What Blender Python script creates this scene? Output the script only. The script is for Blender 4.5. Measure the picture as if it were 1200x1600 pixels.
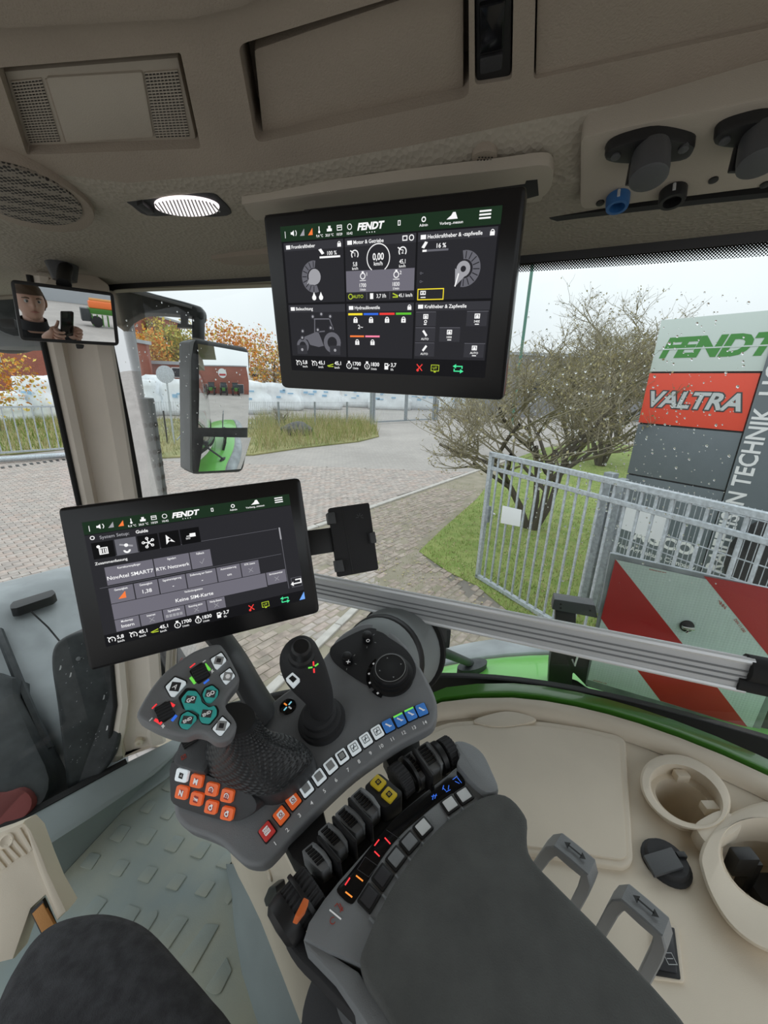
import bpy, bmesh, math, random
from mathutils import Vector as V, Matrix, Quaternion
for _o in list(bpy.data.objects):
    bpy.data.objects.remove(_o)
S = bpy.context.scene
COL = S.collection
rnd = random.Random(11)

# ------------------------------------------------------------------ camera
F = 620.0                       # focal length in pixels of a 1200 x 1600 frame
CAM = V((0, 0, 2.75))           # eye height above the yard, inside the cab
_down = V(((530 - 600) / F, (800 - 2740) / F, -1)).normalized()   # where plumb lines point, camera axes
_z = -_down
_fw = V((0, 0, -1))
_y = (_fw - _z * _fw.dot(_z)).normalized()
_x = _y.cross(_z)
RM = Matrix((_x, _y, _z))       # camera axes -> world axes
cam_data = bpy.data.cameras.new('camera')
cam_data.sensor_fit = 'HORIZONTAL'
cam_data.sensor_width = 36
cam_data.lens = 36 * F / 1200
cam_data.clip_start = 0.02
cam_data.clip_end = 400
cam = bpy.data.objects.new('camera', cam_data)
COL.objects.link(cam)
cam.matrix_world = Matrix.Translation(CAM) @ RM.to_4x4()
S.camera = cam

# ------------------------------------------------------------------ overcast sky, exposure
w = bpy.data.worlds.new('overcast'); S.world = w; w.use_nodes = True
nt = w.node_tree; nt.nodes.clear()
wo = nt.nodes.new('ShaderNodeOutputWorld'); bg = nt.nodes.new('ShaderNodeBackground')
tc = nt.nodes.new('ShaderNodeTexCoord'); sep = nt.nodes.new('ShaderNodeSeparateXYZ')
rp = nt.nodes.new('ShaderNodeValToRGB'); nz = nt.nodes.new('ShaderNodeTexNoise')
mx = nt.nodes.new('ShaderNodeMix'); mx.data_type = 'RGBA'; mx.blend_type = 'MULTIPLY'; mx.inputs[0].default_value = 0.5
cr = nt.nodes.new('ShaderNodeValToRGB')
nz.inputs['Scale'].default_value = 2.2; nz.inputs['Detail'].default_value = 5
nt.links.new(tc.outputs['Generated'], sep.inputs[0]); nt.links.new(sep.outputs[2], rp.inputs[0])
nt.links.new(tc.outputs['Generated'], nz.inputs['Vector']); nt.links.new(nz.outputs[0], cr.inputs[0])
rp.color_ramp.elements[0].position = 0.0; rp.color_ramp.elements[0].color = (.72, .76, .78, 1)
rp.color_ramp.elements[1].position = 1.0; rp.color_ramp.elements[1].color = (1.42, 1.52, 1.58, 1)
cr.color_ramp.elements[0].position = .3; cr.color_ramp.elements[0].color = (.8, .82, .85, 1)
cr.color_ramp.elements[1].position = .7; cr.color_ramp.elements[1].color = (1.1, 1.1, 1.1, 1)
nt.links.new(rp.outputs[0], mx.inputs[6]); nt.links.new(cr.outputs[0], mx.inputs[7])
nt.links.new(mx.outputs[2], bg.inputs[0]); bg.inputs[1].default_value = 1.0
nt.links.new(bg.outputs[0], wo.inputs[0])
S.view_settings.view_transform = 'Standard'; S.view_settings.look = 'None'
S.view_settings.gamma = 1; S.view_settings.use_curve_mapping = False
S.view_settings.exposure = 0.2
try:
    S.cycles.max_bounces = 10; S.cycles.transparent_max_bounces = 24; S.cycles.diffuse_bounces = 6
    S.cycles.caustics_reflective = False; S.cycles.caustics_refractive = False
except Exception: pass

# ------------------------------------------------------------------ geometry helpers
UP = V((0, 0, 1))
FW = V((-.927, .375, 0)).normalized()     # the tractor drives this way
RT = V((.375, .927, 0)).normalized()      # the tractor's right hand side
def ray(u, v): return RM @ V(((u - 600) / F, (800 - v) / F, -1))
def Pz(u, v, z):
    d = ray(u, v); return CAM + d * ((z - CAM.z) / d.z)
def Pd(u, v, dep): return CAM + ray(u, v) * dep           # depth along the lens axis
CRIGHT = RM @ V((1, 0, 0)); CUP = RM @ V((0, 1, 0)); CFWD = RM @ V((0, 0, -1))
class PL:
    """a plane of the place: origin, normal, x direction in the plane"""
    def __init__(s, o, n, x=None):
        s.o = V(o); s.n = V(n).normalized()
        x = V(x) if x is not None else CRIGHT
        s.x = (x - s.n * x.dot(s.n)).normalized(); s.y = s.n.cross(s.x)
    def p(s, u, v, h=0.0):
        d = ray(u, v); o = s.o + s.n * h
        return CAM + d * ((o - CAM).dot(s.n) / d.dot(s.n))
    def st(s, u, v, h=0.0):
        q = s.p(u, v, h) - s.o; return (q.dot(s.x), q.dot(s.y))
    def at(s, a, b, h=0.0): return s.o + s.x * a + s.y * b + s.n * h

WLOC = {}
def _par(o, parent):
    if parent is not None:
        o.parent = parent
        o.matrix_parent_inverse = Matrix.Translation(-WLOC[parent.name])
def thing(name, label, cat, loc, group=None, kind=None):
    o = bpy.data.objects.new(name, None); COL.objects.link(o)
    o.location = V(loc); o.empty_display_size = .05; WLOC[o.name] = V(loc)
    tag(o, label, cat, group, kind); return o
def tag(o, label=None, cat=None, group=None, kind=None):
    if label: o['label'] = label
    if cat: o['category'] = cat
    if group: o['group'] = group
    if kind: o['kind'] = kind
    return o
def mk(name, vf, mats, parent=None, smooth=True, ang=38, origin=None, mid=None):
    me = bpy.data.meshes.new(name)
    if isinstance(vf, bmesh.types.BMesh):
        bm = vf
    else:
        bm = bmesh.new(); vs = [bm.verts.new(v) for v in vf[0]]
        for i, f in enumerate(vf[1]):
            try:
                fc = bm.faces.new([vs[k] for k in f])
                if mid is not None: fc.material_index = mid[i]
            except ValueError: pass
    if not bm.verts: bm.verts.new((0, 0, 0))
    c = V((0, 0, 0))
    if origin is not None: c = V(origin)
    else:
        mn = V([min(v.co[k] for v in bm.verts) for k in range(3)]); mxx = V([max(v.co[k] for v in bm.verts) for k in range(3)])
        c = (mn + mxx) / 2
    for v in bm.verts: v.co -= c
    bm.to_mesh(me); bm.free()
    for m in (mats if isinstance(mats, (list, tuple)) else [mats]): me.materials.append(m)
    if smooth:
        me.polygons.foreach_set('use_smooth', [True] * len(me.polygons))
        try: me.set_sharp_from_angle(angle=math.radians(ang))
        except Exception: pass
    o = bpy.data.objects.new(name, me); COL.objects.link(o)
    o.location = c; WLOC[o.name] = c.copy()
    _par(o, parent)
    return o
def clone(o, shift=V((0, 0, 0)), parent=None, label=None, deep=True):
    c = o.copy(); COL.objects.link(c)
    if parent is None:
        c.location = o.location + V(shift); WLOC[c.name] = WLOC[o.name] + V(shift)
        if label: c['label'] = label
    else:
        c.parent = parent
    if deep:
        for ch in [k for k in o.children]: clone(ch, parent=c)
    return c
def fixn(bm): bmesh.ops.recalc_face_normals(bm, faces=bm.faces[:])
def cat(pts, closed=True, n=6):
    """Catmull-Rom through 2-D or 3-D points"""
    P = [V(p) for p in pts]; L = len(P); out = []
    rng = range(L) if closed else range(L - 1)
    for i in rng:
        if closed: a, b, c, d = P[(i - 1) % L], P[i], P[(i + 1) % L], P[(i + 2) % L]
        else: a, b, c, d = P[max(i - 1, 0)], P[i], P[i + 1], P[min(i + 2, L - 1)]
        for k in range(n):
            t = k / n
            out.append(.5 * ((2 * b) + (c - a) * t + (2 * a - 5 * b + 4 * c - d) * t * t + (3 * b - a - 3 * c + d) * t ** 3))
    if not closed: out.append(P[-1])
    return out
def rcorner(pts, r, n=4):
    """round the corners of a 2-D polygon"""
    out = []; L = len(pts); P = [V((p[0], p[1])) for p in pts]
    for i in range(L):
        a, b, c = P[i - 1], P[i], P[(i + 1) % L]
        d1 = (a - b); d2 = (c - b); rr = min(r, d1.length * .48, d2.length * .48)
        p = b + d1.normalized() * rr; q = b + d2.normalized() * rr
        for k in range(n + 1):
            t = k / n; out.append((p * (1 - t) ** 2 + b * 2 * t * (1 - t) + q * t * t))
    return out
def slab_bm(top, depth_vec, bev=0.0, seg=2):
    bm = bmesh.new(); n = len(top)
    a = [bm.verts.new(p) for p in top]; b = [bm.verts.new(V(p) + depth_vec) for p in top]
    ft = bm.faces.new(a); bm.faces.new(b[::-1])
    for i in range(n): bm.faces.new((a[i], b[i], b[(i + 1) % n], a[(i + 1) % n]))
    fixn(bm)
    if bev > 0:
        ed = [e for e in ft.edges]
        try: bmesh.ops.bevel(bm, geom=ed, offset=bev, segments=seg, profile=.6, affect='EDGES', clamp_overlap=True)
        except Exception: pass
    return bm
def slab(name, pl, px, h1, h0, mat, parent=None, bev=0.0, seg=2, ang=38):
    top = [pl.p(p[0], p[1], h1) for p in px]
    return mk(name, slab_bm(top, -pl.n * (h1 - h0), bev, seg), mat, parent, ang=ang)
def slab_st(name, pl, st, h1, h0, mat, parent=None, bev=0.0, seg=2):
    top = [pl.at(p[0], p[1], h1) for p in st]
    return mk(name, slab_bm(top, -pl.n * (h1 - h0), bev, seg), mat, parent)
def plate_holes_bm(pl, outer, holes, h, depth, hole_depth=None):
    """plate in plane pl (pixel outlines) with holes that have walls"""
    bm = bmesh.new(); edges = []
    loops = []
    for lp in [outer] + holes:
        vs = [bm.verts.new(pl.p(p[0], p[1], h)) for p in lp]
        es = [bm.edges.new((vs[i], vs[(i + 1) % len(vs)])) for i in range(len(vs))]
        edges += es; loops.append(vs)
    bmesh.ops.triangle_fill(bm, use_beauty=True, use_dissolve=False, edges=edges, normal=pl.n)
    for i, vs in enumerate(loops):
        dd = depth if i == 0 or hole_depth is None else hole_depth
        lo = [bm.verts.new(v.co - pl.n * dd) for v in vs]
        for k in range(len(vs)):
            k2 = (k + 1) % len(vs)
            bm.faces.new((vs[k], lo[k], lo[k2], vs[k2]))
    fixn(bm)
    return bm
def rrect(cx, cy, w_, h_, ang=0, r=3, n=3):
    """rounded rectangle in pixels"""
    ca, sa = math.cos(math.radians(ang)), math.sin(math.radians(ang))
    q = rcorner([(-w_ / 2, -h_ / 2), (w_ / 2, -h_ / 2), (w_ / 2, h_ / 2), (-w_ / 2, h_ / 2)], r, n)
    return [(cx + p.x * ca - p.y * sa, cy + p.x * sa + p.y * ca) for p in q]
def ell(cx, cy, rx, ry, ang=0, n=28):
    ca, sa = math.cos(math.radians(ang)), math.sin(math.radians(ang)); o = []
    for i in range(n):
        t = 2 * math.pi * i / n; x, y = rx * math.cos(t), ry * math.sin(t)
        o.append((cx + x * ca - y * sa, cy + x * sa + y * ca))
    return o
def rings_vf(rings, cap0=True, cap1=True, closed=True):
    vs = []; fs = []; n = len(rings[0])
    for r in rings: vs += [V(p) for p in r]
    for i in range(len(rings) - 1):
        for k in range(n if closed else n - 1):
            k2 = (k + 1) % n
            fs.append((i * n + k, i * n + k2, (i + 1) * n + k2, (i + 1) * n + k))
    if cap0: fs.append(tuple(range(n))[::-1])
    if cap1: fs.append(tuple(range((len(rings) - 1) * n, len(rings) * n)))
    return vs, fs
def frame_for(d):
    d = d.normalized(); a = UP if abs(d.z) < .9 else V((1, 0, 0))
    x = d.cross(a).normalized(); return x, d.cross(x).normalized()
def tube_vf(path, rad, n=10, cap=True):
    path = [V(p) for p in path]; rings = []
    px_ = None
    for i, p in enumerate(path):
        d = (path[min(i + 1, len(path) - 1)] - path[max(i - 1, 0)])
        if d.length < 1e-9: d = UP
        d.normalize()
        if px_ is None: x, y = frame_for(d)
        else:
            x = (px_ - d * px_.dot(d))
            x = x.normalized() if x.length > 1e-6 else frame_for(d)[0]
            y = d.cross(x)
        px_ = x
        r = rad[i] if isinstance(rad, (list, tuple)) else rad
        rx, ry = r if isinstance(r, (list, tuple)) else (r, r)
        rings.append([p + x * rx * math.cos(2 * math.pi * k / n) + y * ry * math.sin(2 * math.pi * k / n) for k in range(n)])
    return rings_vf(rings, cap, cap)
def tube(name, path, rad, mat, parent=None, n=10):
    bm = vf_bm(tube_vf(path, rad, n)); fixn(bm); return mk(name, bm, mat, parent)
def vf_bm(vf):
    bm = bmesh.new(); vs = [bm.verts.new(v) for v in vf[0]]
    for f in vf[1]:
        try: bm.faces.new([vs[k] for k in f])
        except ValueError: pass
    return bm
def join_vf(*vfs):
    vs = []; fs = []
    for a, b in vfs:
        o = len(vs); vs += list(a); fs += [tuple(i + o for i in f) for f in b]
    return vs, fs
def box_vf(c, ax, ay, az):
    c, ax, ay, az = V(c), V(ax), V(ay), V(az)
    vs = [c + ax * i + ay * j + az * k for i in (-1, 1) for j in (-1, 1) for k in (-1, 1)]
    return vs, [(0, 1, 3, 2), (4, 6, 7, 5), (0, 4, 5, 1), (2, 3, 7, 6), (0, 2, 6, 4), (1, 5, 7, 3)]
def box(name, c, ax, ay, az, mat, parent=None, bev=0.0, seg=2):
    bm = vf_bm(box_vf(c, ax, ay, az)); fixn(bm)
    if bev: bmesh.ops.bevel(bm, geom=bm.edges[:], offset=bev, segments=seg, profile=.6, affect='EDGES', clamp_overlap=True)
    return mk(name, bm, mat, parent)
def bar_vf(a, b, wv, hv):
    """rectangular bar from a to b, half-size vectors wv, hv"""
    a, b = V(a), V(b); return box_vf((a + b) / 2, (b - a) / 2, wv, hv)
def lathe_vf(o, axis, prof, n=24, teeth=0, tooth=.0, x0=None):
    """prof: (distance along axis, radius) pairs"""
    axis = V(axis).normalized(); x, y = frame_for(axis)
    if x0 is not None:
        x = (V(x0) - axis * V(x0).dot(axis)).normalized(); y = axis.cross(x)
    rings = []
    m = n if not teeth else teeth * 4
    for d, r in prof:
        rg = []
        for k in range(m):
            rr = r
            if teeth and k % 4 in (0, 1): rr = r - tooth
            t = 2 * math.pi * k / m
            rg.append(V(o) + axis * d + (x * math.cos(t) + y * math.sin(t)) * rr)
        rings.append(rg)
    return rings_vf(rings)
def lathe(name, o, axis, prof, mat, parent=None, n=24, teeth=0, tooth=0.0, ang=38):
    bm = vf_bm(lathe_vf(o, axis, prof, n, teeth, tooth)); fixn(bm); return mk(name, bm, mat, parent, ang=ang)
def sphere_vf(c, r, nu=12, nv=8, sc=(1, 1, 1)):
    rings = []
    for i in range(nv + 1):
        a = math.pi * (i / nv); rr = max(math.sin(a), 1e-3)
        rings.append([V(c) + V((r * sc[0] * rr * math.cos(2 * math.pi * k / nu), r * sc[1] * rr * math.sin(2 * math.pi * k / nu), -r * sc[2] * math.cos(a))) for k in range(nu)])
    return rings_vf(rings)
def grid_vf(rows):
    n = len(rows[0]); vs = [V(p) for r in rows for p in r]; fs = []
    for i in range(len(rows) - 1):
        for k in range(n - 1): fs.append((i * n + k, i * n + k + 1, (i + 1) * n + k + 1, (i + 1) * n + k))
    return vs, fs
def thick(vf, off):
    """turn a grid sheet into a closed shell by an offset vector"""
    bm = vf_bm(vf)
    r = bmesh.ops.extrude_face_region(bm, geom=bm.faces[:])
    for e in r['geom']:
        if isinstance(e, bmesh.types.BMVert): e.co += V(off)
    fixn(bm); return bm

# ------------------------------------------------------------------ flat print (screens, lettering)
_tcache = {}
def text_vf(s, bold=0.0, shear=0.0):
    key = (s, bold, shear)
    if key in _tcache: return _tcache[key]
    cu = bpy.data.curves.new('lettering', 'FONT'); cu.body = s; cu.size = 1.0
    cu.offset = bold; cu.shear = shear; cu.resolution_u = 3
    ob = bpy.data.objects.new('lettering', cu); COL.objects.link(ob)
    dg = bpy.context.evaluated_depsgraph_get()
    me = bpy.data.meshes.new_from_object(ob.evaluated_get(dg))
    vs = [(v.co.x, v.co.y) for v in me.vertices]; fs = [tuple(p.vertices) for p in me.polygons]
    bpy.data.objects.remove(ob); bpy.data.curves.remove(cu); bpy.data.meshes.remove(me)
    _tcache[key] = (vs, fs); return vs, fs
class Flat:
    def __init__(s, pl): s.pl = pl; s.v = []; s.f = []; s.m = []; s.mats = []
    def _mi(s, m):
        if m not in s.mats: s.mats.append(m)
        return s.mats.index(m)
    def poly(s, pts, m, h=0.0):
        o = len(s.v); s.v += [s.pl.at(p[0], p[1], h) for p in pts]
        s.f.append(tuple(range(o, o + len(pts)))); s.m.append(s._mi(m))
    def rect(s, x0, y0, x1, y1, m, h=0.0): s.poly([(x0, y0), (x1, y0), (x1, y1), (x0, y1)], m, h)
    def frame(s, x0, y0, x1, y1, t, m, h=0.0):
        s.rect(x0, y0, x1, y0 + t, m, h); s.rect(x0, y1 - t, x1, y1, m, h)
        s.rect(x0, y0 + t, x0 + t, y1 - t, m, h); s.rect(x1 - t, y0 + t, x1, y1 - t, m, h)
    def line(s, a, b, t, m, h=0.0):
        a, b = V(a), V(b); d = (b - a).normalized(); q = V((-d.y, d.x)) * t / 2
        s.poly([a - q, b - q, b + q, a + q], m, h)
    def ring(s, cx, cy, r0, r1, m, h=0.0, a0=0, a1=360, n=20):
        for k in range(n):
            t0 = math.radians(a0 + (a1 - a0) * k / n); t1 = math.radians(a0 + (a1 - a0) * (k + 1) / n)
            q = [(cx + r * math.cos(t), cy + r * math.sin(t)) for r, t in ((r0, t0), (r1, t0), (r1, t1), (r0, t1))]
            s.poly(q, m, h)
    def disc(s, cx, cy, r, m, h=0.0, n=18): s.poly([(cx + r * math.cos(2 * math.pi * k / n), cy + r * math.sin(2 * math.pi * k / n)) for k in range(n)], m, h)
    def text(s, t, x, y, size, m, h=0.0, al='c', bold=.01, shear=0.0, rot=0.0, sx=1.0):
        vs, fs = text_vf(t, bold, shear)
        if not vs: return
        mnx = min(v[0] for v in vs); mxx = max(v[0] for v in vs)
        ox = {'l': mnx, 'c': (mnx + mxx) / 2, 'r': mxx}[al]
        ca, sa = math.cos(math.radians(rot)), math.sin(math.radians(rot)); o = len(s.v)
        for vx, vy in vs:
            a, b = (vx - ox) * size * sx, (vy - .35) * size
            s.v.append(s.pl.at(x + a * ca - b * sa, y + a * sa + b * ca, h))
        mi = s._mi(m)
        for f in fs: s.f.append(tuple(i + o for i in f)); s.m.append(mi)
    def lock(s, x, y, z, m, h=0.0):
        s.rect(x - z * .4, y - z * .5, x + z * .4, y + z * .1, m, h); s.ring(x, y + z * .1, z * .2, z * .33, m, h, 0, 180, 8)
    def build(s, name, parent=None): return mk(name, (s.v, s.f), s.mats, parent, smooth=False, mid=s.m)

# ------------------------------------------------------------------ materials
M = {}
def lin(c): return tuple(((x / 255) / 12.92 if x / 255 <= .04045 else ((x / 255 + .055) / 1.055) ** 2.4) for x in c)
def mat(name, col, rough=.5, metal=0.0, bump=0.0, bscale=400, mottle=0.0, mscale=8, spec=.5, col2=None, btype='noise', emis=None, estr=1.0, coat=0.0):
    m = bpy.data.materials.new(name); m.use_nodes = True; t = m.node_tree; b = t.nodes['Principled BSDF']
    b.inputs['Base Color'].default_value = (*col, 1); b.inputs['Roughness'].default_value = rough
    b.inputs['Metallic'].default_value = metal
    try: b.inputs['Specular IOR Level'].default_value = spec; b.inputs['Coat Weight'].default_value = coat
    except Exception: pass
    co = t.nodes.new('ShaderNodeTexCoord')
    if mottle or col2:
        n = t.nodes.new('ShaderNodeTexNoise'); n.inputs['Scale'].default_value = mscale; n.inputs['Detail'].default_value = 6
        r = t.nodes.new('ShaderNodeValToRGB')
        c2 = col2 if col2 else tuple(min(1, c * (1 + mottle)) for c in col)
        c1 = col if col2 else tuple(c * (1 - mottle) for c in col)
        r.color_ramp.elements[0].position = .35; r.color_ramp.elements[1].position = .68
        r.color_ramp.elements[0].color = (*c1, 1); r.color_ramp.elements[1].color = (*c2, 1)
        t.links.new(co.outputs['Object'], n.inputs['Vector']); t.links.new(n.outputs[0], r.inputs[0]); t.links.new(r.outputs[0], b.inputs['Base Color'])
    if bump:
        if btype == 'noise':
            n = t.nodes.new('ShaderNodeTexNoise'); n.inputs['Scale'].default_value = bscale; n.inputs['Detail'].default_value = 3; so = n.outputs[0]
        else:
            n = t.nodes.new('ShaderNodeTexVoronoi'); n.inputs['Scale'].default_value = bscale; so = n.outputs['Distance']
            if btype == 'dots': n.inputs['Randomness'].default_value = 0.0
        bp = t.nodes.new('ShaderNodeBump'); bp.inputs['Strength'].default_value = bump; bp.inputs['Distance'].default_value = .002
        t.links.new(co.outputs['Object'], n.inputs['Vector']); t.links.new(so, bp.inputs['Height']); t.links.new(bp.outputs[0], b.inputs['Normal'])
    if emis is not None:
        b.inputs['Emission Color'].default_value = (*emis, 1); b.inputs['Emission Strength'].default_value = estr
    M[name] = m; return m
def emi(name, rgb, k=1.0): return mat(name, (.005, .005, .005), .5, emis=lin(rgb), estr=k, spec=.1)
mat('beige', (.73, .645, .52), .62, bump=.15, bscale=900, mottle=.04, mscale=6)
mat('beige_trim', (.56, .49, .40), .6, bump=.15, bscale=900, mottle=.05)
mat('pillar_beige', (.80, .73, .64), .6, bump=.15, bscale=900, mottle=.04)
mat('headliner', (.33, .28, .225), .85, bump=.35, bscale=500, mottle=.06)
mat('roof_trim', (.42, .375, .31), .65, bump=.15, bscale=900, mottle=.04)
mat('key_panel_dark', (.042, .044, .047), .5, bump=.15, bscale=1200)
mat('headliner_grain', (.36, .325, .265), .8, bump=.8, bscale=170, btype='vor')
mat('grey_plastic', (.225, .233, .242), .45, bump=.2, bscale=1200, mottle=.08, mscale=10)
mat('grey_plastic_dark', (.075, .078, .082), .5, bump=.2, bscale=1200)
mat('mid_grey', (.25, .262, .27), .45, bump=.2, bscale=900, mottle=.06)
mat('drum_grey', (.30, .33, .335), .5, bump=.1, bscale=900, mottle=.12, mscale=5)
mat('black', (.012, .012, .013), .45)
mat('black_soft', (.024, .024, .026), .7, bump=.2, bscale=900)
mat('black_gloss', (.006, .006, .007), .12)
mat('bezel', (.008, .008, .009), .25)
mat('rubber', (.01, .01, .01), .8)
mat('boot', (.028, .03, .032), .34)
mat('pad', (.105, .108, .104), .92, bump=.5, bscale=700, mottle=.12, mscale=30)
mat('fabric', (.046, .046, .050), .95, bump=.9, bscale=600, mottle=.3, mscale=60)
mat('floor_mat', (.28, .32, .32), .6, bump=.15, bscale=500, mottle=.12, mscale=5)
mat('floor_worn', (.27, .33, .33), .65, bump=.15, bscale=500, col2=(.40, .41, .33), mscale=4)
mat('sill_grey', (.25, .29, .29), .55, bump=.2, bscale=700, mottle=.05)
mat('alu', (.60, .61, .62), .42, metal=.2, bump=.05, bscale=300)
mat('alu_light', (.82, .83, .84), .35, metal=.3)
mat('chrome', (.7, .7, .7), .12, metal=1)
mat('mirror', (.86, .88, .88), .01, metal=1)
mat('galv', (.47, .51, .54), .5, metal=.35, mottle=.18, mscale=30)
mat('galv_dark', (.30, .33, .35), .55, metal=.3, mottle=.2, mscale=20)
mat('fender_green', (.15, .50, .085), .3, coat=.5, mottle=.05)  # green lightened to stand in for the reflection on wet paint
mat('green_paint', (.06, .22, .025), .3, coat=.5, mottle=.05)
mat('green_dark', (.05, .17, .02), .35)
mat('body_grey', (.34, .365, .375), .5, mottle=.25, mscale=5)
mat('body_black', (.02, .024, .026), .5, col2=(.05, .056, .058), mscale=25)
mat('red_film', (.46, .018, .02), .35, mottle=.06)
mat('white_film', (.60, .72, .69), .35, bump=.5, bscale=140, btype='dots', mottle=.05)
mat('brick_red', (.22, .05, .045), .7)
mat('orange', (.85, .19, .045), .45)
mat('strap', (.55, .26, .08), .7, bump=.3)
mat('btn_white', (.80, .84, .86), .4, emis=(.8, .9, .95), estr=.28)
mat('btn_frame', (.02, .02, .02), .4)
mat('btn_orange', (.85, .16, .04), .4, emis=(.9, .14, .03), estr=.22)
mat('btn_red', (.6, .06, .05), .4, emis=(.6, .04, .04), estr=.15)
mat('btn_blue', (.06, .22, .6), .4, emis=(.05, .2, .6), estr=.2)
mat('btn_teal', (.06, .44, .40), .25, emis=(.05, .45, .42), estr=.12)
mat('btn_yellow', (.75, .55, .03), .4)
mat('btn_dark', (.05, .05, .055), .3)
mat('led_red', (.5, .02, .02), .4, emis=(1, .05, .06), estr=.75)
mat('led_amber', (.5, .2, .02), .4, emis=(1, .3, .05), estr=.75)
mat('led_green', (.1, .5, .05), .4, emis=(.2, .8, .1), estr=.6)
mat('led_blue', (.02, .1, .6), .4, emis=(.05, .2, .9), estr=.5)
mat('led_cyan', (.1, .4, .6), .4, emis=(.3, .75, .9), estr=.6)
mat('sign_letter', (.78, .78, .78), .5)
mat('print_white', (.85, .85, .85), .5, emis=(1, 1, 1), estr=.15)
mat('guard_grey', (.095, .105, .11), .5, mottle=.15, mscale=20)
mat('print_grey', (.42, .43, .43), .5)
mat('print_black', (.01, .01, .01), .5)
mat('print_red', (.45, .05, .03), .5)
mat('lamp_lens', (.9, .85, .85), .3, emis=(1, .9, .92), estr=1.1)
mat('blue_plastic', (.03, .13, .34), .4)
mat('rock', (.10, .10, .10), .85, bump=1, bscale=12, mottle=.3)
mat('bark', (.10, .085, .065), .9, bump=.5, bscale=60)
mat('twig', (.27, .24, .165), .9)
mat('bud', (.42, .37, .20), .8)
mat('leaf_orange', (.85, .33, .045), .8, col2=(.60, .28, .05), mscale=1.5)
mat('leaf_yellow', (.75, .55, .11), .8, col2=(.55, .48, .12), mscale=1.5)
mat('leaf_green', (.30, .38, .09), .8, col2=(.50, .48, .14), mscale=1.5)
mat('verge', (.20, .215, .075), .9, col2=(.34, .31, .14), mscale=.8)
mat('grass', (.13, .22, .035), .9, col2=(.28, .33, .08), mscale=2)
mat('lawn', (.17, .245, .05), .95, bump=1.0, bscale=25, col2=(.28, .32, .10), mscale=4)
mat('dry_grass', (.42, .36, .18), .9)
mat('moss_ground', (.25, .225, .16), .95, bump=.8, bscale=20, col2=(.34, .295, .23), mscale=2.5)
mat('joint', (.20, .18, .155), .95)
for i, c in enumerate([(.42, .355, .315), (.39, .345, .31), (.45, .385, .345), (.36, .31, .28), (.43, .345, .30)]): mat('paver%d' % i, c, .8, bump=.5, bscale=60, mottle=.14, mscale=12)
for i, c in enumerate([(.34, .275, .23), (.31, .265, .215), (.36, .30, .25)]): mat('oldpaver%d' % i, c, .85, bump=.6, bscale=50, mottle=.25, mscale=9)
mat('curb', (.50, .47, .43), .85, bump=.5, bscale=40, mottle=.12)
mat('bale', (.80, .83, .85), .4, bump=.6, bscale=3, mottle=.06, mscale=2)
mat('bale_blue', (.30, .50, .68), .4)
mat('sign_grey', (.135, .16, .175), .4, mottle=.03)
mat('sign_white', (.62, .70, .66), .4)
mat('sign_red', (.78, .075, .035), .4)
mat('sign_green', (.06, .27, .05), .4)
mat('letter_silver', (.55, .58, .58), .3, metal=.3)
mat('letter_dark', (.05, .06, .06), .4)
mat('paper', (.78, .80, .80), .6)
mat('wall_dark', (.24, .24, .25), .8, mottle=.1)
mat('roof_grey', (.38, .40, .42), .7)
mat('window_dark', (.04, .05, .06), .15)
mat('pole_green', (.10, .24, .19), .5)
mat('tyre', (.018, .018, .018), .85, bump=.5, bscale=40)
mat('skin', (.55, .34, .26), .5)
mat('hair', (.09, .06, .04), .8)
mat('jacket', (.018, .019, .022), .85, bump=.4, bscale=300)
mat('sleeve', (.05, .05, .052), .85, bump=.4, bscale=300)
mat('lips', (.42, .18, .15), .5)
def glass_mat(name, tint, refl=.06, rough=0.0):
    m = bpy.data.materials.new(name); m.use_nodes = True; t = m.node_tree; t.nodes.clear()
    o = t.nodes.new('ShaderNodeOutputMaterial'); mx_ = t.nodes.new('ShaderNodeMixShader')
    a = t.nodes.new('ShaderNodeBsdfTransparent'); g = t.nodes.new('ShaderNodeBsdfGlossy')
    a.inputs[0].default_value = (*tint, 1); g.inputs['Roughness'].default_value = rough
    fr = t.nodes.new('ShaderNodeFresnel'); fr.inputs[0].default_value = 1.3
    ml = t.nodes.new('ShaderNodeMath'); ml.operation = 'MULTIPLY'; ml.inputs[1].default_value = refl / .017
    t.links.new(fr.outputs[0], ml.inputs[0]); t.links.new(ml.outputs[0], mx_.inputs[0])
    t.links.new(a.outputs[0], mx_.inputs[1]); t.links.new(g.outputs[0], mx_.inputs[2]); t.links.new(mx_.outputs[0], o.inputs[0])
    M[name] = m; return m
glass_mat('glass', (.95, .98, .97), .02)
def drop_mat():
    m = bpy.data.materials.new('water_drop'); m.use_nodes = True; b = m.node_tree.nodes['Principled BSDF']
    b.inputs['Base Color'].default_value = (.98, 1, 1, 1); b.inputs['Roughness'].default_value = 0.02
    b.inputs['IOR'].default_value = 1.33; b.inputs['Transmission Weight'].default_value = 1.0
    M['water'] = m
drop_mat()
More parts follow.
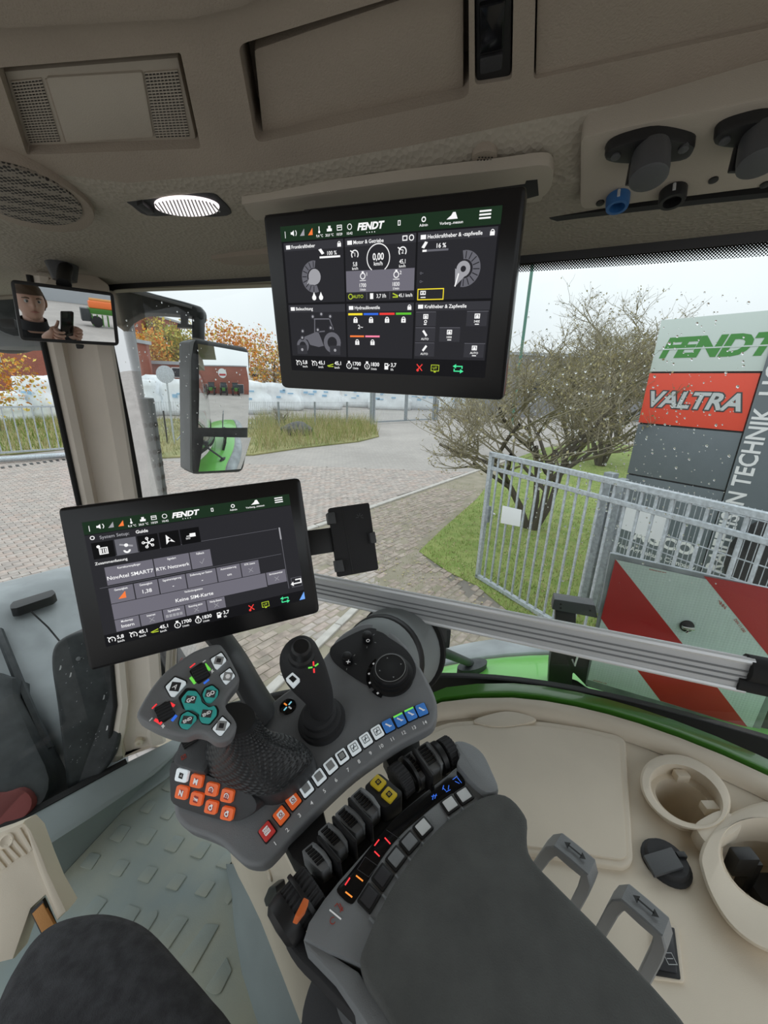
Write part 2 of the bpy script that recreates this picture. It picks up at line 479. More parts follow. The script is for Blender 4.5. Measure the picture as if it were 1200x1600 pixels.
def dots_mat(name, base, scale):
    """black ceramic dots printed on glass, thinning out along UV v"""
    m = bpy.data.materials.new(name); m.use_nodes = True; t = m.node_tree; t.nodes.clear()
    o = t.nodes.new('ShaderNodeOutputMaterial'); mx_ = t.nodes.new('ShaderNodeMixShader')
    a = t.nodes.new('ShaderNodeBsdfTransparent'); d = t.nodes.new('ShaderNodeBsdfDiffuse'); d.inputs[0].default_value = (.01, .01, .01, 1)
    uv = t.nodes.new('ShaderNodeUVMap'); mp = t.nodes.new('ShaderNodeMapping'); mp.inputs['Rotation'].default_value = (0, 0, .785)
    vo = t.nodes.new('ShaderNodeTexVoronoi'); vo.inputs['Scale'].default_value = scale; vo.inputs['Randomness'].default_value = 0
    sp = t.nodes.new('ShaderNodeSeparateXYZ'); ml = t.nodes.new('ShaderNodeMapRange')
    ml.inputs[1].default_value = 0; ml.inputs[2].default_value = base; ml.inputs[3].default_value = .62; ml.inputs[4].default_value = .22
    lt = t.nodes.new('ShaderNodeMath'); lt.operation = 'LESS_THAN'
    t.links.new(uv.outputs[0], mp.inputs[0]); t.links.new(mp.outputs[0], vo.inputs['Vector'])
    t.links.new(uv.outputs[0], sp.inputs[0]); t.links.new(sp.outputs[1], ml.inputs[0])
    t.links.new(vo.outputs['Distance'], lt.inputs[0]); t.links.new(ml.outputs[0], lt.inputs[1])
    t.links.new(lt.outputs[0], mx_.inputs[0]); t.links.new(a.outputs[0], mx_.inputs[1]); t.links.new(d.outputs[0], mx_.inputs[2])
    t.links.new(mx_.outputs[0], o.inputs[0]); M[name] = m
dots_mat('frit_dots', .026, 330)
def perf_mat():
    m = mat('perforated', (.20, .18, .15), .7); t = m.node_tree; b = t.nodes['Principled BSDF']
    vo = t.nodes.new('ShaderNodeTexVoronoi'); vo.inputs['Scale'].default_value = 210; vo.inputs['Randomness'].default_value = .15
    r = t.nodes.new('ShaderNodeValToRGB'); r.color_ramp.elements[0].color = (.02, .018, .015, 1); r.color_ramp.elements[1].color = (.25, .22, .18, 1)
    r.color_ramp.elements[0].position = .38; r.color_ramp.elements[1].position = .5
    co = t.nodes.new('ShaderNodeTexCoord'); t.links.new(co.outputs['Object'], vo.inputs['Vector'])
    t.links.new(vo.outputs['Distance'], r.inputs[0]); t.links.new(r.outputs[0], b.inputs['Base Color'])
perf_mat()
def brick_mat(name, c1, c2, mo, bw, rh, rot=0.0, offz=False):
    m = mat(name, c1, .85); t = m.node_tree; b = t.nodes['Principled BSDF']
    br = t.nodes.new('ShaderNodeTexBrick'); br.inputs['Color1'].default_value = (*c1, 1); br.inputs['Color2'].default_value = (*c2, 1); br.inputs['Mortar'].default_value = (*mo, 1)
    br.inputs['Scale'].default_value = 1; br.inputs['Brick Width'].default_value = bw; br.inputs['Row Height'].default_value = rh; br.inputs['Mortar Size'].default_value = rh * .06
    g = t.nodes.new('ShaderNodeNewGeometry'); mp = t.nodes.new('ShaderNodeMapping'); mp.inputs['Rotation'].default_value = (math.pi / 2 if offz else 0, 0, rot)
    n = t.nodes.new('ShaderNodeTexNoise'); n.inputs['Scale'].default_value = .35; n.inputs['Detail'].default_value = 5
    mxx = t.nodes.new('ShaderNodeMix'); mxx.data_type = 'RGBA'; mxx.blend_type = 'MULTIPLY'; mxx.inputs[0].default_value = .45
    t.links.new(g.outputs['Position'], mp.inputs[0]); t.links.new(mp.outputs[0], br.inputs['Vector']); t.links.new(g.outputs['Position'], n.inputs['Vector'])
    t.links.new(br.outputs[0], mxx.inputs[6]); t.links.new(n.outputs[0], mxx.inputs[7]); t.links.new(mxx.outputs[2], b.inputs['Base Color'])
PROT = math.radians(52)
brick_mat('paving_far', (.52, .47, .43), (.46, .42, .39), (.36, .33, .30), .2, .1, -PROT)
brick_mat('brick_wall', (.42, .13, .085), (.36, .105, .07), (.40, .24, .19), .25, .08, 0, True)
# ================================================================== CAB SHELL
# side glass: a ruled, slightly barrelled pane between header curve and sill curve
HC = cat([(-.70, 1.05, 2.945), (-.60, 1.015, 2.952), (-.258, .935, 2.958), (.231, .775, 2.968), (.525, .668, 2.978), (.95, .50, 2.99)], False, 6)
BC = cat([(-.69, .985, 1.72), (-.52, .93, 1.78), (-.20, .865, 1.93), (.16, .835, 2.015), (.489, .805, 2.015), (.845, .685, 2.01), (1.25, .49, 2.0)], False, 5)
def curve_at(C, t):
    x = t * (len(C) - 1); i = min(int(x), len(C) - 2); return C[i].lerp(C[i + 1], x - i)
def glass_pt(t, s):       # s: 0 header .. 1 sill
    q = curve_at(HC, t).lerp(curve_at(BC, t), s); return q + RT * (.035 * math.sin(math.pi * s))
win = thing('window_1', None, None, glass_pt(.5, 1)); tag(win, 'large side window with rain drops on its outside', kind='structure')
rows = [[glass_pt(i / 24, j / 8) for i in range(25)] for j in range(9)]
mk('pane', grid_vf(rows), M['glass'], win, ang=180)
# printed band along the head of the pane (dark strip, then dots that thin out)
def strip(name, s0f, s1f, m, off, t0, t1, n=30, parent=win):
    rws = [[], []]
    for i in range(n + 1):
        t = t0 + (t1 - t0) * i / n
        rws[0].append(glass_pt(t, s0f(t)) - RT * off); rws[1].append(glass_pt(t, s1f(t)) - RT * off)
    o = mk(name, grid_vf(rws), m, parent, smooth=False)
    return o, rws
bw0 = lambda t: .010 + .012 * max(0, (t - .45))
strip('printed_edge', lambda t: -.01, bw0, M['black'], .003, 0, 1)
o, rws = strip('printed_dots', bw0, lambda t: bw0(t) + .010 + .020 * max(0, t - .42), M['frit_dots'], .003, .50, 1)
uvl = o.data.uv_layers.new(name='UVMap'); base_len = 0
ln = [0]
for i in range(30): ln.append(ln[-1] + (rws[0][i + 1] - rws[0][i]).length)
for p in o.data.polygons:
    for li in p.loop_indices:
        vi = o.data.loops[li].vertex_index; r, c = divmod(vi, 31)
        hgt = (rws[1][c] - rws[0][c]).length
        uvl.data[li].uv = (ln[c], hgt * (1 if r else 0))
# black seal below the pane
seal = []
for t in [i / 30 for i in range(31)]: seal.append(glass_pt(t, 1))
mk('sill_seal', thick(grid_vf([[p + UP * .035 - RT * .004 for p in seal], [p - UP * .012 - RT * .004 for p in seal]]), RT * .02), M['rubber'], win)
# front edge seal by the pillar
mk('front_seal', vf_bm(tube_vf([glass_pt(.0, s / 8) for s in range(9)], .011, 8)), M['rubber'], win)
# rain drops on the outer face
def drops(n, area, seed):
    r = random.Random(seed); vs = []; fs = []
    base, bf = sphere_vf((0, 0, 0), 1, 8, 4)
    for _ in range(n):
        t, s = area(r)
        p = glass_pt(t, s); tx = (glass_pt(t + .01, s) - p).normalized(); ty = (glass_pt(t, min(s + .01, 1)) - p).normalized(); nn = RT
        rad = r.choice([.0007, .0009, .0012, .0016, .0021]) * r.uniform(.8, 1.1); el = r.uniform(.9, 1.5); o_ = len(vs)
        for q in base: vs.append(p + RT * .0006 + tx * q.x * rad + ty * q.y * rad * el + nn * q.z * rad * .45)
        fs += [tuple(i + o_ for i in f) for f in bf]
    return vs, fs
tag(mk('rain_drops', drops(650, lambda r: (r.uniform(.60, .80), r.betavariate(1.6, 2.2) * .62 + .06), 3), M['water'], win), kind='stuff')
tag(mk('rain_drops', drops(170, lambda r: (r.uniform(.08, .34), r.uniform(.03, .35)), 5), M['water'], win), kind='stuff')

# front windscreen, left of the pillar, dropping to the grey sill
wp0 = Pz(186, 1198, 1.65); wp1 = Pz(0, 1298, 1.65); wd = (wp1 - wp0).normalized(); wn = V((-wd.y, wd.x, 0))
if wn.dot(V((0, 1, 0))) < 0: wn = -wn
ws = thing('window_2', None, None, wp0); tag(ws, 'front windscreen left of the beige pillar', kind='structure')
a0 = wp0 - wd * .02; a1 = wp0 + wd * 1.5
mk('pane', grid_vf([[a0 + UP * z + wn * (.02 + .10 * math.sin(z / 1.3 * math.pi)) for z in (0, .2, .4, .6, .8, 1.0, 1.3)], [a1 + UP * z + wn * (.02 + .10 * math.sin(z / 1.3 * math.pi)) for z in (0, .2, .4, .6, .8, 1.0, 1.3)]]), M['glass'], ws, ang=180)
mk('sill_seal', vf_bm(bar_vf(wp0 - wd * .02, wp0 + wd * 1.5, wn * .01, UP * .008)), M['rubber'], ws)

# A pillar: beige trim with a flange either side of a sunken face
pb = [(165, 1194), (181, 1201), (205, 1188), (236, 1174), (262, 1157)]       # foot outline, pixels at the sill
z0 = 1.65
P0 = Pz(165, 1194, z0); P1 = Pz(262, 1157, z0)
pdir = (P1 - P0).normalized(); pn = V((pdir.y, -pdir.x, 0)).normalized()      # towards the driver
if pn.dot(-P0 + CAM) < 0: pn = -pn
PW = (P1 - P0).length
PP = PL(P0, pn, pdir)
def prof_at(u0, u1, v):
    a = PP.p(u0, v); b = PP.p(u1, v); return a, b
# edges of the trim measured down its length
edges = [(430, 50, 158), (536, 72, 177), (660, 100, 197), (780, 126, 216), (900, 152, 234), (1021, 177, 252), (1103, 184, 258), (1150, 176, 262), (1172, 168, 262)]
rings = []
for v, u0, u1 in edges:
    a = PP.p(u0, v); b = PP.p(u1, v); b = V((b.x, b.y, a.z)); d = b - a
    rg = [a - pn * .02, a, a + d * .10 + pn * .006, a + d * .22 + pn * .004, a + d * .28 - pn * .022, a + d * .68 - pn * .004, a + d * .74 + pn * .003, a + d * .95 + pn * .006, b, b - pn * .010]
    rings.append(rg)
bot = []
foot = [q.copy() for q in rings[-1]]
for i, q in enumerate(foot):
    f = i / (len(foot) - 1); q.z = 1.648 + .004 * f
rings.append(foot)
pil = mk('trim_1', vf_bm(rings_vf(rings)), M['pillar_beige'], ang=20); fix = bmesh.new(); fix.from_mesh(pil.data); fixn(fix); fix.to_mesh(pil.data); fix.free()
tag(pil, 'beige front pillar trim between windscreen and side window', kind='structure')
sc_ = PP.p(217, 1160, .002)
lathe('screw_cap', sc_, pn, [(-.01, .011), (.004, .011), (.006, .009), (.006, .004), (.003, .003)], M['beige'], pil, 18)
mk('edge_seal', vf_bm(tube_vf([PP.p(u0 - 4, v, .0) for v, u0, u1 in edges], .006, 8)), M['rubber'], pil)
# pillar cap under the roof
capl = [PP.p(76, 440), PP.p(150, 428), PP.p(165, 452), PP.p(90, 470)]
mk('pillar_cap', slab_bm([PP.p(u, v, .02) for u, v in rcorner([(70, 440), (96, 424), (146, 428), (172, 446), (160, 500), (66, 500)], 8)], -pn * .08, .008), M['beige_trim'], pil)
# outer black column behind the trim
# ------------------------------------------------------------------ roof
def head_pt(u, v, z): return Pz(u, v, z)
ceil = thing('ceiling', None, None, (0, .6, 3.05)); tag(ceil, 'beige cab roof lining above the windows', kind='structure')
# window head -> fascia -> ridge -> overhead console, as rows of points (pixel, height)
r_out = [head_pt(u, v, z) + RT * .05 for u, v, z in [(-260, 470, 2.94), (0, 452, 2.945), (160, 441, 2.95), (420, 431, 2.957), (640, 405, 2.963), (830, 386, 2.968), (1200, 346, 2.978), (1500, 314, 2.985)]]
r_head = [head_pt(u, v, z) for u, v, z in [(-260, 470, 2.94), (0, 452, 2.945), (160, 441, 2.95), (420, 431, 2.957), (640, 405, 2.963), (830, 386, 2.968), (1200, 346, 2.978), (1500, 314, 2.985)]]
r_lip = [head_pt(u, v, z) for u, v, z in [(-260, 452, 2.944), (0, 425, 2.950), (160, 425, 2.954), (420, 417, 2.961), (640, 384, 2.967), (830, 352, 2.972), (1200, 312, 2.982), (1500, 282, 2.989)]]
r_mid = [head_pt(u, v, z) for u, v, z in [(-260, 420, 2.947), (0, 380, 2.954), (180, 340, 2.972), (420, 330, 2.972), (640, 300, 2.975), (830, 290, 2.978), (1200, 240, 2.988), (1500, 205, 2.995)]]
OH = PL(Pz(420, 252, 2.991), V((0, -.40, -1)))        # overhead console face, dropping towards the window
RDG = [(-260, 310), (0, 262), (200, 286), (420, 266), (640, 228), (850, 184), (1200, 118), (1500, 62)]
r_rdg = [OH.p(u, v) for u, v in RDG]
for _r in (r_out, r_head, r_lip, r_mid, r_rdg): _r.append(_r[-1] - FW * .75 + UP * .01)
mk('head_wall', thick(grid_vf([[p - UP * .004 for p in r_out], [p + UP * .24 for p in r_out]]), RT * .03), M['headliner'], ceil)
mk('roof_shell', slab_bm([FW * a + RT * b + UP * 3.20 for a, b in ((1.35, 1.0), (1.35, -.9), (-1.1, -.9), (-1.1, 1.15))], UP * .05), M['headliner'], ceil)
fasc = grid_vf([r_out, r_head, r_lip, r_mid, [a.lerp(b, .82) - UP * .004 for a, b in zip(r_mid, r_rdg)], [b - OH.n * .0 for b in r_rdg]])
mk('fascia', thick(fasc, UP * .006), M['headliner_grain'], ceil, ang=30)
# shallow trough in the fascia left of the big screen and shadow gap above the window on the right
mk('recess_edge', thick(grid_vf([[Pz(u, v, 2.957) for u, v in [(330, 405), (372, 400), (425, 396)]], [Pz(u, v, 2.954) for u, v in [(352, 413), (385, 415), (425, 412)]]]), UP * .01), M['headliner'], ceil)
mk('joint_gap', thick(grid_vf([[Pz(u, v, 2.974) for u, v in [(822, 344), (900, 335), (1100, 311), (1230, 298)]], [Pz(u, v, 2.9735) for u, v in [(822, 352), (900, 342), (1100, 319), (1230, 306)]]]), UP * .01), M['rubber'], ceil)
# overhead console face with three recesses
flapA_px = rcorner([(397, 78), (724, -34), (724, 150), (412, 222)], 6)
flapB_px = rcorner([(838, -60), (1330, -160), (1330, 15), (834, 124)], 6)
swt_px = rcorner([(741, -30), (803, -45), (800, 124), (742, 133)], 8)
vent_px = rcorner([(-4, 106), (282, 82), (314, 232), (42, 242)], 5)
recA = rcorner([(372, 70), (732, -40), (733, 152), (400, 224)], 14)
outer = [(-500, 430)] + RDG + [(1600, -140), (1300, -300), (600, -300), (100, -260), (-300, 0)]
bm = plate_holes_bm(OH, outer, [vent_px, recA, flapB_px, swt_px], 0, .04, .05)
mk('overhead_console', bm, M['headliner'], ceil, ang=30)
slab('recess_back', OH, [(-60, 60), (1400, -200), (1400, 60), (420, 260), (0, 270)], -.048, -.06, M['headliner'], ceil)
slab('stowage_flap', OH, flapA_px, -.012, -.045, M['headliner'], ceil, .006)
slab('stowage_flap', OH, [(u + 3 if u < 1000 else u, v - 3) for u, v in flapB_px], -.004, -.04, M['headliner'], ceil, .004)
# roof skin over the seat
RFZ = 3.17
mk('roof_lining', thick(grid_vf([[V((-1.3, .95, 3.10)), V((.3, .62, 3.12)), V((1.1, .42, 3.12))], [V((-1.4, .3, RFZ)), V((.1, .3, RFZ)), V((1.1, .1, RFZ))], [V((-1.45, -.2, RFZ)), V((-.1, -.4, RFZ)), V((.8, -.5, RFZ))], [V((-1.4, -.55, 3.1)), V((-.2, -.95, 3.1)), V((.6, -1.15, 3.1))]]), UP * .05), M['headliner'], ceil)
slab('roof_pad', OH, [(-600, 120), (-200, 75), (0, 52), (300, 36), (380, 18), (470, -30), (500, -260), (-400, -200)], .012, -.02, M['headliner'], ceil, .008)
# vent insert: frame, flap, two slatted grilles
vt = thing('air_vent', 'beige rectangular air vent with slatted ends in the roof console', 'vent', OH.p(160, 160))
slab('vent_frame', OH, [(6, 112), (278, 90), (309, 228), (45, 237)], -.012, -.04, M['roof_trim'], vt, .003)
def grille(px, nsl):
    g = slab('grille', OH, px, -.0115, -.014, M['rubber'], vt)
    vf = ([], [])
    a, b, c, d = [OH.p(u, v, -.0105) for u, v in px]
    for k in range(nsl):
        f0 = (k + .15) / nsl; f1 = (k + .55) / nsl
        l0, l1 = a.lerp(d, f0), a.lerp(d, f1); r0, r1 = b.lerp(c, f0), b.lerp(c, f1)
        q = [l0, r0, r1, l1]; q2 = [p - OH.n * .002 for p in q]
        vf = join_vf(vf, (q + q2, [(0, 1, 2, 3), (0, 4, 5, 1), (1, 5, 6, 2), (2, 6, 7, 3), (3, 7, 4, 0)]))
    for k in range(1, 9):
        f0 = k / 9 - .012; f1 = k / 9 + .012
        q = [a.lerp(b, f0), a.lerp(b, f1), d.lerp(c, f1), d.lerp(c, f0)]; q = [p + OH.n * .0002 for p in q]
        vf = join_vf(vf, (q, [(0, 1, 2, 3)]))
    bm_ = vf_bm(vf); fixn(bm_)
    tag(mk('slats', bm_, M['roof_trim'], g, smooth=False), kind='stuff')
grille([(17, 127), (64, 122), (94, 221), (47, 223)], 22)
grille([(226, 113), (277, 109), (296, 213), (244, 215)], 22)
slab('vent_flap', OH, rcorner([(72, 122), (222, 113), (240, 215), (104, 224)], 4), -.0095, -.014, M['roof_trim'], vt, .002)
slab('flap_groove', OH, [(70, 124), (77, 123), (108, 222), (101, 223)], -.011, -.016, M['headliner'], vt, .001)
# rocker switch strip
sw = thing('switch_strip', 'black upright switch strip between the two roof stowage flaps', 'switch', OH.p(770, 60))
slab('housing', OH, rcorner([(743, -28), (801, -42), (798, 122), (744, 131)], 8), -.004, -.05, M['black'], sw, .004)
slab('rocker', OH, rcorner([(749, 10), (790, 0), (786, 78), (749, 86)], 4), .000, -.02, M['black_gloss'], sw, .003)
slab('rocker', OH, rcorner([(749, 92), (786, 84), (784, 110), (750, 118)], 4), -.001, -.02, M['black_soft'], sw, .002)
# loudspeaker grille at the left
FL = PL(Pz(40, 310, 2.965), V((.10, -.22, -1)))
sp_ = thing('speaker_grille', 'round perforated speaker grille in the left of the roof lining', 'speaker', FL.p(40, 310))
slab('rim', FL, ell(32, 308, 122, 44, 18, 36), .006, -.02, M['headliner'], sp_, .004)
slab('perforated_cover', FL, ell(28, 304, 106, 38, 18, 36), .0085, .004, M['perforated'], sp_, .002)
# triangular lining piece between speaker and window head
# interior lamp, lit
FS = PL(Pz(300, 320, 2.974), V((.0, -.16, -1)))
dl = thing('interior_lamp', 'lit interior lamp with ribbed oval lens in a black housing', 'lamp', FS.p(285, 323))
slab('housing', FS, cat([(184, 304), (250, 300), (322, 300), (345, 312), (362, 335), (330, 340), (280, 338), (230, 338), (205, 322)], True, 3), .002, -.02, M['black_soft'], dl, .003)
ln_px = ell(292, 325, 51, 14.5, 3, 32)
bm = slab_bm([FS.p(u, v, .006) for u, v in ln_px], -FS.n * .006, .003)
mk('lens', bm, M['lamp_lens'], dl)
vf = ([], [])
for k in range(17):
    f = (k + 1) / 18; x = 292 - 51 + 102 * f; hh = 14 * math.sqrt(max(0, 1 - ((x - 292) / 51) ** 2)) * .9
    a = FS.p(x - 4, 325 - hh, .0065); b = FS.p(x + 6, 325 + hh, .0065); vf = join_vf(vf, tube_vf([a, (a + b) / 2, b], .0011, 6))
tag(mk('lens_ribs', vf_bm(vf), M['print_grey'], dl), kind='stuff')
slab('switch', FS, rcorner([(213, 322), (222, 318), (242, 334), (232, 337)], 2), .007, 0, M['black'], dl, .001)
# small microphone dots
mc = slab('microphone_cover', FS, ell(757, 246, 20, 10, -8), .001, -.01, M['headliner'], None, .001)
tag(mc, 'tiny round microphone cover above the roof terminal', 'microphone')
fl = Flat(FS)
for i in range(-2, 3):
    for j in range(-1, 2):
        x, y = FS.st(757 + i * 5 + (j % 2) * 2, 246 + j * 4); fl.disc(x, y, .0012, M['print_black'], .0025, 6)
fl.build('holes', mc)
# socket plate with two hinged power sockets, a blue one and a black one
SK = PL(Pz(1050, 250, 2.985), V((-.06, -.30, -1)))
skt = thing('socket_plate', 'beige socket plate with black hinged sockets above the window', 'panel', SK.p(1050, 260))
slab('plate', SK, rcorner([(907, 214), (960, 203), (1340, 125), (1340, 275), (906, 329)], 14), .004, -.03, M['roof_trim'], skt, .003)
def hinged(cx, cy, k):
    fg = slab('socket_flange', SK, cat([(cx - 66 * k, cy + 14 * k), (cx - 60 * k, cy - 2 * k), (cx - 30 * k, cy - 14 * k), (cx + 15 * k, cy - 22 * k), (cx + 66 * k, cy - 12 * k), (cx + 72 * k, cy + 0 * k), (cx + 50 * k, cy + 16 * k), (cx - 30 * k, cy + 20 * k)], True, 4), .016, 0, M['black'], skt, .004)
    for sx_, sy_ in ((-50, 6), (56, -6)):
        lathe('screw', SK.p(cx + sx_ * k, cy + sy_ * k, .016), SK.n, [(-.004, .0045), (.0015, .0045), (.002, .003)], M['grey_plastic_dark'], fg, 10)
    # hanging spring lid: barrel then lid
    c0 = SK.p(cx + 6 * k, cy - 6 * k, .014); c1 = c0 + V((-.003, -.012, -.034))
    lid = lathe('socket_lid', c0, c1 - c0, [(0, .0150), (.006, .0165), (.024, .0172), (.030, .0168), (.031, .015), (.031, .0)], M['grey_plastic_dark'], skt, 26)
    box('lid_hinge', c0 + V((0, .016, -.012)), CRIGHT * .011, V((0, .003, 0)), UP * .012, M['black'], lid, .002)
hinged(1012, 238, 1.0)
hinged(1185, 213, 1.05)
for cx, cy, m, r in ((966, 306, 'blue_plastic', .0125), (1052, 297, 'black', .0135)):
    rg = lathe('round_socket', SK.p(cx, cy, .003), SK.n, [(0, r), (.010, r), (.014, r * .92), (.014, r * .66), (.004, r * .62), (.004, 0)], M[m], skt, 22)
    for k in range(4):
        a_ = k * math.pi / 2 + .4; p = SK.p(cx, cy, .010) + (SK.x * math.cos(a_) + SK.y * math.sin(a_)) * r * .3
        lathe('pin', p, SK.n, [(-.004, .0016), (.003, .0016)], M['alu'], rg, 8)
for cx, cy in ((953, 227), (938, 315), (1115, 279), (1196, 286)):
    lathe('screw_hole', SK.p(cx, cy, .003), SK.n, [(0, .0045), (.0025, .0045), (.0028, .003)], M['black'], skt, 12)

# ------------------------------------------------------------------ floor, sill, kick edge
FZ = 1.55
flo = mk('floor', slab_bm([Pz(u, v, FZ) for u, v in [(92, 1374), (256, 1198), (330, 1150), (420, 1180), (470, 1320), (470, 1700), (600, 2100), (100, 2300), (-500, 2100), (-520, 1750)]], -UP * .05), M['floor_worn'])
tag(flo, 'grey rubber floor mat with raised treads', kind='structure')
FP = PL(Pz(230, 1380, FZ), UP)
o = lambda cx, cy, q: [(cx + a, cy + b) for a, b in q]
tp = [(-16, 8), (2, 14), (18, -10), (2, -14)]
for i, (cx, cy) in enumerate([(230, 1260), (264, 1226), (262, 1270), (186, 1302), (228, 1306), (271, 1318), (312, 1328), (352, 1344), (140, 1345), (185, 1356), (229, 1366), (274, 1378), (319, 1388), (200, 1268)]):
    if i == 13: continue
    s = .78 if cy < 1290 else 1.0
    slab('tread_pad', FP, rcorner(o(cx, cy, [(a * s, b * s) for a, b in tp]), 3), .003, -.002, M['floor_worn'], flo, .0015)
slab('tread_pad', FP, rcorner([(350, 1408), (358, 1386), (366, 1384), (364, 1402), (356, 1414)], 3), .003, -.002, M['floor_worn'], flo, .0015)
for q in ([(100, 1456), (152, 1398), (168, 1406), (120, 1470)], [(150, 1475), (200, 1412), (220, 1420), (176, 1490)], [(200, 1470), (234, 1424), (246, 1422), (246, 1430), (212, 1484)], [(245, 1470), (276, 1430), (295, 1434), (262, 1484)], [(278, 1500), (322, 1442), (343, 1444), (300, 1520)], [(320, 1545), (354, 1494), (362, 1516), (344, 1552), (334, 1554)]):
    slab('tread_pad', FP, rcorner(q, 4), .003, -.002, M['floor_worn'], flo, .0015)
# sill: flat top then steep inner slope
sA = [Pz(u, v, 1.655) for u, v in [(-420, 1560), (0, 1298), (100, 1243), (175, 1203), (262, 1160), (300, 1140)]]
sB = [Pz(u, v, 1.645) for u, v in [(-330, 1640), (66, 1323), (140, 1277), (238, 1212), (276, 1178), (310, 1150)]]
sC = [Pz(u, v, 1.55) for u, v in [(-300, 1690), (90, 1376), (160, 1300), (256, 1200), (292, 1160), (330, 1140)]]
sl = mk('trim_2', thick(grid_vf([sA, [a.lerp(b, .88) + UP * .002 for a, b in zip(sA, sB)], [b.lerp(c, .05) for b, c in zip(sB, sC)], [b.lerp(c, .94) for b, c in zip(sB, sC)], [c + (c - b) * .08 for b, c in zip(sB, sC)]]), V((.0, .05, -.08))), M['sill_grey'], ang=50)
tag(sl, 'grey moulded sill below the windscreen', kind='structure')
# curled mat edge against the beige console
kA = [Pz(u, v, 1.552) for u, v in [(352, 1350), (362, 1400), (366, 1450), (378, 1520), (400, 1590), (450, 1720)]]
kB = [Pz(u, v, 1.60) for u, v in [(392, 1345), (386, 1400), (388, 1440), (412, 1520), (440, 1590), (500, 1720)]]
kC = [Pz(u, v, 1.63) for u, v in [(416, 1340), (402, 1400), (408, 1438), (442, 1520), (480, 1600), (548, 1720)]]
kd = mk('trim_3', thick(grid_vf([kA, [a.lerp(b, .5) - UP * .006 for a, b in zip(kA, kB)], kB, kC]), -UP * .06), M['sill_grey'], ang=60)
tag(kd, 'grey upturned mat edge along the beige side console', kind='structure')

# ------------------------------------------------------------------ beige side console
SZ = 2.05
SC = PL(Pz(1000, 1300, SZ), UP)
sc = thing('side_console', 'beige moulded side console with storage lid and cup holders below the side window', 'console', Pz(900, 1300, SZ))
rim_px = [(560, 1160), (640, 1118), (690, 1097), (740, 1091), (800, 1090), (850, 1095), (900, 1104), (950, 1116), (1000, 1131), (1060, 1152), (1130, 1180), (1200, 1212), (1300, 1262), (1420, 1330), (1650, 1450), (1950, 1610)]
_wa = Pz(396, 1410, 1.63); _wb = Pz(474, 1606, 1.63); _d = (_wb - _wa).normalized()
def _px(p):
    c = RM.transposed() @ (p - CAM); return (600 - F * c.x / c.z, 800 + F * c.y / c.z)
_e0 = _wa - _d * .16; _e1 = _wa + _d * .45
body_px = rim_px + [(1950, 1900), (900, 1900), _px(V((_e1.x, _e1.y, SZ))), _px(V((_e0.x, _e0.y, SZ)))]
print('SIDE', body_px[-2:])
hole1 = ell(1068, 1252, 50, 28, 32, 30)
cup2 = cat([(1110, 1385), (1118, 1350), (1140, 1326), (1180, 1308), (1240, 1300), (1300, 1320), (1320, 1390), (1290, 1440), (1230, 1440), (1180, 1430), (1160, 1400), (1130, 1400)], True, 3)
cup2 = ell(1217, 1356, 94, 62, 28, 34)
bm = plate_holes_bm(SC, body_px, [hole1, cup2], 0, .09, .10)
mk('console_top', bm, M['beige'], sc, ang=50)
# raised outer rim along the window
rimA = [SC.p(u, v, .022) for u, v in rim_px]; rimB = [SC.p(u - 4 * i * .3, v + 14, .018) for i, (u, v) in enumerate(rim_px)]; rimC = [SC.p(u - 6 * i * .3, v + 30, .001) for i, (u, v) in enumerate(rim_px)]
rimO = [p - UP * .09 + RT * .012 for p in rimA]
mk('rim', vf_bm(grid_vf([rimO, [p + RT * .008 - UP * .012 for p in rimA], rimA, rimB, [a.lerp(b, .5) - UP * .003 for a, b in zip(rimB, rimC)], rimC])), M['beige'], sc, ang=70)
# storage lid, slightly proud frame then panel
lid_f = rcorner([(640, 1150), (700, 1128), (780, 1122), (860, 1128), (920, 1138), (966, 1148), (978, 1156), (990, 1345), (976, 1355), (830, 1332), (640, 1310)], 10)
lid_p = rcorner([(650, 1158), (702, 1135), (780, 1130), (860, 1136), (920, 1146), (958, 1154), (968, 1162), (980, 1337), (970, 1342), (830, 1322), (650, 1300)], 8)
fr_ = slab('storage_lid', SC, lid_f, .010, -.01, M['beige'], sc, .005, 3)
slab('lid_panel', SC, lid_p, .0135, .0, M['beige'], fr_, .0015)
slab('finger_grip', SC, cat([(740, 1125), (780, 1112), (810, 1113), (838, 1124), (800, 1134), (765, 1134)], True, 4), .016, .0, M['beige'], fr_, .003)
# cup holders: raised collar, stepped bore
def collar(name, outer_px, inner_px, h, m):
    n = 40
    def rs(pl): return pl
    best = None
    for rev in (False, True):
        q = inner_px[::-1] if rev else list(inner_px)
        for sft in range(len(q)):
            d_ = sum((q[(k + sft) % len(q)][0] - outer_px[k][0]) ** 2 + (q[(k + sft) % len(q)][1] - outer_px[k][1]) ** 2 for k in range(0, len(q), 4))
            if best is None or d_ < best[0]: best = (d_, q[sft:] + q[:sft])
    inner_px = best[1]
    A = [SC.p(u, v, 0) for u, v in outer_px]; B = [SC.p(u, v, h * .8) for u, v in outer_px]
    cx = sum(p[0] for p in outer_px) / len(outer_px); cy = sum(p[1] for p in outer_px) / len(outer_px)
    Bm = [SC.p(u + (cx - u) * .05, v + (cy - v) * .05, h) for u, v in outer_px]
    Cm = [SC.p(u - (cx - u) * .06, v - (cy - v) * .06, h) for u, v in inner_px]
    D = [SC.p(u, v, h * .75) for u, v in inner_px]
    E = [p - UP * (h + .02) for p in D]
    bm_ = vf_bm(rings_vf([A, B, Bm, Cm, D, E], False, False)); fixn(bm_)
    return mk(name, bm_, m, sc, ang=50)
oc1 = ell(1071, 1238, 76, 53, 30, 40); ic1 = ell(1072, 1242, 60, 39, 32, 40)
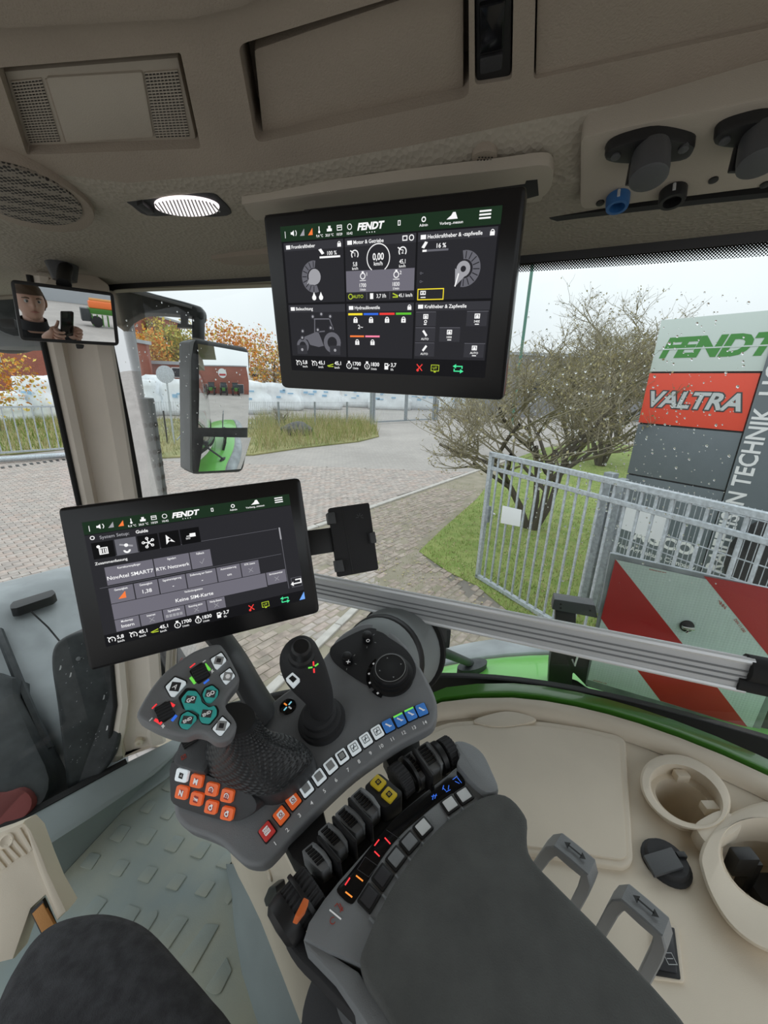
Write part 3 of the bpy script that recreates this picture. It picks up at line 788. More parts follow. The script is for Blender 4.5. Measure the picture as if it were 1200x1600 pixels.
c1 = collar('cup_holder', oc1, ic1, .028, M['beige'])
def bore(px, z_top, depth, parent, taper=.9):
    A = [SC.p(u, v, z_top) for u, v in px]; c = sum(A, V((0, 0, 0))) / len(A)
    B = [c + (p - c) * taper - UP * depth for p in A]
    bm_ = vf_bm(rings_vf([A, B], False, True)); fixn(bm_)
    for f in bm_.faces: f.normal_flip()
    return mk('bore', bm_, M['beige'], parent, ang=50)
bore(hole1, 0, .085, c1)
led = [SC.p(u, v, .0015) for u, v in ell(1072, 1246, 61, 40, 32, 40)]; led_i = [SC.p(u, v, .0015) for u, v in ell(1068, 1252, 49, 27.5, 32, 40)]
bm = vf_bm(rings_vf([led, led_i, [p - UP * .02 for p in led_i]], False, False)); fixn(bm); mk('ledge', bm, M['beige'], c1, ang=40)
for u0, v0 in ((1064, 1212), (1108, 1262)):
    p = SC.p(u0, v0, .008); box('ledge_step', p, CRIGHT * .012, V((0, .008, 0)), UP * .008, M['beige'], c1, .002)
c2 = collar('cup_holder', cat([(1097, 1365), (1093, 1335), (1112, 1296), (1148, 1268), (1210, 1252), (1300, 1275), (1352, 1370), (1320, 1460), (1260, 1500), (1200, 1488), (1161, 1466), (1133, 1438), (1110, 1400)], True, 4), ell(1217, 1356, 97, 65, 28, 52), .028, M['beige'])
bore(cup2, 0, .09, c2)
# link web between the two collars
mk('collar_web', slab_bm([SC.p(u, v, .026) for u, v in cat([(1100, 1275), (1128, 1264), (1150, 1276), (1160, 1288), (1150, 1300), (1130, 1310), (1108, 1320), (1086, 1290)], True, 4)], -UP * .03, .006), M['beige'], sc)
# side wall of the console towards the driver
wa = Pz(396, 1410, 1.63); wb = Pz(474, 1606, 1.63); wdv = (wb - wa).normalized(); wnn = V((wdv.y, -wdv.x, 0))
if wnn.dot(CAM - wa) < 0: wnn = -wnn
SW_ = PL(wa, wnn)
zt_ = SZ - .002
def on_side(u, v):
    q = SW_.p(u, v); return q
w0 = wa - wdv * .16; w1 = wa + wdv * .60
mk('console_side', vf_bm(join_vf(bar_vf(V((w0.x, w0.y, 1.79)) - SW_.n * .012, V((w1.x, w1.y, 1.79)) - SW_.n * .012, SW_.n * .012, UP * .245))), M['beige'], sc)
lathe('screw_cap', SW_.p(421, 1363), SW_.n, [(-.004, .014), (.003, .014), (.004, .010), (.002, .006)], M['beige'], sc, 18)
slab('turn_knob', SW_, rcorner([(412, 1406), (420, 1386), (430, 1384), (432, 1396), (424, 1412), (416, 1418)], 3), .016, 0, M['black'], sc, .003)
# round power socket with rubber lid
lid3 = lathe('power_socket', SC.p(1040, 1349), UP, [(0, .034), (.004, .034), (.006, .030), (.012, .029), (.014, .027), (.014, 0)], M['black_soft'], sc, 28)
box('lid_ridge', SC.p(1036, 1347, .016), (CRIGHT * .026 + V((0, .006, 0))), V((0, .014, 0)), UP * .003, M['grey_plastic_dark'], lid3, .002)
box('lid_tab', SC.p(1064, 1337, .014), CRIGHT * .007, V((0, .004, 0)), UP * .004, M['black'], lid3, .001)
# recessed switch panel behind the second loop
slab('panel_rim', SC, rcorner([(1022, 1440), (1060, 1446), (1070, 1534), (1020, 1528)], 5), .004, -.004, M['beige'], sc, .002)
spn = slab('switch_panel', SC, rcorner([(1024, 1446), (1054, 1449), (1064, 1530), (1022, 1523)], 3), .0055, -.002, M['black'], sc, .001)
slab('display', SC, rcorner([(1028, 1452), (1051, 1454), (1058, 1520), (1028, 1514)], 2), .007, 0, M['btn_dark'], spn, .0005)
fl = Flat(SC)
x, y = SC.st(1043, 1500)
fl.frame(x - .006, y - .008, x + .006, y + .004, .001, M['print_grey'], .0075); fl.line((x, y + .006), (x, y + .016), .001, M['print_grey'], .0075); fl.line((x - .004, y - .002), (x + .004, y - .002), .001, M['print_grey'], .0075)
fl.build('symbol', spn)
# dark divider in the second cup holder
pk = thing('phone_cradle', 'black phone cradle standing in the rear cup holder', 'cradle', SC.p(1180, 1400, -.085))
box('clip', SC.p(1158, 1346, -.01), CRIGHT * .017, V((0, .010, 0)), UP * .02, M['black'], pk, .003)
box('base', SC.p(1200, 1392, -.075), CRIGHT * .030, V((0, .022, 0)), UP * .012, M['black_soft'], pk, .008)
box('foot', SC.p(1168, 1366, -.05), CRIGHT * .010, V((0, .008, 0)), UP * .035, M['black'], pk, .004)
# green painted cab frame seen between console rim and window seal
gA = [SC.p(u, v - 2, .02) + RT * .012 for u, v in rim_px]
mk('trim_4', thick(grid_vf([[p - UP * .05 for p in gA], gA, [p + RT * .03 + UP * .004 for p in gA], [p + RT * .06 - UP * .02 for p in gA]]), RT * .006 - UP * .01), M['green_paint'], ang=50)
tag(bpy.data.objects['trim_4'], 'green painted cab frame strip below the side window', kind='structure')
# aluminium rail across the side window
RA, RB = V(Pz(470, 899, 2.352)), V(Pz(1140, 1047, 2.352))
rdir = (RB - RA).normalized(); RNP = PL(RA, V((-rdir.y * -1, -rdir.x, 0)) if False else V((rdir.y, -rdir.x, 0)), rdir)
if RNP.n.dot(CAM - RA) < 0: RNP = PL(RA, -RNP.n, rdir)
rail = thing('grab_rail', 'long aluminium rail with black rubber end across the side window', 'rail', RA)
hh = .5 * (RNP.p(800, 962) - RNP.p(800, 1000)).length
L0 = RNP.p(440, 893).lerp(RNP.p(440, 915), .5); L1 = RNP.p(1168, 1053)
ax = (L1 - L0).normalized(); upv = RNP.n.cross(ax); upv = upv if upv.z > 0 else -upv
mk('profile', vf_bm(bar_vf(L0, L1, RNP.n * .008, upv * hh * 1.0)), M['alu'], rail)
for s, t in ((1, .0035), (-1, .0028)):
    tube('edge_bead', [L0 + upv * hh * 1.02 * s + RNP.n * .006, L1 + upv * hh * 1.02 * s + RNP.n * .006], t + .002, M['alu_light'], rail, 8)
for s in (.35, -.05, -.45): mk('groove', vf_bm(bar_vf(L0 + upv * hh * s + RNP.n * .0085, L1 + upv * hh * s + RNP.n * .0085, RNP.n * .001, upv * .0012)), M['grey_plastic'], rail)
tube('rubber_end', [L1 - ax * .004 + upv * hh * .45, L1 + ax * .16 + upv * hh * .45], .020, M['rubber'], rail, 14)
tube('rubber_end', [L1 - ax * .012 - upv * hh * .62, L1 + ax * .16 - upv * hh * .62], .014, M['rubber'], rail, 14)
# ================================================================== TERMINALS
emi('ui_bg', (17, 17, 20), 1); emi('ui_panel', (37, 37, 41), 1); emi('ui_panel2', (50, 50, 55), 1); emi('ui_tile', (104, 102, 112), 1)
emi('ui_dark', (8, 8, 10), 1); emi('ui_bar', (24, 44, 28), 1); emi('ui_white', (235, 235, 235), 1); emi('ui_grey', (150, 150, 155), 1)
emi('ui_mid', (95, 95, 102), 1); emi('ui_yellow', (235, 215, 50), 1); emi('ui_red', (225, 60, 55), 1); emi('ui_blue', (50, 100, 210), 1)
emi('ui_green', (90, 180, 50), 1); emi('ui_orange', (235, 120, 60), 1); emi('ui_pink', (240, 130, 160), 1); emi('ui_lime', (170, 190, 50), 1); emi('ui_mint', (70, 220, 150), 1); emi('ui_lightblue', (110, 160, 230), 1)
def status_bar(f, X, Y, W, H, z):
    """icon row along the head of a terminal picture; X,Y left edge and centre"""
    t = lambda s: X + W * s
    f.text('|', t(.025), Y, H * .5, M['ui_white'], z)
    f.poly([(t(.055), Y - H * .08), (t(.062), Y - H * .08), (t(.072), Y - H * .2), (t(.072), Y + H * .2), (t(.062), Y + H * .08), (t(.055), Y + H * .08)], M['ui_white'], z)
    f.ring(t(.072), Y, H * .2, H * .26, M['ui_white'], z, -50, 50, 6)
    for k, c in ((.115, 'ui_grey'), (.158, 'ui_orange')):
        f.poly([(t(k - .012), Y - H * .22), (t(k + .012), Y - H * .22), (t(k + .012), Y + H * .25)], M[c], z)
    f.rect(t(.202), Y - H * .05, t(.206), Y + H * .3, M['ui_white'], z); f.disc(t(.204), Y - H * .06, H * .09, M['ui_white'], z)
    f.text('9,4 °C', t(.205), Y - H * .32, H * .24, M['ui_white'], z)
    f.rect(t(.243), Y - H * .08, t(.268), Y + H * .1, M['ui_white'], z); f.rect(t(.250), Y + H * .1, t(.262), Y + H * .28, M['ui_white'], z); f.text('20,0 °C', t(.255), Y - H * .32, H * .24, M['ui_white'], z)
    f.frame(t(.293), Y - H * .08, t(.318), Y + H * .28, H * .05, M['ui_white'], z); f.rect(t(.297), Y + H * .1, t(.314), Y + H * .16, M['ui_white'], z); f.text('10/29', t(.305), Y - H * .32, H * .24, M['ui_white'], z)
    f.ring(t(.355), Y + H * .1, H * .15, H * .2, M['ui_white'], z); f.text('10:42', t(.355), Y - H * .32, H * .24, M['ui_white'], z)
    f.text('FENDT', t(.455), Y + H * .05, H * .62, M['ui_white'], z, bold=.045, shear=.25, sx=1.1)
    for k in range(4): f.disc(t(.437 + .012 * k), Y - H * .36, H * .04, M['ui_white'], z, 6)
    f.frame(t(.578), Y - H * .1, t(.59), Y + H * .22, H * .05, M['ui_white'], z)
    f.ring(t(.69), Y + H * .14, H * .1, H * .17, M['ui_white'], z); f.text('Admin', t(.69), Y - H * .2, H * .24, M['ui_white'], z)
    f.poly([(t(.785), Y), (t(.83), Y), (t(.82), Y + H * .4), (t(.81), Y + H * .4), (t(.803), Y + H * .22)], M['ui_white'], z); f.text('Vorberg...messun', t(.805), Y - H * .2, H * .24, M['ui_white'], z)
    for k in (-1, 0, 1): f.rect(t(.915), Y + k * H * .2 - H * .05 + H * .1, t(.96), Y + k * H * .2 + H * .05 + H * .1, M['ui_white'], z)
def bottom_bar(f, X, Y, W, H, z):
    t = lambda s: X + W * s
    for k, (s, a, b) in enumerate([(.03, '5,8', 'km/h'), (.125, '45,1', 'km/h'), (.22, '45,1', 'km/h'), (.325, '1700', '1/min'), (.425, '1830', '1/min'), (.53, '3,7', 'l/h')]):
        if k in (0, 1): f.ring(t(s), Y, H * .24, H * .32, M['ui_white'], z, -40, 220); f.text('12'[k], t(s), Y, H * .36, M['ui_white'], z); f.line((t(s - .018), Y + H * .34), (t(s - .004), Y + H * .16), H * .08, M['ui_white'], z)
        elif k == 2: f.line((t(s - .02), Y - H * .15), (t(s + .015), Y + H * .05), H * .09, M['ui_lime'], z); f.line((t(s - .015), Y - H * .2), (t(s + .015), Y - H * .2), H * .09, M['ui_lime'], z)
        elif k in (3, 4): f.ring(t(s), Y - H * .05, H * .24, H * .31, M['ui_white'], z); f.rect(t(s - .006), Y + H * .25, t(s + .006), Y + H * .42, M['ui_white'], z); f.text('12'[k - 3], t(s), Y - H * .05, H * .34, M['ui_white'], z)
        else: f.rect(t(s - .011), Y - H * .3, t(s + .008), Y + H * .3, M['ui_white'], z); f.rect(t(s - .007), Y + H * .05, t(s + .004), Y + H * .2, M['ui_dark'], z + .0001); f.line((t(s + .008), Y), (t(s + .016), Y + H * .2), H * .06, M['ui_white'], z)
        f.text(a, t(s + .022), Y + H * .16, H * .5, M['ui_white'], z, 'l', .02); f.text(b, t(s + .022), Y - H * .28, H * .3, M['ui_white'], z, 'l')
    s = .70; f.line((t(s - .015), Y - H * .3), (t(s + .012), Y + H * .3), H * .1, M['ui_red'], z); f.line((t(s - .015), Y + H * .3), (t(s + .012), Y - H * .3), H * .1, M['ui_red'], z); f.disc(t(s - .01), Y - H * .25, H * .13, M['ui_red'], z)
    s = .775; f.frame(t(s - .02), Y - H * .3, t(s + .02), Y + H * .3, H * .06, M['ui_lime'], z); f.text('UT', t(s), Y, H * .34, M['ui_lime'], z); f.rect(t(s - .005), Y - H * .42, t(s + .005), Y - H * .3, M['ui_lime'], z)
    s = .885
    for q in (-1, 1):
        f.line((t(s - .018), Y + q * H * .22), (t(s + .018), Y + q * H * .22), H * .1, M['ui_mint'], z); f.line((t(s + q * .018), Y + q * H * .27), (t(s + q * .018), Y), H * .1, M['ui_mint'], z)
        f.poly([(t(s - q * .026), Y + q * H * .22), (t(s - q * .01), Y + q * H * .42), (t(s - q * .01), Y + q * H * .02)], M['ui_mint'], z)

# roof terminal --------------------------------------------------------------
TU = PL(V((-.168, .598, 2.953)), V((-.344, -.933, -.108)), V((.300, -.110, -.004)))
tu = thing('roof_terminal', 'black terminal screen hanging from the roof with grey menu tiles and a speed dial', 'screen', TU.p(610, 470))
case = rcorner([(411, 335), (823, 289), (786, 626), (440, 606)], 9)
slab('housing', TU, case, .0, -.022, M['bezel'], tu, .003)
D = Flat(TU)
Z3 = lambda X, Y: (400 + X / 2.609, 270 + Y / 2.609)
def q3(X, Y): return TU.st(*Z3(X, Y))
o0 = q3(95, 218); o1 = q3(998, 137); o2 = q3(938, 838); o3 = q3(150, 803)
x0, x1 = (o0[0] + o3[0]) / 2, (o1[0] + o2[0]) / 2; y1, y0 = (o0[1] + o1[1]) / 2, (o2[1] + o3[1]) / 2
Wd, Hd = x1 - x0, y1 - y0
D.rect(x0, y0, x1, y1, M['ui_bg'], .0004)
X_ = lambda s: x0 + Wd * s
Y_ = lambda s: y1 - Hd * s
hb = .095
D.rect(x0, Y_(hb), x1, y1, M['ui_bar'], .0006)
status_bar(D, x0, Y_(hb * .5), Wd, Hd * hb * .95, .0008)
def panel(a, b, c, d, title, lockit=True, m='ui_panel'):
    D.rect(X_(a), Y_(d), X_(c), Y_(b), M[m], .0006); D.rect(X_(a), Y_(b + .052), X_(c), Y_(b), M['ui_panel2'], .0007)
    D.text(title, X_(a + .042), Y_(b + .027), Hd * .031, M['ui_white'], .0009, 'l', .015); D.rect(X_(a + .012), Y_(b + .04), X_(a + .035), Y_(b + .015), M['ui_white'], .0008)
    if lockit: D.lock(X_(c - .02), Y_(b + .028), Hd * .036, M['ui_white'], .0009)
panel(.012, .105, .322, .50, 'Frontkraftheber'); panel(.33, .105, .66, .50, 'Motor & Getriebe', False); panel(.668, .105, .992, .50, 'Heckkraftheber & -zapfwelle')
panel(.012, .515, .322, .885, 'Beleuchtung', False); panel(.33, .515, .66, .885, 'Hydraulikventile'); panel(.668, .515, .992, .885, 'Kraftheber & Zapfwelle', False)
bottom_bar(D, x0 + .02 * Wd, Y_(.945), Wd * .97, Hd * .075, .0009)
# front lift
D.text('100 %', X_(.288), Y_(.185), Hd * .034, M['ui_white'], .0009, 'r'); D.rect(X_(.20), Y_(.215), X_(.305), Y_(.203), M['ui_white'], .0009)
D.poly([(X_(.195), Y_(.16)), (X_(.21), Y_(.155)), (X_(.225), Y_(.185)), (X_(.212), Y_(.192))], M['ui_white'], .0009)
D.ring(X_(.165), Y_(.33), Hd * .058, Hd * .105, M['ui_mid'], .0008, 80, 290); D.disc(X_(.168), Y_(.33), Hd * .052, M['ui_grey'], .0009); D.poly([(X_(.125), Y_(.375)), (X_(.150), Y_(.30)), (X_(.170), Y_(.385))], M['ui_grey'], .0009)
for k in range(9):
    a = math.radians(90 + k * 22); D.line((X_(.165) + math.cos(a) * Hd * .062, Y_(.33) + math.sin(a) * Hd * .062), (X_(.165) + math.cos(a) * Hd * .10, Y_(.33) + math.sin(a) * Hd * .10), Hd * .006, M['ui_panel'], .001)
for s in (.160, .197): D.disc(X_(s), Y_(.468), Hd * .018, M['ui_white'], .0009); D.poly([(X_(s - .009), Y_(.46)), (X_(s + .009), Y_(.46)), (X_(s), Y_(.43))], M['ui_white'], .0009)
# engine
D.ring(X_(.49), Y_(.235), Hd * .082, Hd * .088, M['ui_white'], .0009, -55, 235, 30); D.text('0,00', X_(.49), Y_(.225), Hd * .058, M['ui_white'], .0009, bold=.02, sx=.85); D.text('km/h', X_(.49), Y_(.267), Hd * .034, M['ui_white'], .0009)
for s, n_, v_ in ((.378, '1', '5,8'), (.602, '2', '45,1')):
    D.ring(X_(s), Y_(.205), Hd * .022, Hd * .029, M['ui_white'], .0009, -40, 220); D.text(n_, X_(s), Y_(.205), Hd * .034, M['ui_white'], .0009); D.line((X_(s - .022), Y_(.18)), (X_(s - .006), Y_(.195)), Hd * .007, M['ui_white'], .0009)
    D.text(v_, X_(s), Y_(.263), Hd * .036, M['ui_white'], .0009, sx=.8); D.text('km/h', X_(s), Y_(.29), Hd * .024, M['ui_white'], .0009)
D.rect(X_(.332), Y_(.44), X_(.658), Y_(.305), M['ui_tile'], .0008)
for s, n_, v_ in ((.415, '1', '1700'), (.575, '2', '1830')):
    D.ring(X_(s), Y_(.34), Hd * .015, Hd * .021, M['ui_white'], .0009); D.rect(X_(s - .005), Y_(.32), X_(s + .005), Y_(.31), M['ui_white'], .0009); D.text(n_, X_(s + .02), Y_(.328), Hd * .03, M['ui_white'], .0009); D.rect(X_(s - .015), Y_(.37), X_(s + .015), Y_(.366), M['ui_white'], .0009)
    D.text(v_, X_(s), Y_(.397), Hd * .034, M['ui_white'], .0009, sx=.85); D.text('1/min', X_(s), Y_(.424), Hd * .022, M['ui_white'], .0009)
D.ring(X_(.352), Y_(.468), Hd * .013, Hd * .019, M['ui_lime'], .0009); D.text('AUTO', X_(.39), Y_(.468), Hd * .03, M['ui_lime'], .0009); D.rect(X_(.45), Y_(.487), X_(.466), Y_(.45), M['ui_white'], .0009); D.text('3,7 l/h', X_(.505), Y_(.468), Hd * .034, M['ui_white'], .0009, sx=.9)
D.line((X_(.56), Y_(.455)), (X_(.585), Y_(.472)), Hd * .008, M['ui_lime'], .0009); D.line((X_(.56), Y_(.478)), (X_(.585), Y_(.478)), Hd * .008, M['ui_lime'], .0009); D.text('45,1 km/h', X_(.62), Y_(.468), Hd * .03, M['ui_white'], .0009, sx=.85)
for s in (.433, .545): D.rect(X_(s), Y_(.49), X_(s + .002), Y_(.445), M['ui_mid'], .0009)
D.frame(X_(.60), Y_(.145), X_(.622), Y_(.115), Hd * .006, M['ui_white'], .0009); D.ring(X_(.64), Y_(.13), Hd * .012, Hd * .018, M['ui_white'], .0009)
# rear lift
D.text('16 %', X_(.79), Y_(.185), Hd * .036, M['ui_white'], .0009, 'r', .02); D.rect(X_(.69), Y_(.216), X_(.708), Y_(.204), M['ui_white'], .001); D.rect(X_(.69), Y_(.216), X_(.80), Y_(.204), M['ui_mid'], .0008)
D.poly([(X_(.685), Y_(.19)), (X_(.70), Y_(.157)), (X_(.712), Y_(.163)), (X_(.697), Y_(.197))], M['ui_white'], .0009)
D.ring(X_(.872), Y_(.325), Hd * .055, Hd * .105, M['ui_mid'], .0008, -100, 100); D.disc(X_(.868), Y_(.325), Hd * .046, M['ui_grey'], .0009); D.disc(X_(.868), Y_(.325), Hd * .018, M['ui_panel'], .001); D.poly([(X_(.838), Y_(.425)), (X_(.834), Y_(.32)), (X_(.875), Y_(.37))], M['ui_grey'], .0009); D.line((X_(.838), Y_(.425)), (X_(.85), Y_(.35)), Hd * .008, M['ui_white'], .001)
for k in range(9):
    a = math.radians(-90 + k * 22); D.line((X_(.872) + math.cos(a) * Hd * .058, Y_(.325) + math.sin(a) * Hd * .058), (X_(.872) + math.cos(a) * Hd * .10, Y_(.325) + math.sin(a) * Hd * .10), Hd * .006, M['ui_panel'], .001)
for v_ in (.335, .385): D.text('o-', X_(.69), Y_(v_), Hd * .03, M['ui_mid'], .0009)
D.frame(X_(.675), Y_(.502), X_(.792), Y_(.432), Hd * .006, M['ui_yellow'], .001); D.frame(X_(.688), Y_(.47), X_(.712), Y_(.445), Hd * .006, M['ui_white'], .001); D.disc(X_(.70), Y_(.458), Hd * .006, M['ui_white'], .001); D.line((X_(.69), Y_(.485)), (X_(.712), Y_(.485)), Hd * .006, M['ui_white'], .001)
# lights: a tractor in outline
tx = lambda a, b: (X_(.05 + a * .24), Y_(.85 - b * .24))
D.poly([tx(.08, .40), tx(.5, .62), tx(.56, .42), tx(.62, .18), tx(.5, .14), tx(.3, .20), tx(.24, .36)], M['ui_mid'], .0008)
for a, b in (((.42, .52), (.44, .98)), ((.42, .98), (.78, .98)), ((.78, .98), (.86, .66)), ((.5, .60), (.66, .62))): D.line(tx(*a), tx(*b), Hd * .009, M['ui_mid'], .0008)
D.ring(*tx(.12, .17), Hd * .032, Hd * .055, M['ui_mid'], .0009); D.ring(*tx(.82, .28), Hd * .042, Hd * .075, M['ui_mid'], .0009)
for a, b in ((.40, 1.05), (.60, 1.12), (.80, 1.05), (.14, .62), (.12, .42), (.50, .66), (.80, .72)): D.disc(*tx(a, b), Hd * .019, M['ui_panel2'], .001); D.disc(*tx(a, b), Hd * .009, M['ui_grey'], .0011)
for a, b in ((.10, .05), (.88, .05)): D.rect(tx(a - .12, 0)[0], tx(0, b - .14)[1], tx(a + .12, 0)[0], tx(0, b + .14)[1], M['ui_panel2'], .001); D.disc(*tx(a, b), Hd * .011, M['ui_grey'], .0011)
# valves
for k, c in enumerate(['ui_yellow', 'ui_blue', 'ui_red', 'ui_green']):
    s = .338 + k * .0795; D.rect(X_(s), Y_(.592), X_(s + .073), Y_(.578), M[c], .0009); D.lock(X_(s + .037), Y_(.622), Hd * .042, M['ui_white'], .0009); D.text('1234'[k], X_(s + .037), Y_(.63), Hd * .022, M['ui_dark'], .001)
for k, c in enumerate(['ui_orange', 'ui_pink']):
    s = .345 + k * .0795; D.rect(X_(s), Y_(.742), X_(s + .073), Y_(.730), M[c], .0009); D.lock(X_(s + .037), Y_(.775), Hd * .042, M['ui_white'], .0009); D.text('57'[k], X_(s + .037), Y_(.783), Hd * .022, M['ui_dark'], .001)
D.text('2~', X_(.40), Y_(.67), Hd * .04, M['ui_white'], .0009)
# lift & pto buttons
for a, b, kind in ((.672, .575, 0), (.898, .575, 1), (.672, .675, 2), (.783, .675, 1), (.672, .775, 3), (.898, .775, 1)):
    D.rect(X_(a), Y_(b + .092), X_(a + .092 if a < .89 else .985), Y_(b), M['ui_panel2'], .0008); cx = X_(a + .045)
    D.line((X_(a), Y_(b + .001)), (X_(a + .09), Y_(b + .001)), Hd * .003, M['ui_mid'], .0009)
    if kind in (0, 1): D.frame(cx - Hd * .018, Y_(b + .045), cx + Hd * .018, Y_(b + .015), Hd * .006, M['ui_white'], .0009); D.disc(cx, Y_(b + .032), Hd * .009, M['ui_white'], .0009)
    if kind == 1: D.text(('540E', '1000', 'AUTO')[{.575: 0, .675: 1, .775: 2}[b]], cx, Y_(b + .062), Hd * .02, M['ui_white'], .0009); D.line((cx - Hd * .012, Y_(b + .08)), (cx + Hd * .016, Y_(b + .08)), Hd * .006, M['ui_white'], .0009)
    if kind == 0: D.ring(cx, Y_(b + .062), Hd * .006, Hd * .011, M['ui_white'], .0009); D.line((cx - Hd * .012, Y_(b + .08)), (cx + Hd * .008, Y_(b + .08)), Hd * .007, M['ui_white'], .0009)
    if kind in (2, 3):
        q = 1 if kind == 2 else -1; D.line((cx - q * Hd * .015, Y_(b + .02)), (cx + q * Hd * .012, Y_(b + .055)), Hd * .015, M['ui_white'], .0009); D.text('AUTO', cx, Y_(b + .075), Hd * .02, M['ui_white'], .0009)
D.build('display', tu)
# cradle the terminal hangs from
cr_pl = PL(TU.p(610, 300) + V((0, .02, .022)), V((0, -.12, -1)))
cr = thing('terminal_cradle', 'beige lipped slot in the roof lining holding the roof terminal', 'mount', cr_pl.o)
slab('lip', cr_pl, cat([(382, 322), (398, 316), (600, 287), (780, 266), (845, 258), (862, 266), (862, 290), (848, 308), (820, 318), (600, 330), (420, 344), (395, 340)], True, 3), .006, -.006, M['roof_trim'], cr, .004)
slab('slot', cr_pl, [(414, 337), (600, 318), (820, 288), (822, 283), (840, 281), (842, 306), (824, 311), (600, 330), (420, 346)], .0065, .0, M['rubber'], cr, .001)
box('stem', TU.p(612, 345, -.026), TU.x * .12, TU.y * .02, TU.n * .004, M['black'], cr, .002)

# armrest terminal ------------------------------------------------------------
TL = PL(V((-.430, .495, 2.582)), V((.369, -.886, .280)), V((.292, .129, .022)))
tl = thing('armrest_terminal', 'black terminal screen on an arm above the joysticks showing system setup tiles', 'screen', TL.p(300, 900))
slab('housing', TL, rcorner([(90, 794), (469, 746), (500, 957), (140, 1049)], 9), 0, -.024, M['bezel'], tl, .003)
D = Flat(TL)
Z5 = lambda X, Y: (70 + X / 2.2222, 730 + Y / 2.2222)
q5 = lambda X, Y: TL.st(*Z5(X, Y))
o0, o1, o2, o3 = q5(130, 192), q5(848, 93), q5(905, 462), q5(212, 622)
x0, x1 = (o0[0] + o3[0]) / 2, (o1[0] + o2[0]) / 2; y1, y0 = (o0[1] + o1[1]) / 2, (o2[1] + o3[1]) / 2
Wd, Hd = x1 - x0, y1 - y0
X_ = lambda s: x0 + Wd * s
Y_ = lambda s: y1 - Hd * s
D.rect(x0, y0, x1, y1, M['ui_bg'], .0004); D.rect(x0, Y_(.10), x1, y1, M['ui_bar'], .0006)
status_bar(D, x0, Y_(.05), Wd, Hd * .095, .0008)
bottom_bar(D, x0, Y_(.955), Wd, Hd * .08, .0008)
D.rect(X_(0), Y_(.905), X_(1), Y_(.105), M['ui_panel'], .0005)
D.text('System Setup:', X_(.06), Y_(.135), Hd * .036, M['ui_grey'], .0008, 'l'); D.text('Guide', X_(.215), Y_(.135), Hd * .036, M['ui_white'], .0008, 'l', .02); D.ring(X_(.03), Y_(.13), Hd * .01, Hd * .016, M['ui_white'], .0008)
for k in range(5):
    a = .02 + k * .098; D.rect(X_(a), Y_(.30), X_(a + .092), Y_(.17), M['ui_mid'] if k == 1 else M['ui_dark'], .0007); cx, cy = X_(a + .046), Y_(.235)
    if k == 0: D.frame(cx - Hd * .03, cy - Hd * .035, cx + Hd * .03, cy + Hd * .02, Hd * .008, M['ui_white'], .0009); D.disc(cx - Hd * .03, cy + Hd * .03, Hd * .012, M['ui_white'], .0009); [D.rect(cx - Hd * .02 + j * Hd * .015, cy - Hd * .025, cx - Hd * .012 + j * Hd * .015, cy + Hd * .008, M['ui_white'], .0009) for j in range(3)]
    if k == 1: D.line((cx - Hd * .045, cy + Hd * .02), (cx + Hd * .045, cy - Hd * .005), Hd * .014, M['ui_grey'], .0009); D.disc(cx, cy + Hd * .008, Hd * .014, M['ui_white'], .001); D.ring(cx, cy - Hd * .03, Hd * .012, Hd * .026, M['ui_white'], .0009, 180, 360, 8)
    if k == 2:
        for j in range(5): a_ = j * 1.2566 + .5; D.line((cx, cy), (cx + math.cos(a_) * Hd * .035, cy + math.sin(a_) * Hd * .035), Hd * .007, M['ui_white'], .0009); D.ring(cx + math.cos(a_) * Hd * .036, cy + math.sin(a_) * Hd * .036, Hd * .006, Hd * .012, M['ui_white'], .0009, n=8)
    if k == 3: D.poly([(cx - Hd * .025, cy + Hd * .04), (cx + Hd * .035, cy - Hd * .03), (cx - Hd * .005, cy - Hd * .015), (cx - Hd * .03, cy - Hd * .04)], M['ui_white'], .0009); D.disc(cx - Hd * .002, cy - Hd * .003, Hd * .01, M['ui_dark'], .001)
    if k == 4: D.rect(cx - Hd * .005, cy - Hd * .01, cx + Hd * .04, cy + Hd * .02, M['ui_white'], .0009); D.text('ISO', cx - Hd * .02, cy - Hd * .018, Hd * .022, M['ui_white'], .0009); D.line((cx - Hd * .03, cy + .0), (cx, cy), Hd * .006, M['ui_white'], .0009)
D.text('Zusammenfassung', X_(.02), Y_(.335), Hd * .03, M['ui_white'], .0008, 'l')
D.rect(X_(.915), Y_(.86), X_(.918), Y_(.30), M['ui_mid'], .0007); D.rect(X_(.912), Y_(.40), X_(.92), Y_(.29), M['ui_grey'], .0008)
for v_ in (.295, .53): D.rect(X_(.02), Y_(v_ + .003), X_(.905), Y_(v_), M['ui_mid'], .0006)
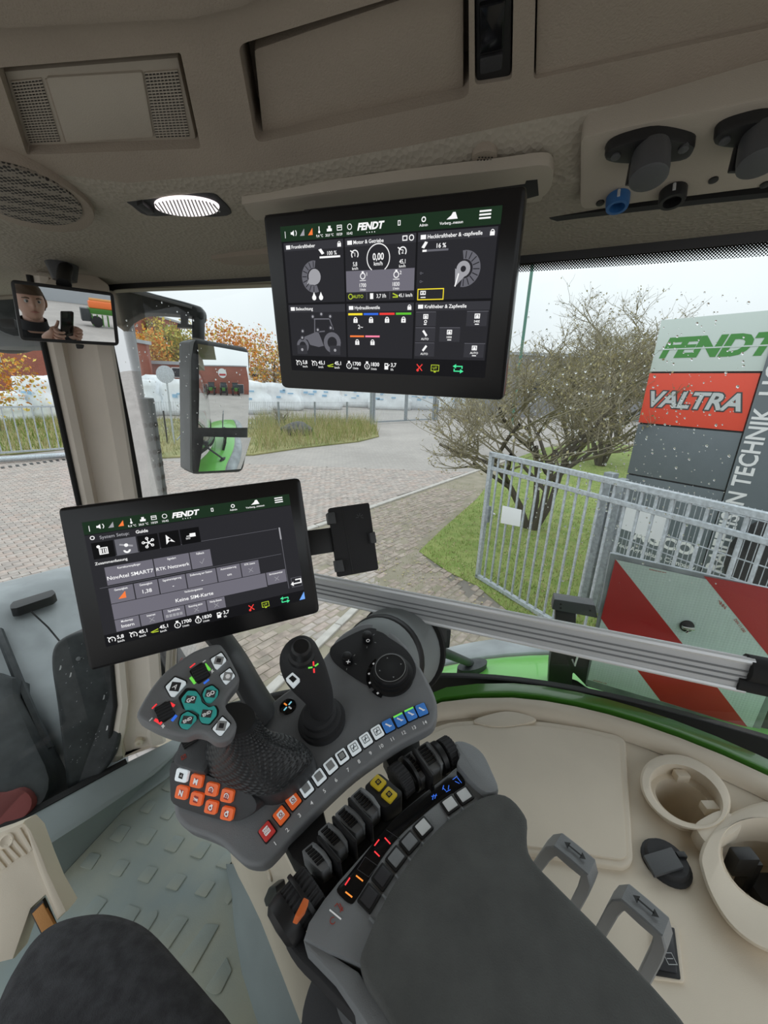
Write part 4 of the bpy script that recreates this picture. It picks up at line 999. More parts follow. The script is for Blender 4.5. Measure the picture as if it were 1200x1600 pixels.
def tile(a, b, c, d, head, txt, big=.042):
    D.rect(X_(a), Y_(d), X_(c), Y_(b), M['ui_tile'], .0007); D.text(head, X_((a + c) / 2), Y_(b + .02), Hd * .024, M['ui_white'], .0009, sx=.8)
    cx, cy = X_((a + c) / 2), Y_(b + (d - b) * .62)
    if txt == 'x': D.line((cx - Hd * .018, cy - Hd * .018), (cx + Hd * .018, cy + Hd * .018), Hd * .004, M['ui_grey'], .0009); D.line((cx - Hd * .018, cy + Hd * .018), (cx + Hd * .018, cy - Hd * .018), Hd * .004, M['ui_grey'], .0009)
    elif txt == 'v': D.line((cx - Hd * .015, cy), (cx, cy - Hd * .02), Hd * .004, M['ui_grey'], .0009); D.line((cx, cy - Hd * .02), (cx + Hd * .022, cy + Hd * .02), Hd * .004, M['ui_grey'], .0009)
    elif txt == 's':
        for k in range(5): D.rect(cx + (k - 2.5) * Hd * .026, cy - Hd * .014, cx + (k - 1.7) * Hd * .026, cy + Hd * .01, M['ui_grey'], .0009)
    elif txt == 'a': D.poly([(cx - Hd * .03, cy - Hd * .02), (cx + Hd * .025, cy - Hd * .02), (cx + Hd * .025, cy + Hd * .035)], M['ui_orange'], .0009)
    else: D.text(txt, cx, cy, Hd * big, M['ui_white'], .0009, sx=1.05)
tile(.055, .375, .265, .52, 'Korrekturempfänger', 'NovAtel SMART7'); tile(.27, .375, .435, .52, 'Signalart', 'RTK Netzwerk', .038); tile(.44, .375, .54, .52, 'Fallback', 'v')
tile(.055, .545, .16, .67, 'Genauigkeit', 'a'); tile(.165, .545, .27, .67, 'Genauigkeit', '1,38'); tile(.275, .545, .40, .67, 'Signalverzögerung', '-'); tile(.405, .545, .55, .67, 'Entfernung zur Station', '-'); tile(.555, .545, .675, .67, 'Automatisierung', 'cm', .03); tile(.68, .545, .775, .67, 'RTK Lizenz', 'x')
tile(.055, .675, .80, .80, 'Verbindungsstatus', 'Keine SIM-Karte'); tile(.805, .675, .912, .79, 'Servicenummer', 'x')
tile(.055, .805, .16, .90, 'Modemtyp', 'Intern', .036); tile(.165, .805, .265, .90, 'Internet', 'x'); tile(.27, .805, .37, .90, 'Signalstärke', 's'); tile(.375, .805, .475, .90, 'Roaming aktiv', 'x'); tile(.48, .805, .57, .90, 'Ntrip-Status', 'x')
D.frame(X_(.935), Y_(.86), X_(.995), Y_(.77), Hd * .004, M['ui_mid'], .0007); cx, cy = X_(.965), Y_(.815)
D.line((cx - Hd * .04, cy - Hd * .012), (cx + Hd * .045, cy - Hd * .012), Hd * .011, M['ui_white'], .0009); D.line((cx + Hd * .04, cy - Hd * .012), (cx + Hd * .04, cy + Hd * .025), Hd * .011, M['ui_white'], .0009); D.line((cx - Hd * .01, cy + Hd * .022), (cx + Hd * .045, cy + Hd * .022), Hd * .011, M['ui_white'], .0009); D.poly([(cx - Hd * .055, cy - Hd * .012), (cx - Hd * .03, cy + Hd * .01), (cx - Hd * .03, cy - Hd * .034)], M['ui_white'], .0009)
D.poly([(X_(.965), Y_(.99)), (X_(.998), Y_(.99)), (X_(.998), Y_(.92))], M['ui_lightblue'], .0009)
D.build('display', tl)
# arm down to the console and a stub behind
armp = [TL.p(330, 980, -.03), TL.p(362, 1022, -.035), Pd(384, 1062, .61), Pd(404, 1096, .60), Pd(420, 1118, .60)]
tube('support_arm', cat(armp, False, 5), [(.030, .014)] * 21, M['key_panel_dark'], tl, 12)
# holder plate to the right
PH = PL(V((-.11, .746, 2.517)) * .87 + CAM * .13, V((.30, -.85, .44)), V((.079, .031, .005)))
ph = thing('phone_holder', 'black clip-on phone holder beside the armrest terminal', 'holder', PH.p(550, 843))
slab('back_plate', PH, rcorner([(513, 794), (577, 785), (592, 890), (528, 902)], 4), 0, -.008, M['black_soft'], ph, .0015)
slab('back_ridge', PH, [(533, 792), (535, 792), (553, 897), (551, 897)], .0006, 0, M['black'], ph)
for q in ([(511, 801), (523, 800), (526, 818), (514, 819)], [(523, 876), (535, 874), (539, 893), (526, 894)], [(577, 833), (586, 830), (589, 848), (580, 849)]):
    slab('clip_jaw', PH, rcorner(q, 2), .008, -.008, M['grey_plastic_dark'], ph, .0015)
fl = Flat(PH)
for k in range(5):
    a = math.radians(-20 + k * 50); x, y = PH.st(562, 808); fl.line((x + math.cos(a) * .002, y + math.sin(a) * .002), (x + math.cos(a) * .007, y + math.sin(a) * .007), .0012, M['grey_plastic_dark'], .0004)
fl.build('emblem', ph)
slab('bracket', PH, [(480, 829), (518, 824), (524, 862), (486, 868)], -.006, -.010, M['black'], ph, .001)

# interior mirror --------------------------------------------------------------
md = ray(101, 493).normalized(); MC = CAM + md * 1.02
MP = PL(MC, -md, V((.74, .67, 0)))
mi = thing('interior_mirror', 'black framed interior mirror in front of the beige pillar', 'mirror', MC)
mout = rcorner([(15, 436), (178, 457), (187, 541), (31, 532)], 9)
slab('mirror_frame', MP, mout, .0, -.022, M['black'], mi, .004)
# slightly convex glass
inn = [(23, 443), (172, 462), (180, 535), (37, 527)]
A, B, C_, D_ = [V(MP.st(u, v)) for u, v in inn]
rows = []
Rm = 1.9
for j in range(13):
    row = []
    for i in range(17):
        p = A.lerp(B, i / 16).lerp(D_.lerp(C_, i / 16), j / 12)
        row.append(MP.at(p.x, p.y, .0045 - (p.x ** 2 + p.y ** 2) / (2 * Rm)))
    rows.append(row)
bmg = vf_bm(grid_vf(rows)); bmesh.ops.recalc_face_normals(bmg, faces=bmg.faces[:])
if sum((f.normal for f in bmg.faces), V((0, 0, 0))).dot(MP.n) < 0: bmesh.ops.reverse_faces(bmg, faces=bmg.faces[:])
mk('mirror_glass', bmg, M['mirror'], mi, ang=180)
tube('mirror_stalk', [MP.p(100, 445, -.02), MP.p(100, 430, -.06), MP.p(104, 415, -.09)], .012, M['black'], mi, 12)
lathe('mirror_pod', MP.p(100, 430, -.10), UP, [(-.01, .02), (.03, .03)], M['black'], mi, 18)
slab('mirror_tab', MP, rcorner([(118, 538), (132, 539), (130, 545), (120, 545)], 2), .002, -.012, M['black'], mi, .001)
# dark rounded work lamp behind it, outside the windscreen
hb_ = thing('windscreen_hood', 'dark rounded housing behind the interior mirror outside the windscreen', 'housing', Pd(10, 470, 1.25))
bm = bmesh.new(); bmesh.ops.create_uvsphere(bm, u_segments=28, v_segments=16, radius=.15)
for v_ in bm.verts: v_.co = Pd(5, 478, 1.30) + CRIGHT * v_.co.x * 1.15 + CUP * v_.co.y * 1.0 + CFWD * v_.co.z * .8
mk('shell', bm, M['body_black'], hb_)
slab('band', PL(Pd(20, 528, 1.16), -CFWD), cat([(-30, 505), (20, 524), (60, 520), (82, 530), (60, 540), (20, 541), (-30, 536)], True, 4), .01, -.02, M['grey_plastic'], hb_, .004)
slab('grille', PL(Pd(10, 500, 1.14), -CFWD), rcorner([(0, 498), (22, 498), (24, 514), (2, 512)], 2), .01, 0, M['black'], hb_, .002)

# grey drum with a black rim, right of the console
dax = (Pd(640, 1010, .78) - Pd(590, 1024, .62)).normalized()
dc = Pd(628, 1006, .74)
dr = thing('grey_drum', 'fat grey drum with black rubber rim at the far end of the control console', 'housing', dc)
tip = RT * .45 - UP * .15 + FW * -.6
dc = Pd(622, 1014, .80); dax = (Pd(640, 1004, .90) - Pd(588, 1036, .74)).normalized()
lathe('drum_body', dc - dax * .12, dax, [(0, .060), (.012, .070), (.05, .079), (.10, .085), (.125, .087)], M['drum_grey'], dr, 40)
lathe('rim', dc + dax * .003, dax, [(0, .087), (.003, .094), (.012, .095), (.017, .090), (.017, .0)], M['rubber'], dr, 40)
lathe('seam', dc - dax * .085, dax, [(0, .0755), (.003, .0785), (.014, .0800), (.017, .079)], M['black'], dr, 40)

# ================================================================== CONTROL CONSOLE
con_n = V((-.125, -.31, .92))
CP = PL(Pz(540, 1190, 2.27), con_n, Pz(659, 1110, 2.30) - Pz(418, 1300, 2.235))
cc = thing('control_console', 'grey armrest control console with a curved row of fourteen numbered buttons', 'console', CP.p(480, 1200))
body_px = [(391, 1120), (440, 1085), (480, 1055), (513, 1018), (524, 1000), (542, 985), (567, 973), (590, 975), (612, 987), (634, 1008), (652, 1034), (668, 1062), (680, 1088), (683, 1108), (678, 1130), (664, 1142),
           (632, 1158), (598, 1180), (553, 1212), (513, 1248), (468, 1292), (430, 1335), (414, 1350), (400, 1354), (380, 1350), (362, 1335), (344, 1318), (318, 1306), (292, 1296), (276, 1280), (271, 1262), (274, 1230), (290, 1160), (340, 1140)]
slab('console_body', CP, cat(body_px, True, 3), 0, -.020, M['grey_plastic'], cc, .006, 3)
# lower apron: the wall below the numbered row
0 and slab('apron', CP, cat([(395, 1330), (430, 1320), (500, 1250), (560, 1195), (620, 1155), (668, 1135), (664, 1158), (600, 1190), (553, 1225), (520, 1252), (470, 1305), (430, 1342), (408, 1356)], True, 3), -.022, -.045, M['grey_plastic_dark'], cc, .004)
btn = [(418, 1300), (440, 1275), (459, 1252), (479, 1233), (499, 1215), (517, 1198), (535, 1183), (554, 1170), (572, 1157), (590, 1145), (607, 1135), (625, 1126), (642, 1117), (659, 1110)]
num = [(430, 1318), (449, 1297), (468, 1274), (487, 1255), (507, 1236), (525, 1219), (544, 1203), (561, 1190), (579, 1177), (596, 1166), (613, 1155), (631, 1145), (647, 1137), (664, 1129)]
bst = [V(CP.st(*b)) for b in btn]
nf = Flat(CP)
cols = ['btn_red', 'btn_orange', 'btn_orange'] + ['btn_white'] * 7 + ['btn_blue'] * 4
pitch = (bst[13] - bst[0]).length / 13
def lsq(pl, c, d, w_, h_, r):
    """rounded rectangle, in plane units, long side along d"""
    d = d.normalized(); q = V((-d.y, d.x)); P = rcorner([(-w_ / 2, -h_ / 2), (w_ / 2, -h_ / 2), (w_ / 2, h_ / 2), (-w_ / 2, h_ / 2)], r, 3)
    return [c + d * p.x + q * p.y for p in P]
for k in range(14):
    d = (bst[min(k + 1, 13)] - bst[max(k - 1, 0)]).normalized(); q = V((-d.y, d.x))
    base = slab_st('button', CP, lsq(CP, bst[k], d, pitch * .93, pitch * 1.02, .002), .0012, -.002, M['black'], cc, .0005)
    slab_st('key_cap', CP, lsq(CP, bst[k], d, pitch * .80, pitch * .88, .002), .0042, 0, M[cols[k]], base, .0012)
    f = Flat(CP); h = .0046; c = bst[k]
    if k in (3, 4, 5, 6): 
        f.poly(lsq(CP, c, d, pitch * .52, pitch * .56, .001), M['print_grey'] if k < 6 else M['print_black'], h)
        f.poly(lsq(CP, c, d, pitch * .38, pitch * .42, .001), M['print_grey'] if k == 6 else M['btn_white'] if k < 3 else M['mid_grey'] if k > 5 else M['print_grey'], h + .0001)
    elif k in (7, 8, 9):
        f.poly(lsq(CP, c, d, pitch * .52, pitch * .56, .001), M['print_grey'], h); f.poly(lsq(CP, c, d, pitch * .38, pitch * .4, .0005), M['btn_white'], h + .0001); f.line(c - q * .003 - d * .002, c + q * .003 + d * .001, .0012, M['print_black'], h + .0002); f.line(c - d * .003, c + d * .003, .001, M['print_black'], h + .0002)
    elif k < 3:
        f.poly(lsq(CP, c, d, pitch * .40, pitch * .46, .001), M['print_white'], h)
        an = math.degrees(math.atan2(d.y, d.x))
        if k == 0: f.text('STOP', *(c + q * .0014), .0034, M['print_red'], h + .0002, rot=an); f.text('PTO', *(c - q * .002), .0030, M['print_red'], h + .0002, rot=an)
        else: f.ring(c.x, c.y, .0012, .0022, M['print_red'], h + .0002, n=10); f.line(c - d * .003 - q * .003, c + d * .003 - q * .003, .0008, M['print_red'], h + .0002)
    else:
        f.line(c - d * .003 + q * .003, c + d * .002 - q * .003, .0022, M['print_white'], h); f.line(c - q * .003, c + d * .004 - q * .003, .0014, M['print_white'], h)
        if k in (11, 12): f.poly([c + d * a_ + q * b_ for a_, b_ in ((-.007, .005), (.007, .005), (.007, .0075), (-.007, .0075))], M['led_green'], h)
    f.build('symbol', base)
    an = math.degrees(math.atan2(d.y, d.x)); x, y = CP.st(*num[k]); nf.text(str(k + 1), x, y, .0068, M['print_white'], .0008, rot=an)
nf.build('numbers', cc)
# knob field
kf = slab('knob_field', CP, cat([(515, 1018), (524, 1005), (565, 984), (587, 982), (608, 996), (636, 1016), (650, 1043), (642, 1068), (620, 1082), (597, 1080), (571, 1069), (544, 1052), (522, 1034)], True, 4), .0015, -.003, M['black_soft'], cc, .001)
for u, v in ((575, 1001), (544, 1034)):
    kb = lathe('rotary_knob', CP.p(u, v), CP.n, [(0, .0092), (.013, .0088), (.017, .0078), (.018, .006), (.018, 0)], M['black'], cc, 24, ang=30)
    f = Flat(CP)
    x, y = CP.st(u, v, .0185); f.pl = CP
    if u > 560: f.ring(x, y, .002, .003, M['print_white'], .0186)
    else: f.line((x - .0025, y - .0025), (x + .0025, y + .0025), .0014, M['print_white'], .0186); f.line((x - .0025, y + .0025), (x + .0025, y - .0025), .0014, M['print_white'], .0186)
    x, y = CP.st(u, v)
    for a_ in (-130, -60, 10): f.line((x + .0125 * math.cos(math.radians(a_)), y + .0125 * math.sin(math.radians(a_))), (x + .016 * math.cos(math.radians(a_)), y + .016 * math.sin(math.radians(a_))), .0012, M['print_grey'], .0018)
    f.build('symbol', kb)
dg_ = lathe('menu_dial', CP.p(612, 1056), CP.n, [(0, .0345), (.004, .034), (.005, .030), (.012, .0295), (.0125, .0275), (.020, .027), (.0225, .0255), (.0232, .024), (.0232, .0)], M['black'], cc, 44, ang=25)
f = Flat(CP); cx, cy = CP.st(612, 1056)
f.ring(cx, cy, .0228, .0236, M['print_grey'], .0234, n=40)
for k in range(4):
    a = math.radians(70 + 90 * k); px_, py_ = cx + .017 * math.cos(a), cy + .017 * math.sin(a); f.poly([(px_ + .0016 * math.cos(a + b), py_ + .0016 * math.sin(a + b)) for b in (0, 2.1, 4.2)], M['print_grey'], .0234)
f.build('arrows', dg_)
for k, (a0, c) in enumerate(((150, 'print_white'), (185, 'btn_dark'), (95, 'btn_dark'), (125, 'print_grey'))):
    f = Flat(CP); f.ring(cx, cy, .0315, .040, M['black_gloss'], .0025, a0, a0 + 26, 6); a = math.radians(a0 + 13); f.rect(cx + .0358 * math.cos(a) - .0015, cy + .0358 * math.sin(a) - .0015, cx + .0358 * math.cos(a) + .0015, cy + .0358 * math.sin(a) + .0015, M['print_white'], .0028); f.build('menu_key', cc)
# small round marker with a coloured cross
mkd = lathe('round_marker', CP.p(450, 1104), CP.n, [(-.002, .0125), (.001, .0125), (.0016, .0115), (.0016, 0)], M['black_gloss'], cc, 26)
f = Flat(CP); cx, cy = CP.st(450, 1104)
for a, c in ((20, 'led_cyan'), (110, 'led_amber'), (200, 'led_cyan'), (290, 'print_white')):
    a = math.radians(a); f.line((cx + .002 * math.cos(a), cy + .002 * math.sin(a)), (cx + .008 * math.cos(a), cy + .008 * math.sin(a)), .0022, M[c], .0018)
f.build('cross', mkd)

# joystick ---------------------------------------------------------------------
jb = CP.p(504, 1128)
js = thing('joystick', 'black cross-gate joystick with round thumb knob in front of the menu dial', 'joystick', jb)
lathe('gaiter', jb, CP.n, [(0, .0335), (.006, .0345), (.010, .033), (.011, .030), (.017, .030), (.019, .0275), (.020, .025), (.027, .0245), (.030, .021)], M['black_soft'], js, 36, ang=30)
stn = [(503, 1118, .530, 19, 17), (502, 1105, .522, 19.5, 17), (499, 1090, .512, 23, 19), (490, 1076, .500, 30, 24), (479, 1058, .488, 35.5, 27), (473, 1040, .478, 36.5, 29), (468, 1024, .470, 33, 27), (469, 1011, .466, 27, 23), (470, 1002, .466, 17, 15), (470, 999, .467, 5, 5)]
rings = []
for i, (u, v, dep, rw, rd) in enumerate(stn):
    c = Pd(u, v, dep + .012); k = dep / F
    axd = (Pd(470, 1000, .470) - Pd(503, 1118, .530)).normalized(); yv = axd.cross(CRIGHT).normalized(); xv = CRIGHT
    rings.append([c + xv * math.cos(2 * math.pi * a / 24) * rw * k + yv * math.sin(2 * math.pi * a / 24) * rd * k for a in range(24)])
bm = vf_bm(rings_vf(rings)); fixn(bm); jg = mk('grip', bm, M['black_soft'], js, ang=80)
m_ = jg.modifiers.new('sub', 'SUBSURF'); m_.levels = 1; m_.render_levels = 1
JP = PL(Pd(472, 1040, .458), -ray(472, 1040) + UP * .35)
lathe('thumb_knob', JP.p(471, 1024, -.012), (JP.n + UP * .5), [(0, .0165), (.006, .0160), (.008, .013), (.013, .0115), (.020, .0115), (.023, .009), (.0235, 0)], M['black'], js, 26, ang=30)
b1 = slab('push_button', JP, rcorner([(446, 1060), (457, 1050), (469, 1061), (458, 1073)], 2), .003, -.012, M['btn_white'], js, .001)
f = Flat(JP); f.poly([JP.st(u, v, .003) for u, v in ((451, 1060), (457, 1055), (464, 1061), (458, 1067))], M['print_black'], .0034); f.build('symbol', b1)
f = Flat(JP); cx, cy = JP.st(490, 1046)
for a, c in ((60, 'led_green'), (120, 'led_red'), (210, 'led_green'), (300, 'led_red')):
    a = math.radians(a - 20); f.line((cx + .0014 * math.cos(a), cy + .0014 * math.sin(a)), (cx + .0062 * math.cos(a), cy + .0062 * math.sin(a)), .0018, M[c], .0125)
f.build('cross', js)

# drive lever with fan head ------------------------------------------------------
hc = Pd(300, 1085, .44)
HP = PL(hc, -ray(300, 1085).normalized() * .85 + UP * .45, CRIGHT)
dv = thing('drive_lever', 'grey fan-shaped drive lever with teal keys on a dimpled black boot', 'lever', CP.p(380, 1190, .02))
HB = PL(CP.o + CP.n * 0, CP.n, CP.x)
box_top = cat([(290, 1150), (276, 1172), (268, 1190), (300, 1202), (345, 1220), (392, 1241), (424, 1243), (452, 1228), (484, 1196), (488, 1178), (474, 1160), (448, 1146), (410, 1140), (340, 1142)], True, 3)
slab('lever_base', CP, box_top, .030, -.004, M['key_panel_dark'], dv, .004)
# front face with eight keys
A = CP.p(268, 1191, .030); B = CP.p(392, 1241, .030); dd = (B - A).normalized(); nn = dd.cross(CP.n); nn = nn if nn.dot(CAM - A) > 0 else -nn
nn = (nn * .62 + CP.n * .8); nn = (nn - dd * nn.dot(dd)).normalized()
KP = PL(A, nn, dd)
slab('key_panel', KP, cat([(267, 1191), (300, 1202), (350, 1222), (393, 1242), (400, 1266), (379, 1281), (361, 1285), (335, 1280), (305, 1271), (270, 1257), (265, 1235)], True, 3), .001, -.03, M['key_panel_dark'], dv, .003)
keys = [(283, 1212, 0, 'A'), (306, 1221, 1, 'M'), (330, 1234, 1, '1'), (354, 1244, 1, '2'), (283, 1239, 1, 'N'), (306, 1249, 1, 'TMS'), (329, 1262, 1, 'o'), (354, 1272, 1, 'o')]
for u, v, o_, s in keys:
    ks = slab('key', KP, rrect(u, v, 19, 21, 12, 4), .005, 0, M['btn_orange' if o_ else 'btn_white'], dv, .0012)
    f = Flat(KP); x, y = KP.st(u, v, .005)
    if s == 'A': f.rect(x - .0032, y - .0032, x + .0032, y + .0032, M['print_black'], .0054); f.text('Y', x, y, .005, M['print_white'], .0056, rot=-70)
    elif s == 'o': f.ring(x, y, .0014, .0028, M['print_white'], .0056); f.rect(x - .0004, y + .0020, x + .0026, y + .0040, M['print_white'], .0056); f.rect(x - .0032, y - .0036, x + .0032, y + .0036, M['print_red'], .0054)
    elif s in '12': f.rect(x - .0032, y - .0036, x + .0032, y + .0036, M['print_red'], .0054); f.ring(x, y, .0024, .0034, M['print_white'], .0056, -40, 220); f.text(s, x, y, .0042, M['print_white'], .0057)
    else: f.rect(x - .0032, y - .0036, x + .0032, y + .0036, M['print_red'], .0054); f.text(s, x, y, .0085 if len(s) < 2 else .0036, M['print_white'], .0056, bold=.05)
    f.build('symbol', ks)
# boot: from oval base to the neck under the head
base_px = cat([(322, 1160), (317, 1188), (332, 1214), (360, 1230), (392, 1242), (424, 1241), (452, 1226), (482, 1196), (486, 1178), (470, 1160), (446, 1148), (416, 1146), (380, 1140), (345, 1144)], True, 3)
nb = len(base_px); R0 = [CP.p(u, v, .030) for u, v in base_px]
c0 = sum(R0, V((0, 0, 0))) / nb
neck_c = HP.p(368, 1122, -.022); rings = []
axn = (neck_c - c0).normalized()
NR = []
for p in R0:
    q = p - c0; a = math.atan2(q.dot(CP.y), q.dot(CP.x)); NR.append(neck_c + HP.x * .022 * math.cos(a) + HP.y * .017 * math.sin(a) )
# the gaiter is moulded with rows of small raised pyramids
def resample(P, m):
    L = len(P); return [P[int(k * L / m) % L].lerp(P[(int(k * L / m) + 1) % L], (k * L / m) % 1) for k in range(m)]
nA, nT = 132, 80
R0 = resample(R0, nA); NR = resample(NR, nA)
GK = [(0, 0), (.10, .06), (.22, .20), (.34, .38), (.48, .58), (.62, .76), (.78, .90), (.9, .97), (1, 1)]
def gk(t):
    for (a0_, b0_), (a1_, b1_) in zip(GK, GK[1:]):
        if t <= a1_: u_ = (t - a0_) / (a1_ - a0_); return b0_ + (b1_ - b0_) * u_
    return 1
for j in range(nT + 1):
    t = j / nT; g_ = gk(t); hgt = t ** 1.25
    rings.append([p.lerp(q, g_) + (c0.lerp(neck_c, hgt) - c0.lerp(neck_c, g_)) for p, q in zip(R0, NR)])
for j in range(2, nT - 3):
    for k in range(nA):
        if (j % 4 in (1, 2)) and ((k + (j // 4 % 2) * 2) % 4 in (1, 2)):
            cen = c0.lerp(neck_c, j / nT); rings[j][k] = rings[j][k] + (rings[j][k] - cen).normalized() * .0011 + CP.n * .0003
bm = vf_bm(rings_vf(rings, False, True)); fixn(bm); mk('boot', bm, M['boot'], dv, ang=20)
# side cheek under the head with a thumb wheel
slab('thumb_housing', CP, cat([(290, 1150), (270, 1188), (292, 1200), (318, 1206), (330, 1180), (340, 1150), (330, 1140), (300, 1140)], True, 3), .040, .0, M['grey_plastic_dark'], dv, .005)
lathe('thumb_wheel', CP.p(287, 1163, .038), CP.x, [(-0.0, .010), (.018, .010)], M['black'], dv, 20, teeth=14, tooth=.001)
f = Flat(CP); x, y = CP.st(287, 1183, .040); f.frame(x - .003, y - .003, x + .003, y + .003, .0008, M['print_red'], .0404); f.line((x - .002, y - .002), (x + .002, y + .002), .001, M['print_red'], .0404); f.build('thumb_mark', dv)
# the head
head_px = [(213, 1119), (222, 1097), (238, 1072), (257, 1050), (280, 1032), (303, 1017), (327, 1008), (342, 1006), (349, 1011), (357, 1023), (367, 1042), (374, 1057), (372, 1068), (360, 1083), (353, 1095), (354, 1107), (365, 1121), (370, 1134), (364, 1150), (351, 1159), (337, 1158), (323, 1149), (307, 1146), (293, 1151), (275, 1150), (253, 1143), (230, 1132)]
hd = slab('head', HP, cat(head_px, True, 3), 0, -.026, M['grey_plastic'], dv, .005, 3)
def zq(*p): return [(200 + x / 6, 990 + y / 6) for x, y in p]
def key_on(name, px, mt, h=.004, bev=.0012, r=2):
    slab('key_surround', HP, rcorner([(sum(p[0] for p in px) / len(px) + (u - sum(p[0] for p in px) / len(px)) * 1.13, sum(p[1] for p in px) / len(px) + (v - sum(p[1] for p in px) / len(px)) * 1.13) for u, v in px], r, 3), .0008, -.003, M['black'], hd)
    return slab(name, HP, rcorner(px, r, 3), h, -.003, M[mt], hd, bev)
def sym(px_c, kind, parent, h):
    f = Flat(HP); x, y = HP.st(*px_c, h); z = .0048
    if kind == 'sq': f.rect(x - z, y - z, x + z, y + z, M['print_grey'], h + .0004); f.rect(x - z * .5, y - z * .5, x + z * .5, y + z * .5, M['btn_dark'], h + .0006)
    if kind == 'a': f.rect(x - z, y - z, x + z, y + z, M['btn_dark'], h + .0004); f.text('A', x, y, .007, M['print_white'], h + .0006, rot=-25)
    if kind == 'hx': f.rect(x - z, y - z, x + z, y + z, M['print_grey'], h + .0004); f.disc(x, y, z * .6, M['print_white'], h + .0006, 6)
    f.build('symbol', parent)
wk = key_on('white_key', zq((350, 495), (440, 405), (540, 445), (545, 465), (430, 590), (400, 585)), 'btn_white'); sym((274, 1073), 'a', hd, .004)
wk = key_on('white_key', zq((775, 235), (875, 175), (925, 245), (835, 330), (815, 320)), 'btn_white'); sym((342, 1032), 'sq', hd, .004)
wk = key_on('white_key', zq((862, 390), (955, 320), (1005, 395), (920, 475), (895, 450)), 'btn_white'); sym((356, 1057), 'hx', hd, .004)
wk = key_on('white_key', zq((790, 890), (885, 775), (960, 845), (875, 955), (850, 950)), 'btn_white'); sym((346, 1134), 'sq', hd, .004)
def teal(px, words):
    k = key_on('teal_key', px, 'btn_teal', .005, .0016, 3)
    f = Flat(HP)
    for (u, v), t in words:
        x, y = HP.st(u, v, .005); f.rect(x - .0052, y - .0038, x + .0052, y + .0038, M['grey_plastic_dark'], .0053) ; f.text(t, x, y, .0055 if len(t) < 3 else .0042, M['print_white'], .0056, bold=.04, rot=35)
    f.build('lettering', hd)
teal(zq((495, 610), (560, 530), (640, 535), (680, 590), (690, 640), (760, 690), (810, 670), (835, 715), (830, 760), (760, 840), (690, 830), (665, 790), (670, 750), (600, 705), (535, 710)), [((298, 1093), 'GO'), ((323, 1115), 'END')])
teal(zq((695, 570), (720, 510), (790, 480), (850, 530), (840, 580), (780, 645), (730, 640)), [((329, 1084), 'GO')])
teal(zq((475, 840), (500, 760), (560, 725), (640, 770), (645, 800), (560, 895), (500, 880)), [((293, 1125), 'END')])
for (cu, cv) in ((312.5, 1052), (257.5, 1112.5)):
    slab('roller_well', HP, rrect(cu, cv, 25, 26, -35, 4), .0006, -.003, M['black'], hd)
    lathe('roller', HP.p(cu, cv, -.002) - (HP.x * .8 + HP.y * .55).normalized() * .0075, HP.x * .8 + HP.y * .55, [(0, .0085), (.015, .0085)], M['black_soft'], hd, 20, teeth=16, tooth=.0008)
f = Flat(HP)
for a, b, c, t in (((580, 320), (630, 280), 'led_red', .0014), ((720, 285), (770, 345), 'led_green', .003), ((585, 410), (630, 470), 'led_green', .003), ((710, 470), (760, 430), 'led_blue', .0024),
                   ((225, 705), (270, 660), 'led_red', .0014), ((375, 645), (435, 680), 'led_red', .0028), ((250, 805), (315, 845), 'led_red', .0028), ((410, 820), (455, 765), 'led_blue', .003),
                   ((700, 270), (728, 250), 'print_white', .001), ((200, 820), (230, 790), 'print_white', .001), ((775, 350), (805, 355), 'print_white', .001), ((790, 335), (788, 372), 'print_white', .001), ((312, 868), (345, 868), 'print_white', .0012), ((330, 850), (328, 888), 'print_white', .0012)):
    p, q = HP.st(*zq(a)[0]), HP.st(*zq(b)[0]); f.line(p, q, t, M[c], .0004)
f.build('colour_marks', hd)
# ================================================================== ARMREST
AP = PL(Pz(640, 1300, 2.255), V((-.06, -.10, 1)), Pz(725, 1244, 2.255) - Pz(577, 1404, 2.255))
ar = thing('armrest', 'dark grey padded armrest with a curved display strip and small keys', 'armrest', AP.p(750, 1500))
mod_px = [(474, 1466), (482, 1440), (505, 1405), (530, 1374), (576, 1322), (625, 1276), (670, 1238), (705, 1204), (720, 1192), (745, 1210), (765, 1235), (700, 1320), (640, 1420), (590, 1520), (545, 1500), (510, 1486)]
slab('front_module', AP, mod_px, 0, -.05, M['mid_grey'], ar, .004)
# key ledge, slightly lower, towards the pad
# end cap at the far side
slab('end_cap', AP, cat([(709, 1160), (722, 1157), (740, 1164), (756, 1178), (769, 1204), (779, 1232), (760, 1238), (738, 1222), (722, 1204), (714, 1192), (718, 1178)], True, 3), .010, -.045, M['mid_grey'], ar, .006)
# soft pad
pad_px = [(752, 1243), (770, 1237), (790, 1238), (808, 1252), (826, 1278), (824, 1302), (826, 1330), (840, 1350), (930, 1440), (1022, 1538), (1066, 1588), (1100, 1640), (1120, 1760), (1000, 1900), (860, 1900), (720, 1760), (640, 1640), (600, 1575), (570, 1530), (560, 1495), (584, 1436), (612, 1382), (656, 1320), (696, 1280)]
slab('pad', AP, rcorner(pad_px, 10, 2), .012, -.045, M['pad'], ar, .010, 3)
slab('pad_tray', AP, [(540, 1500), (600, 1500), (760, 1700), (900, 1880), (800, 1900), (620, 1670), (560, 1560)], -.030, -.05, M['mid_grey'], ar, .004)
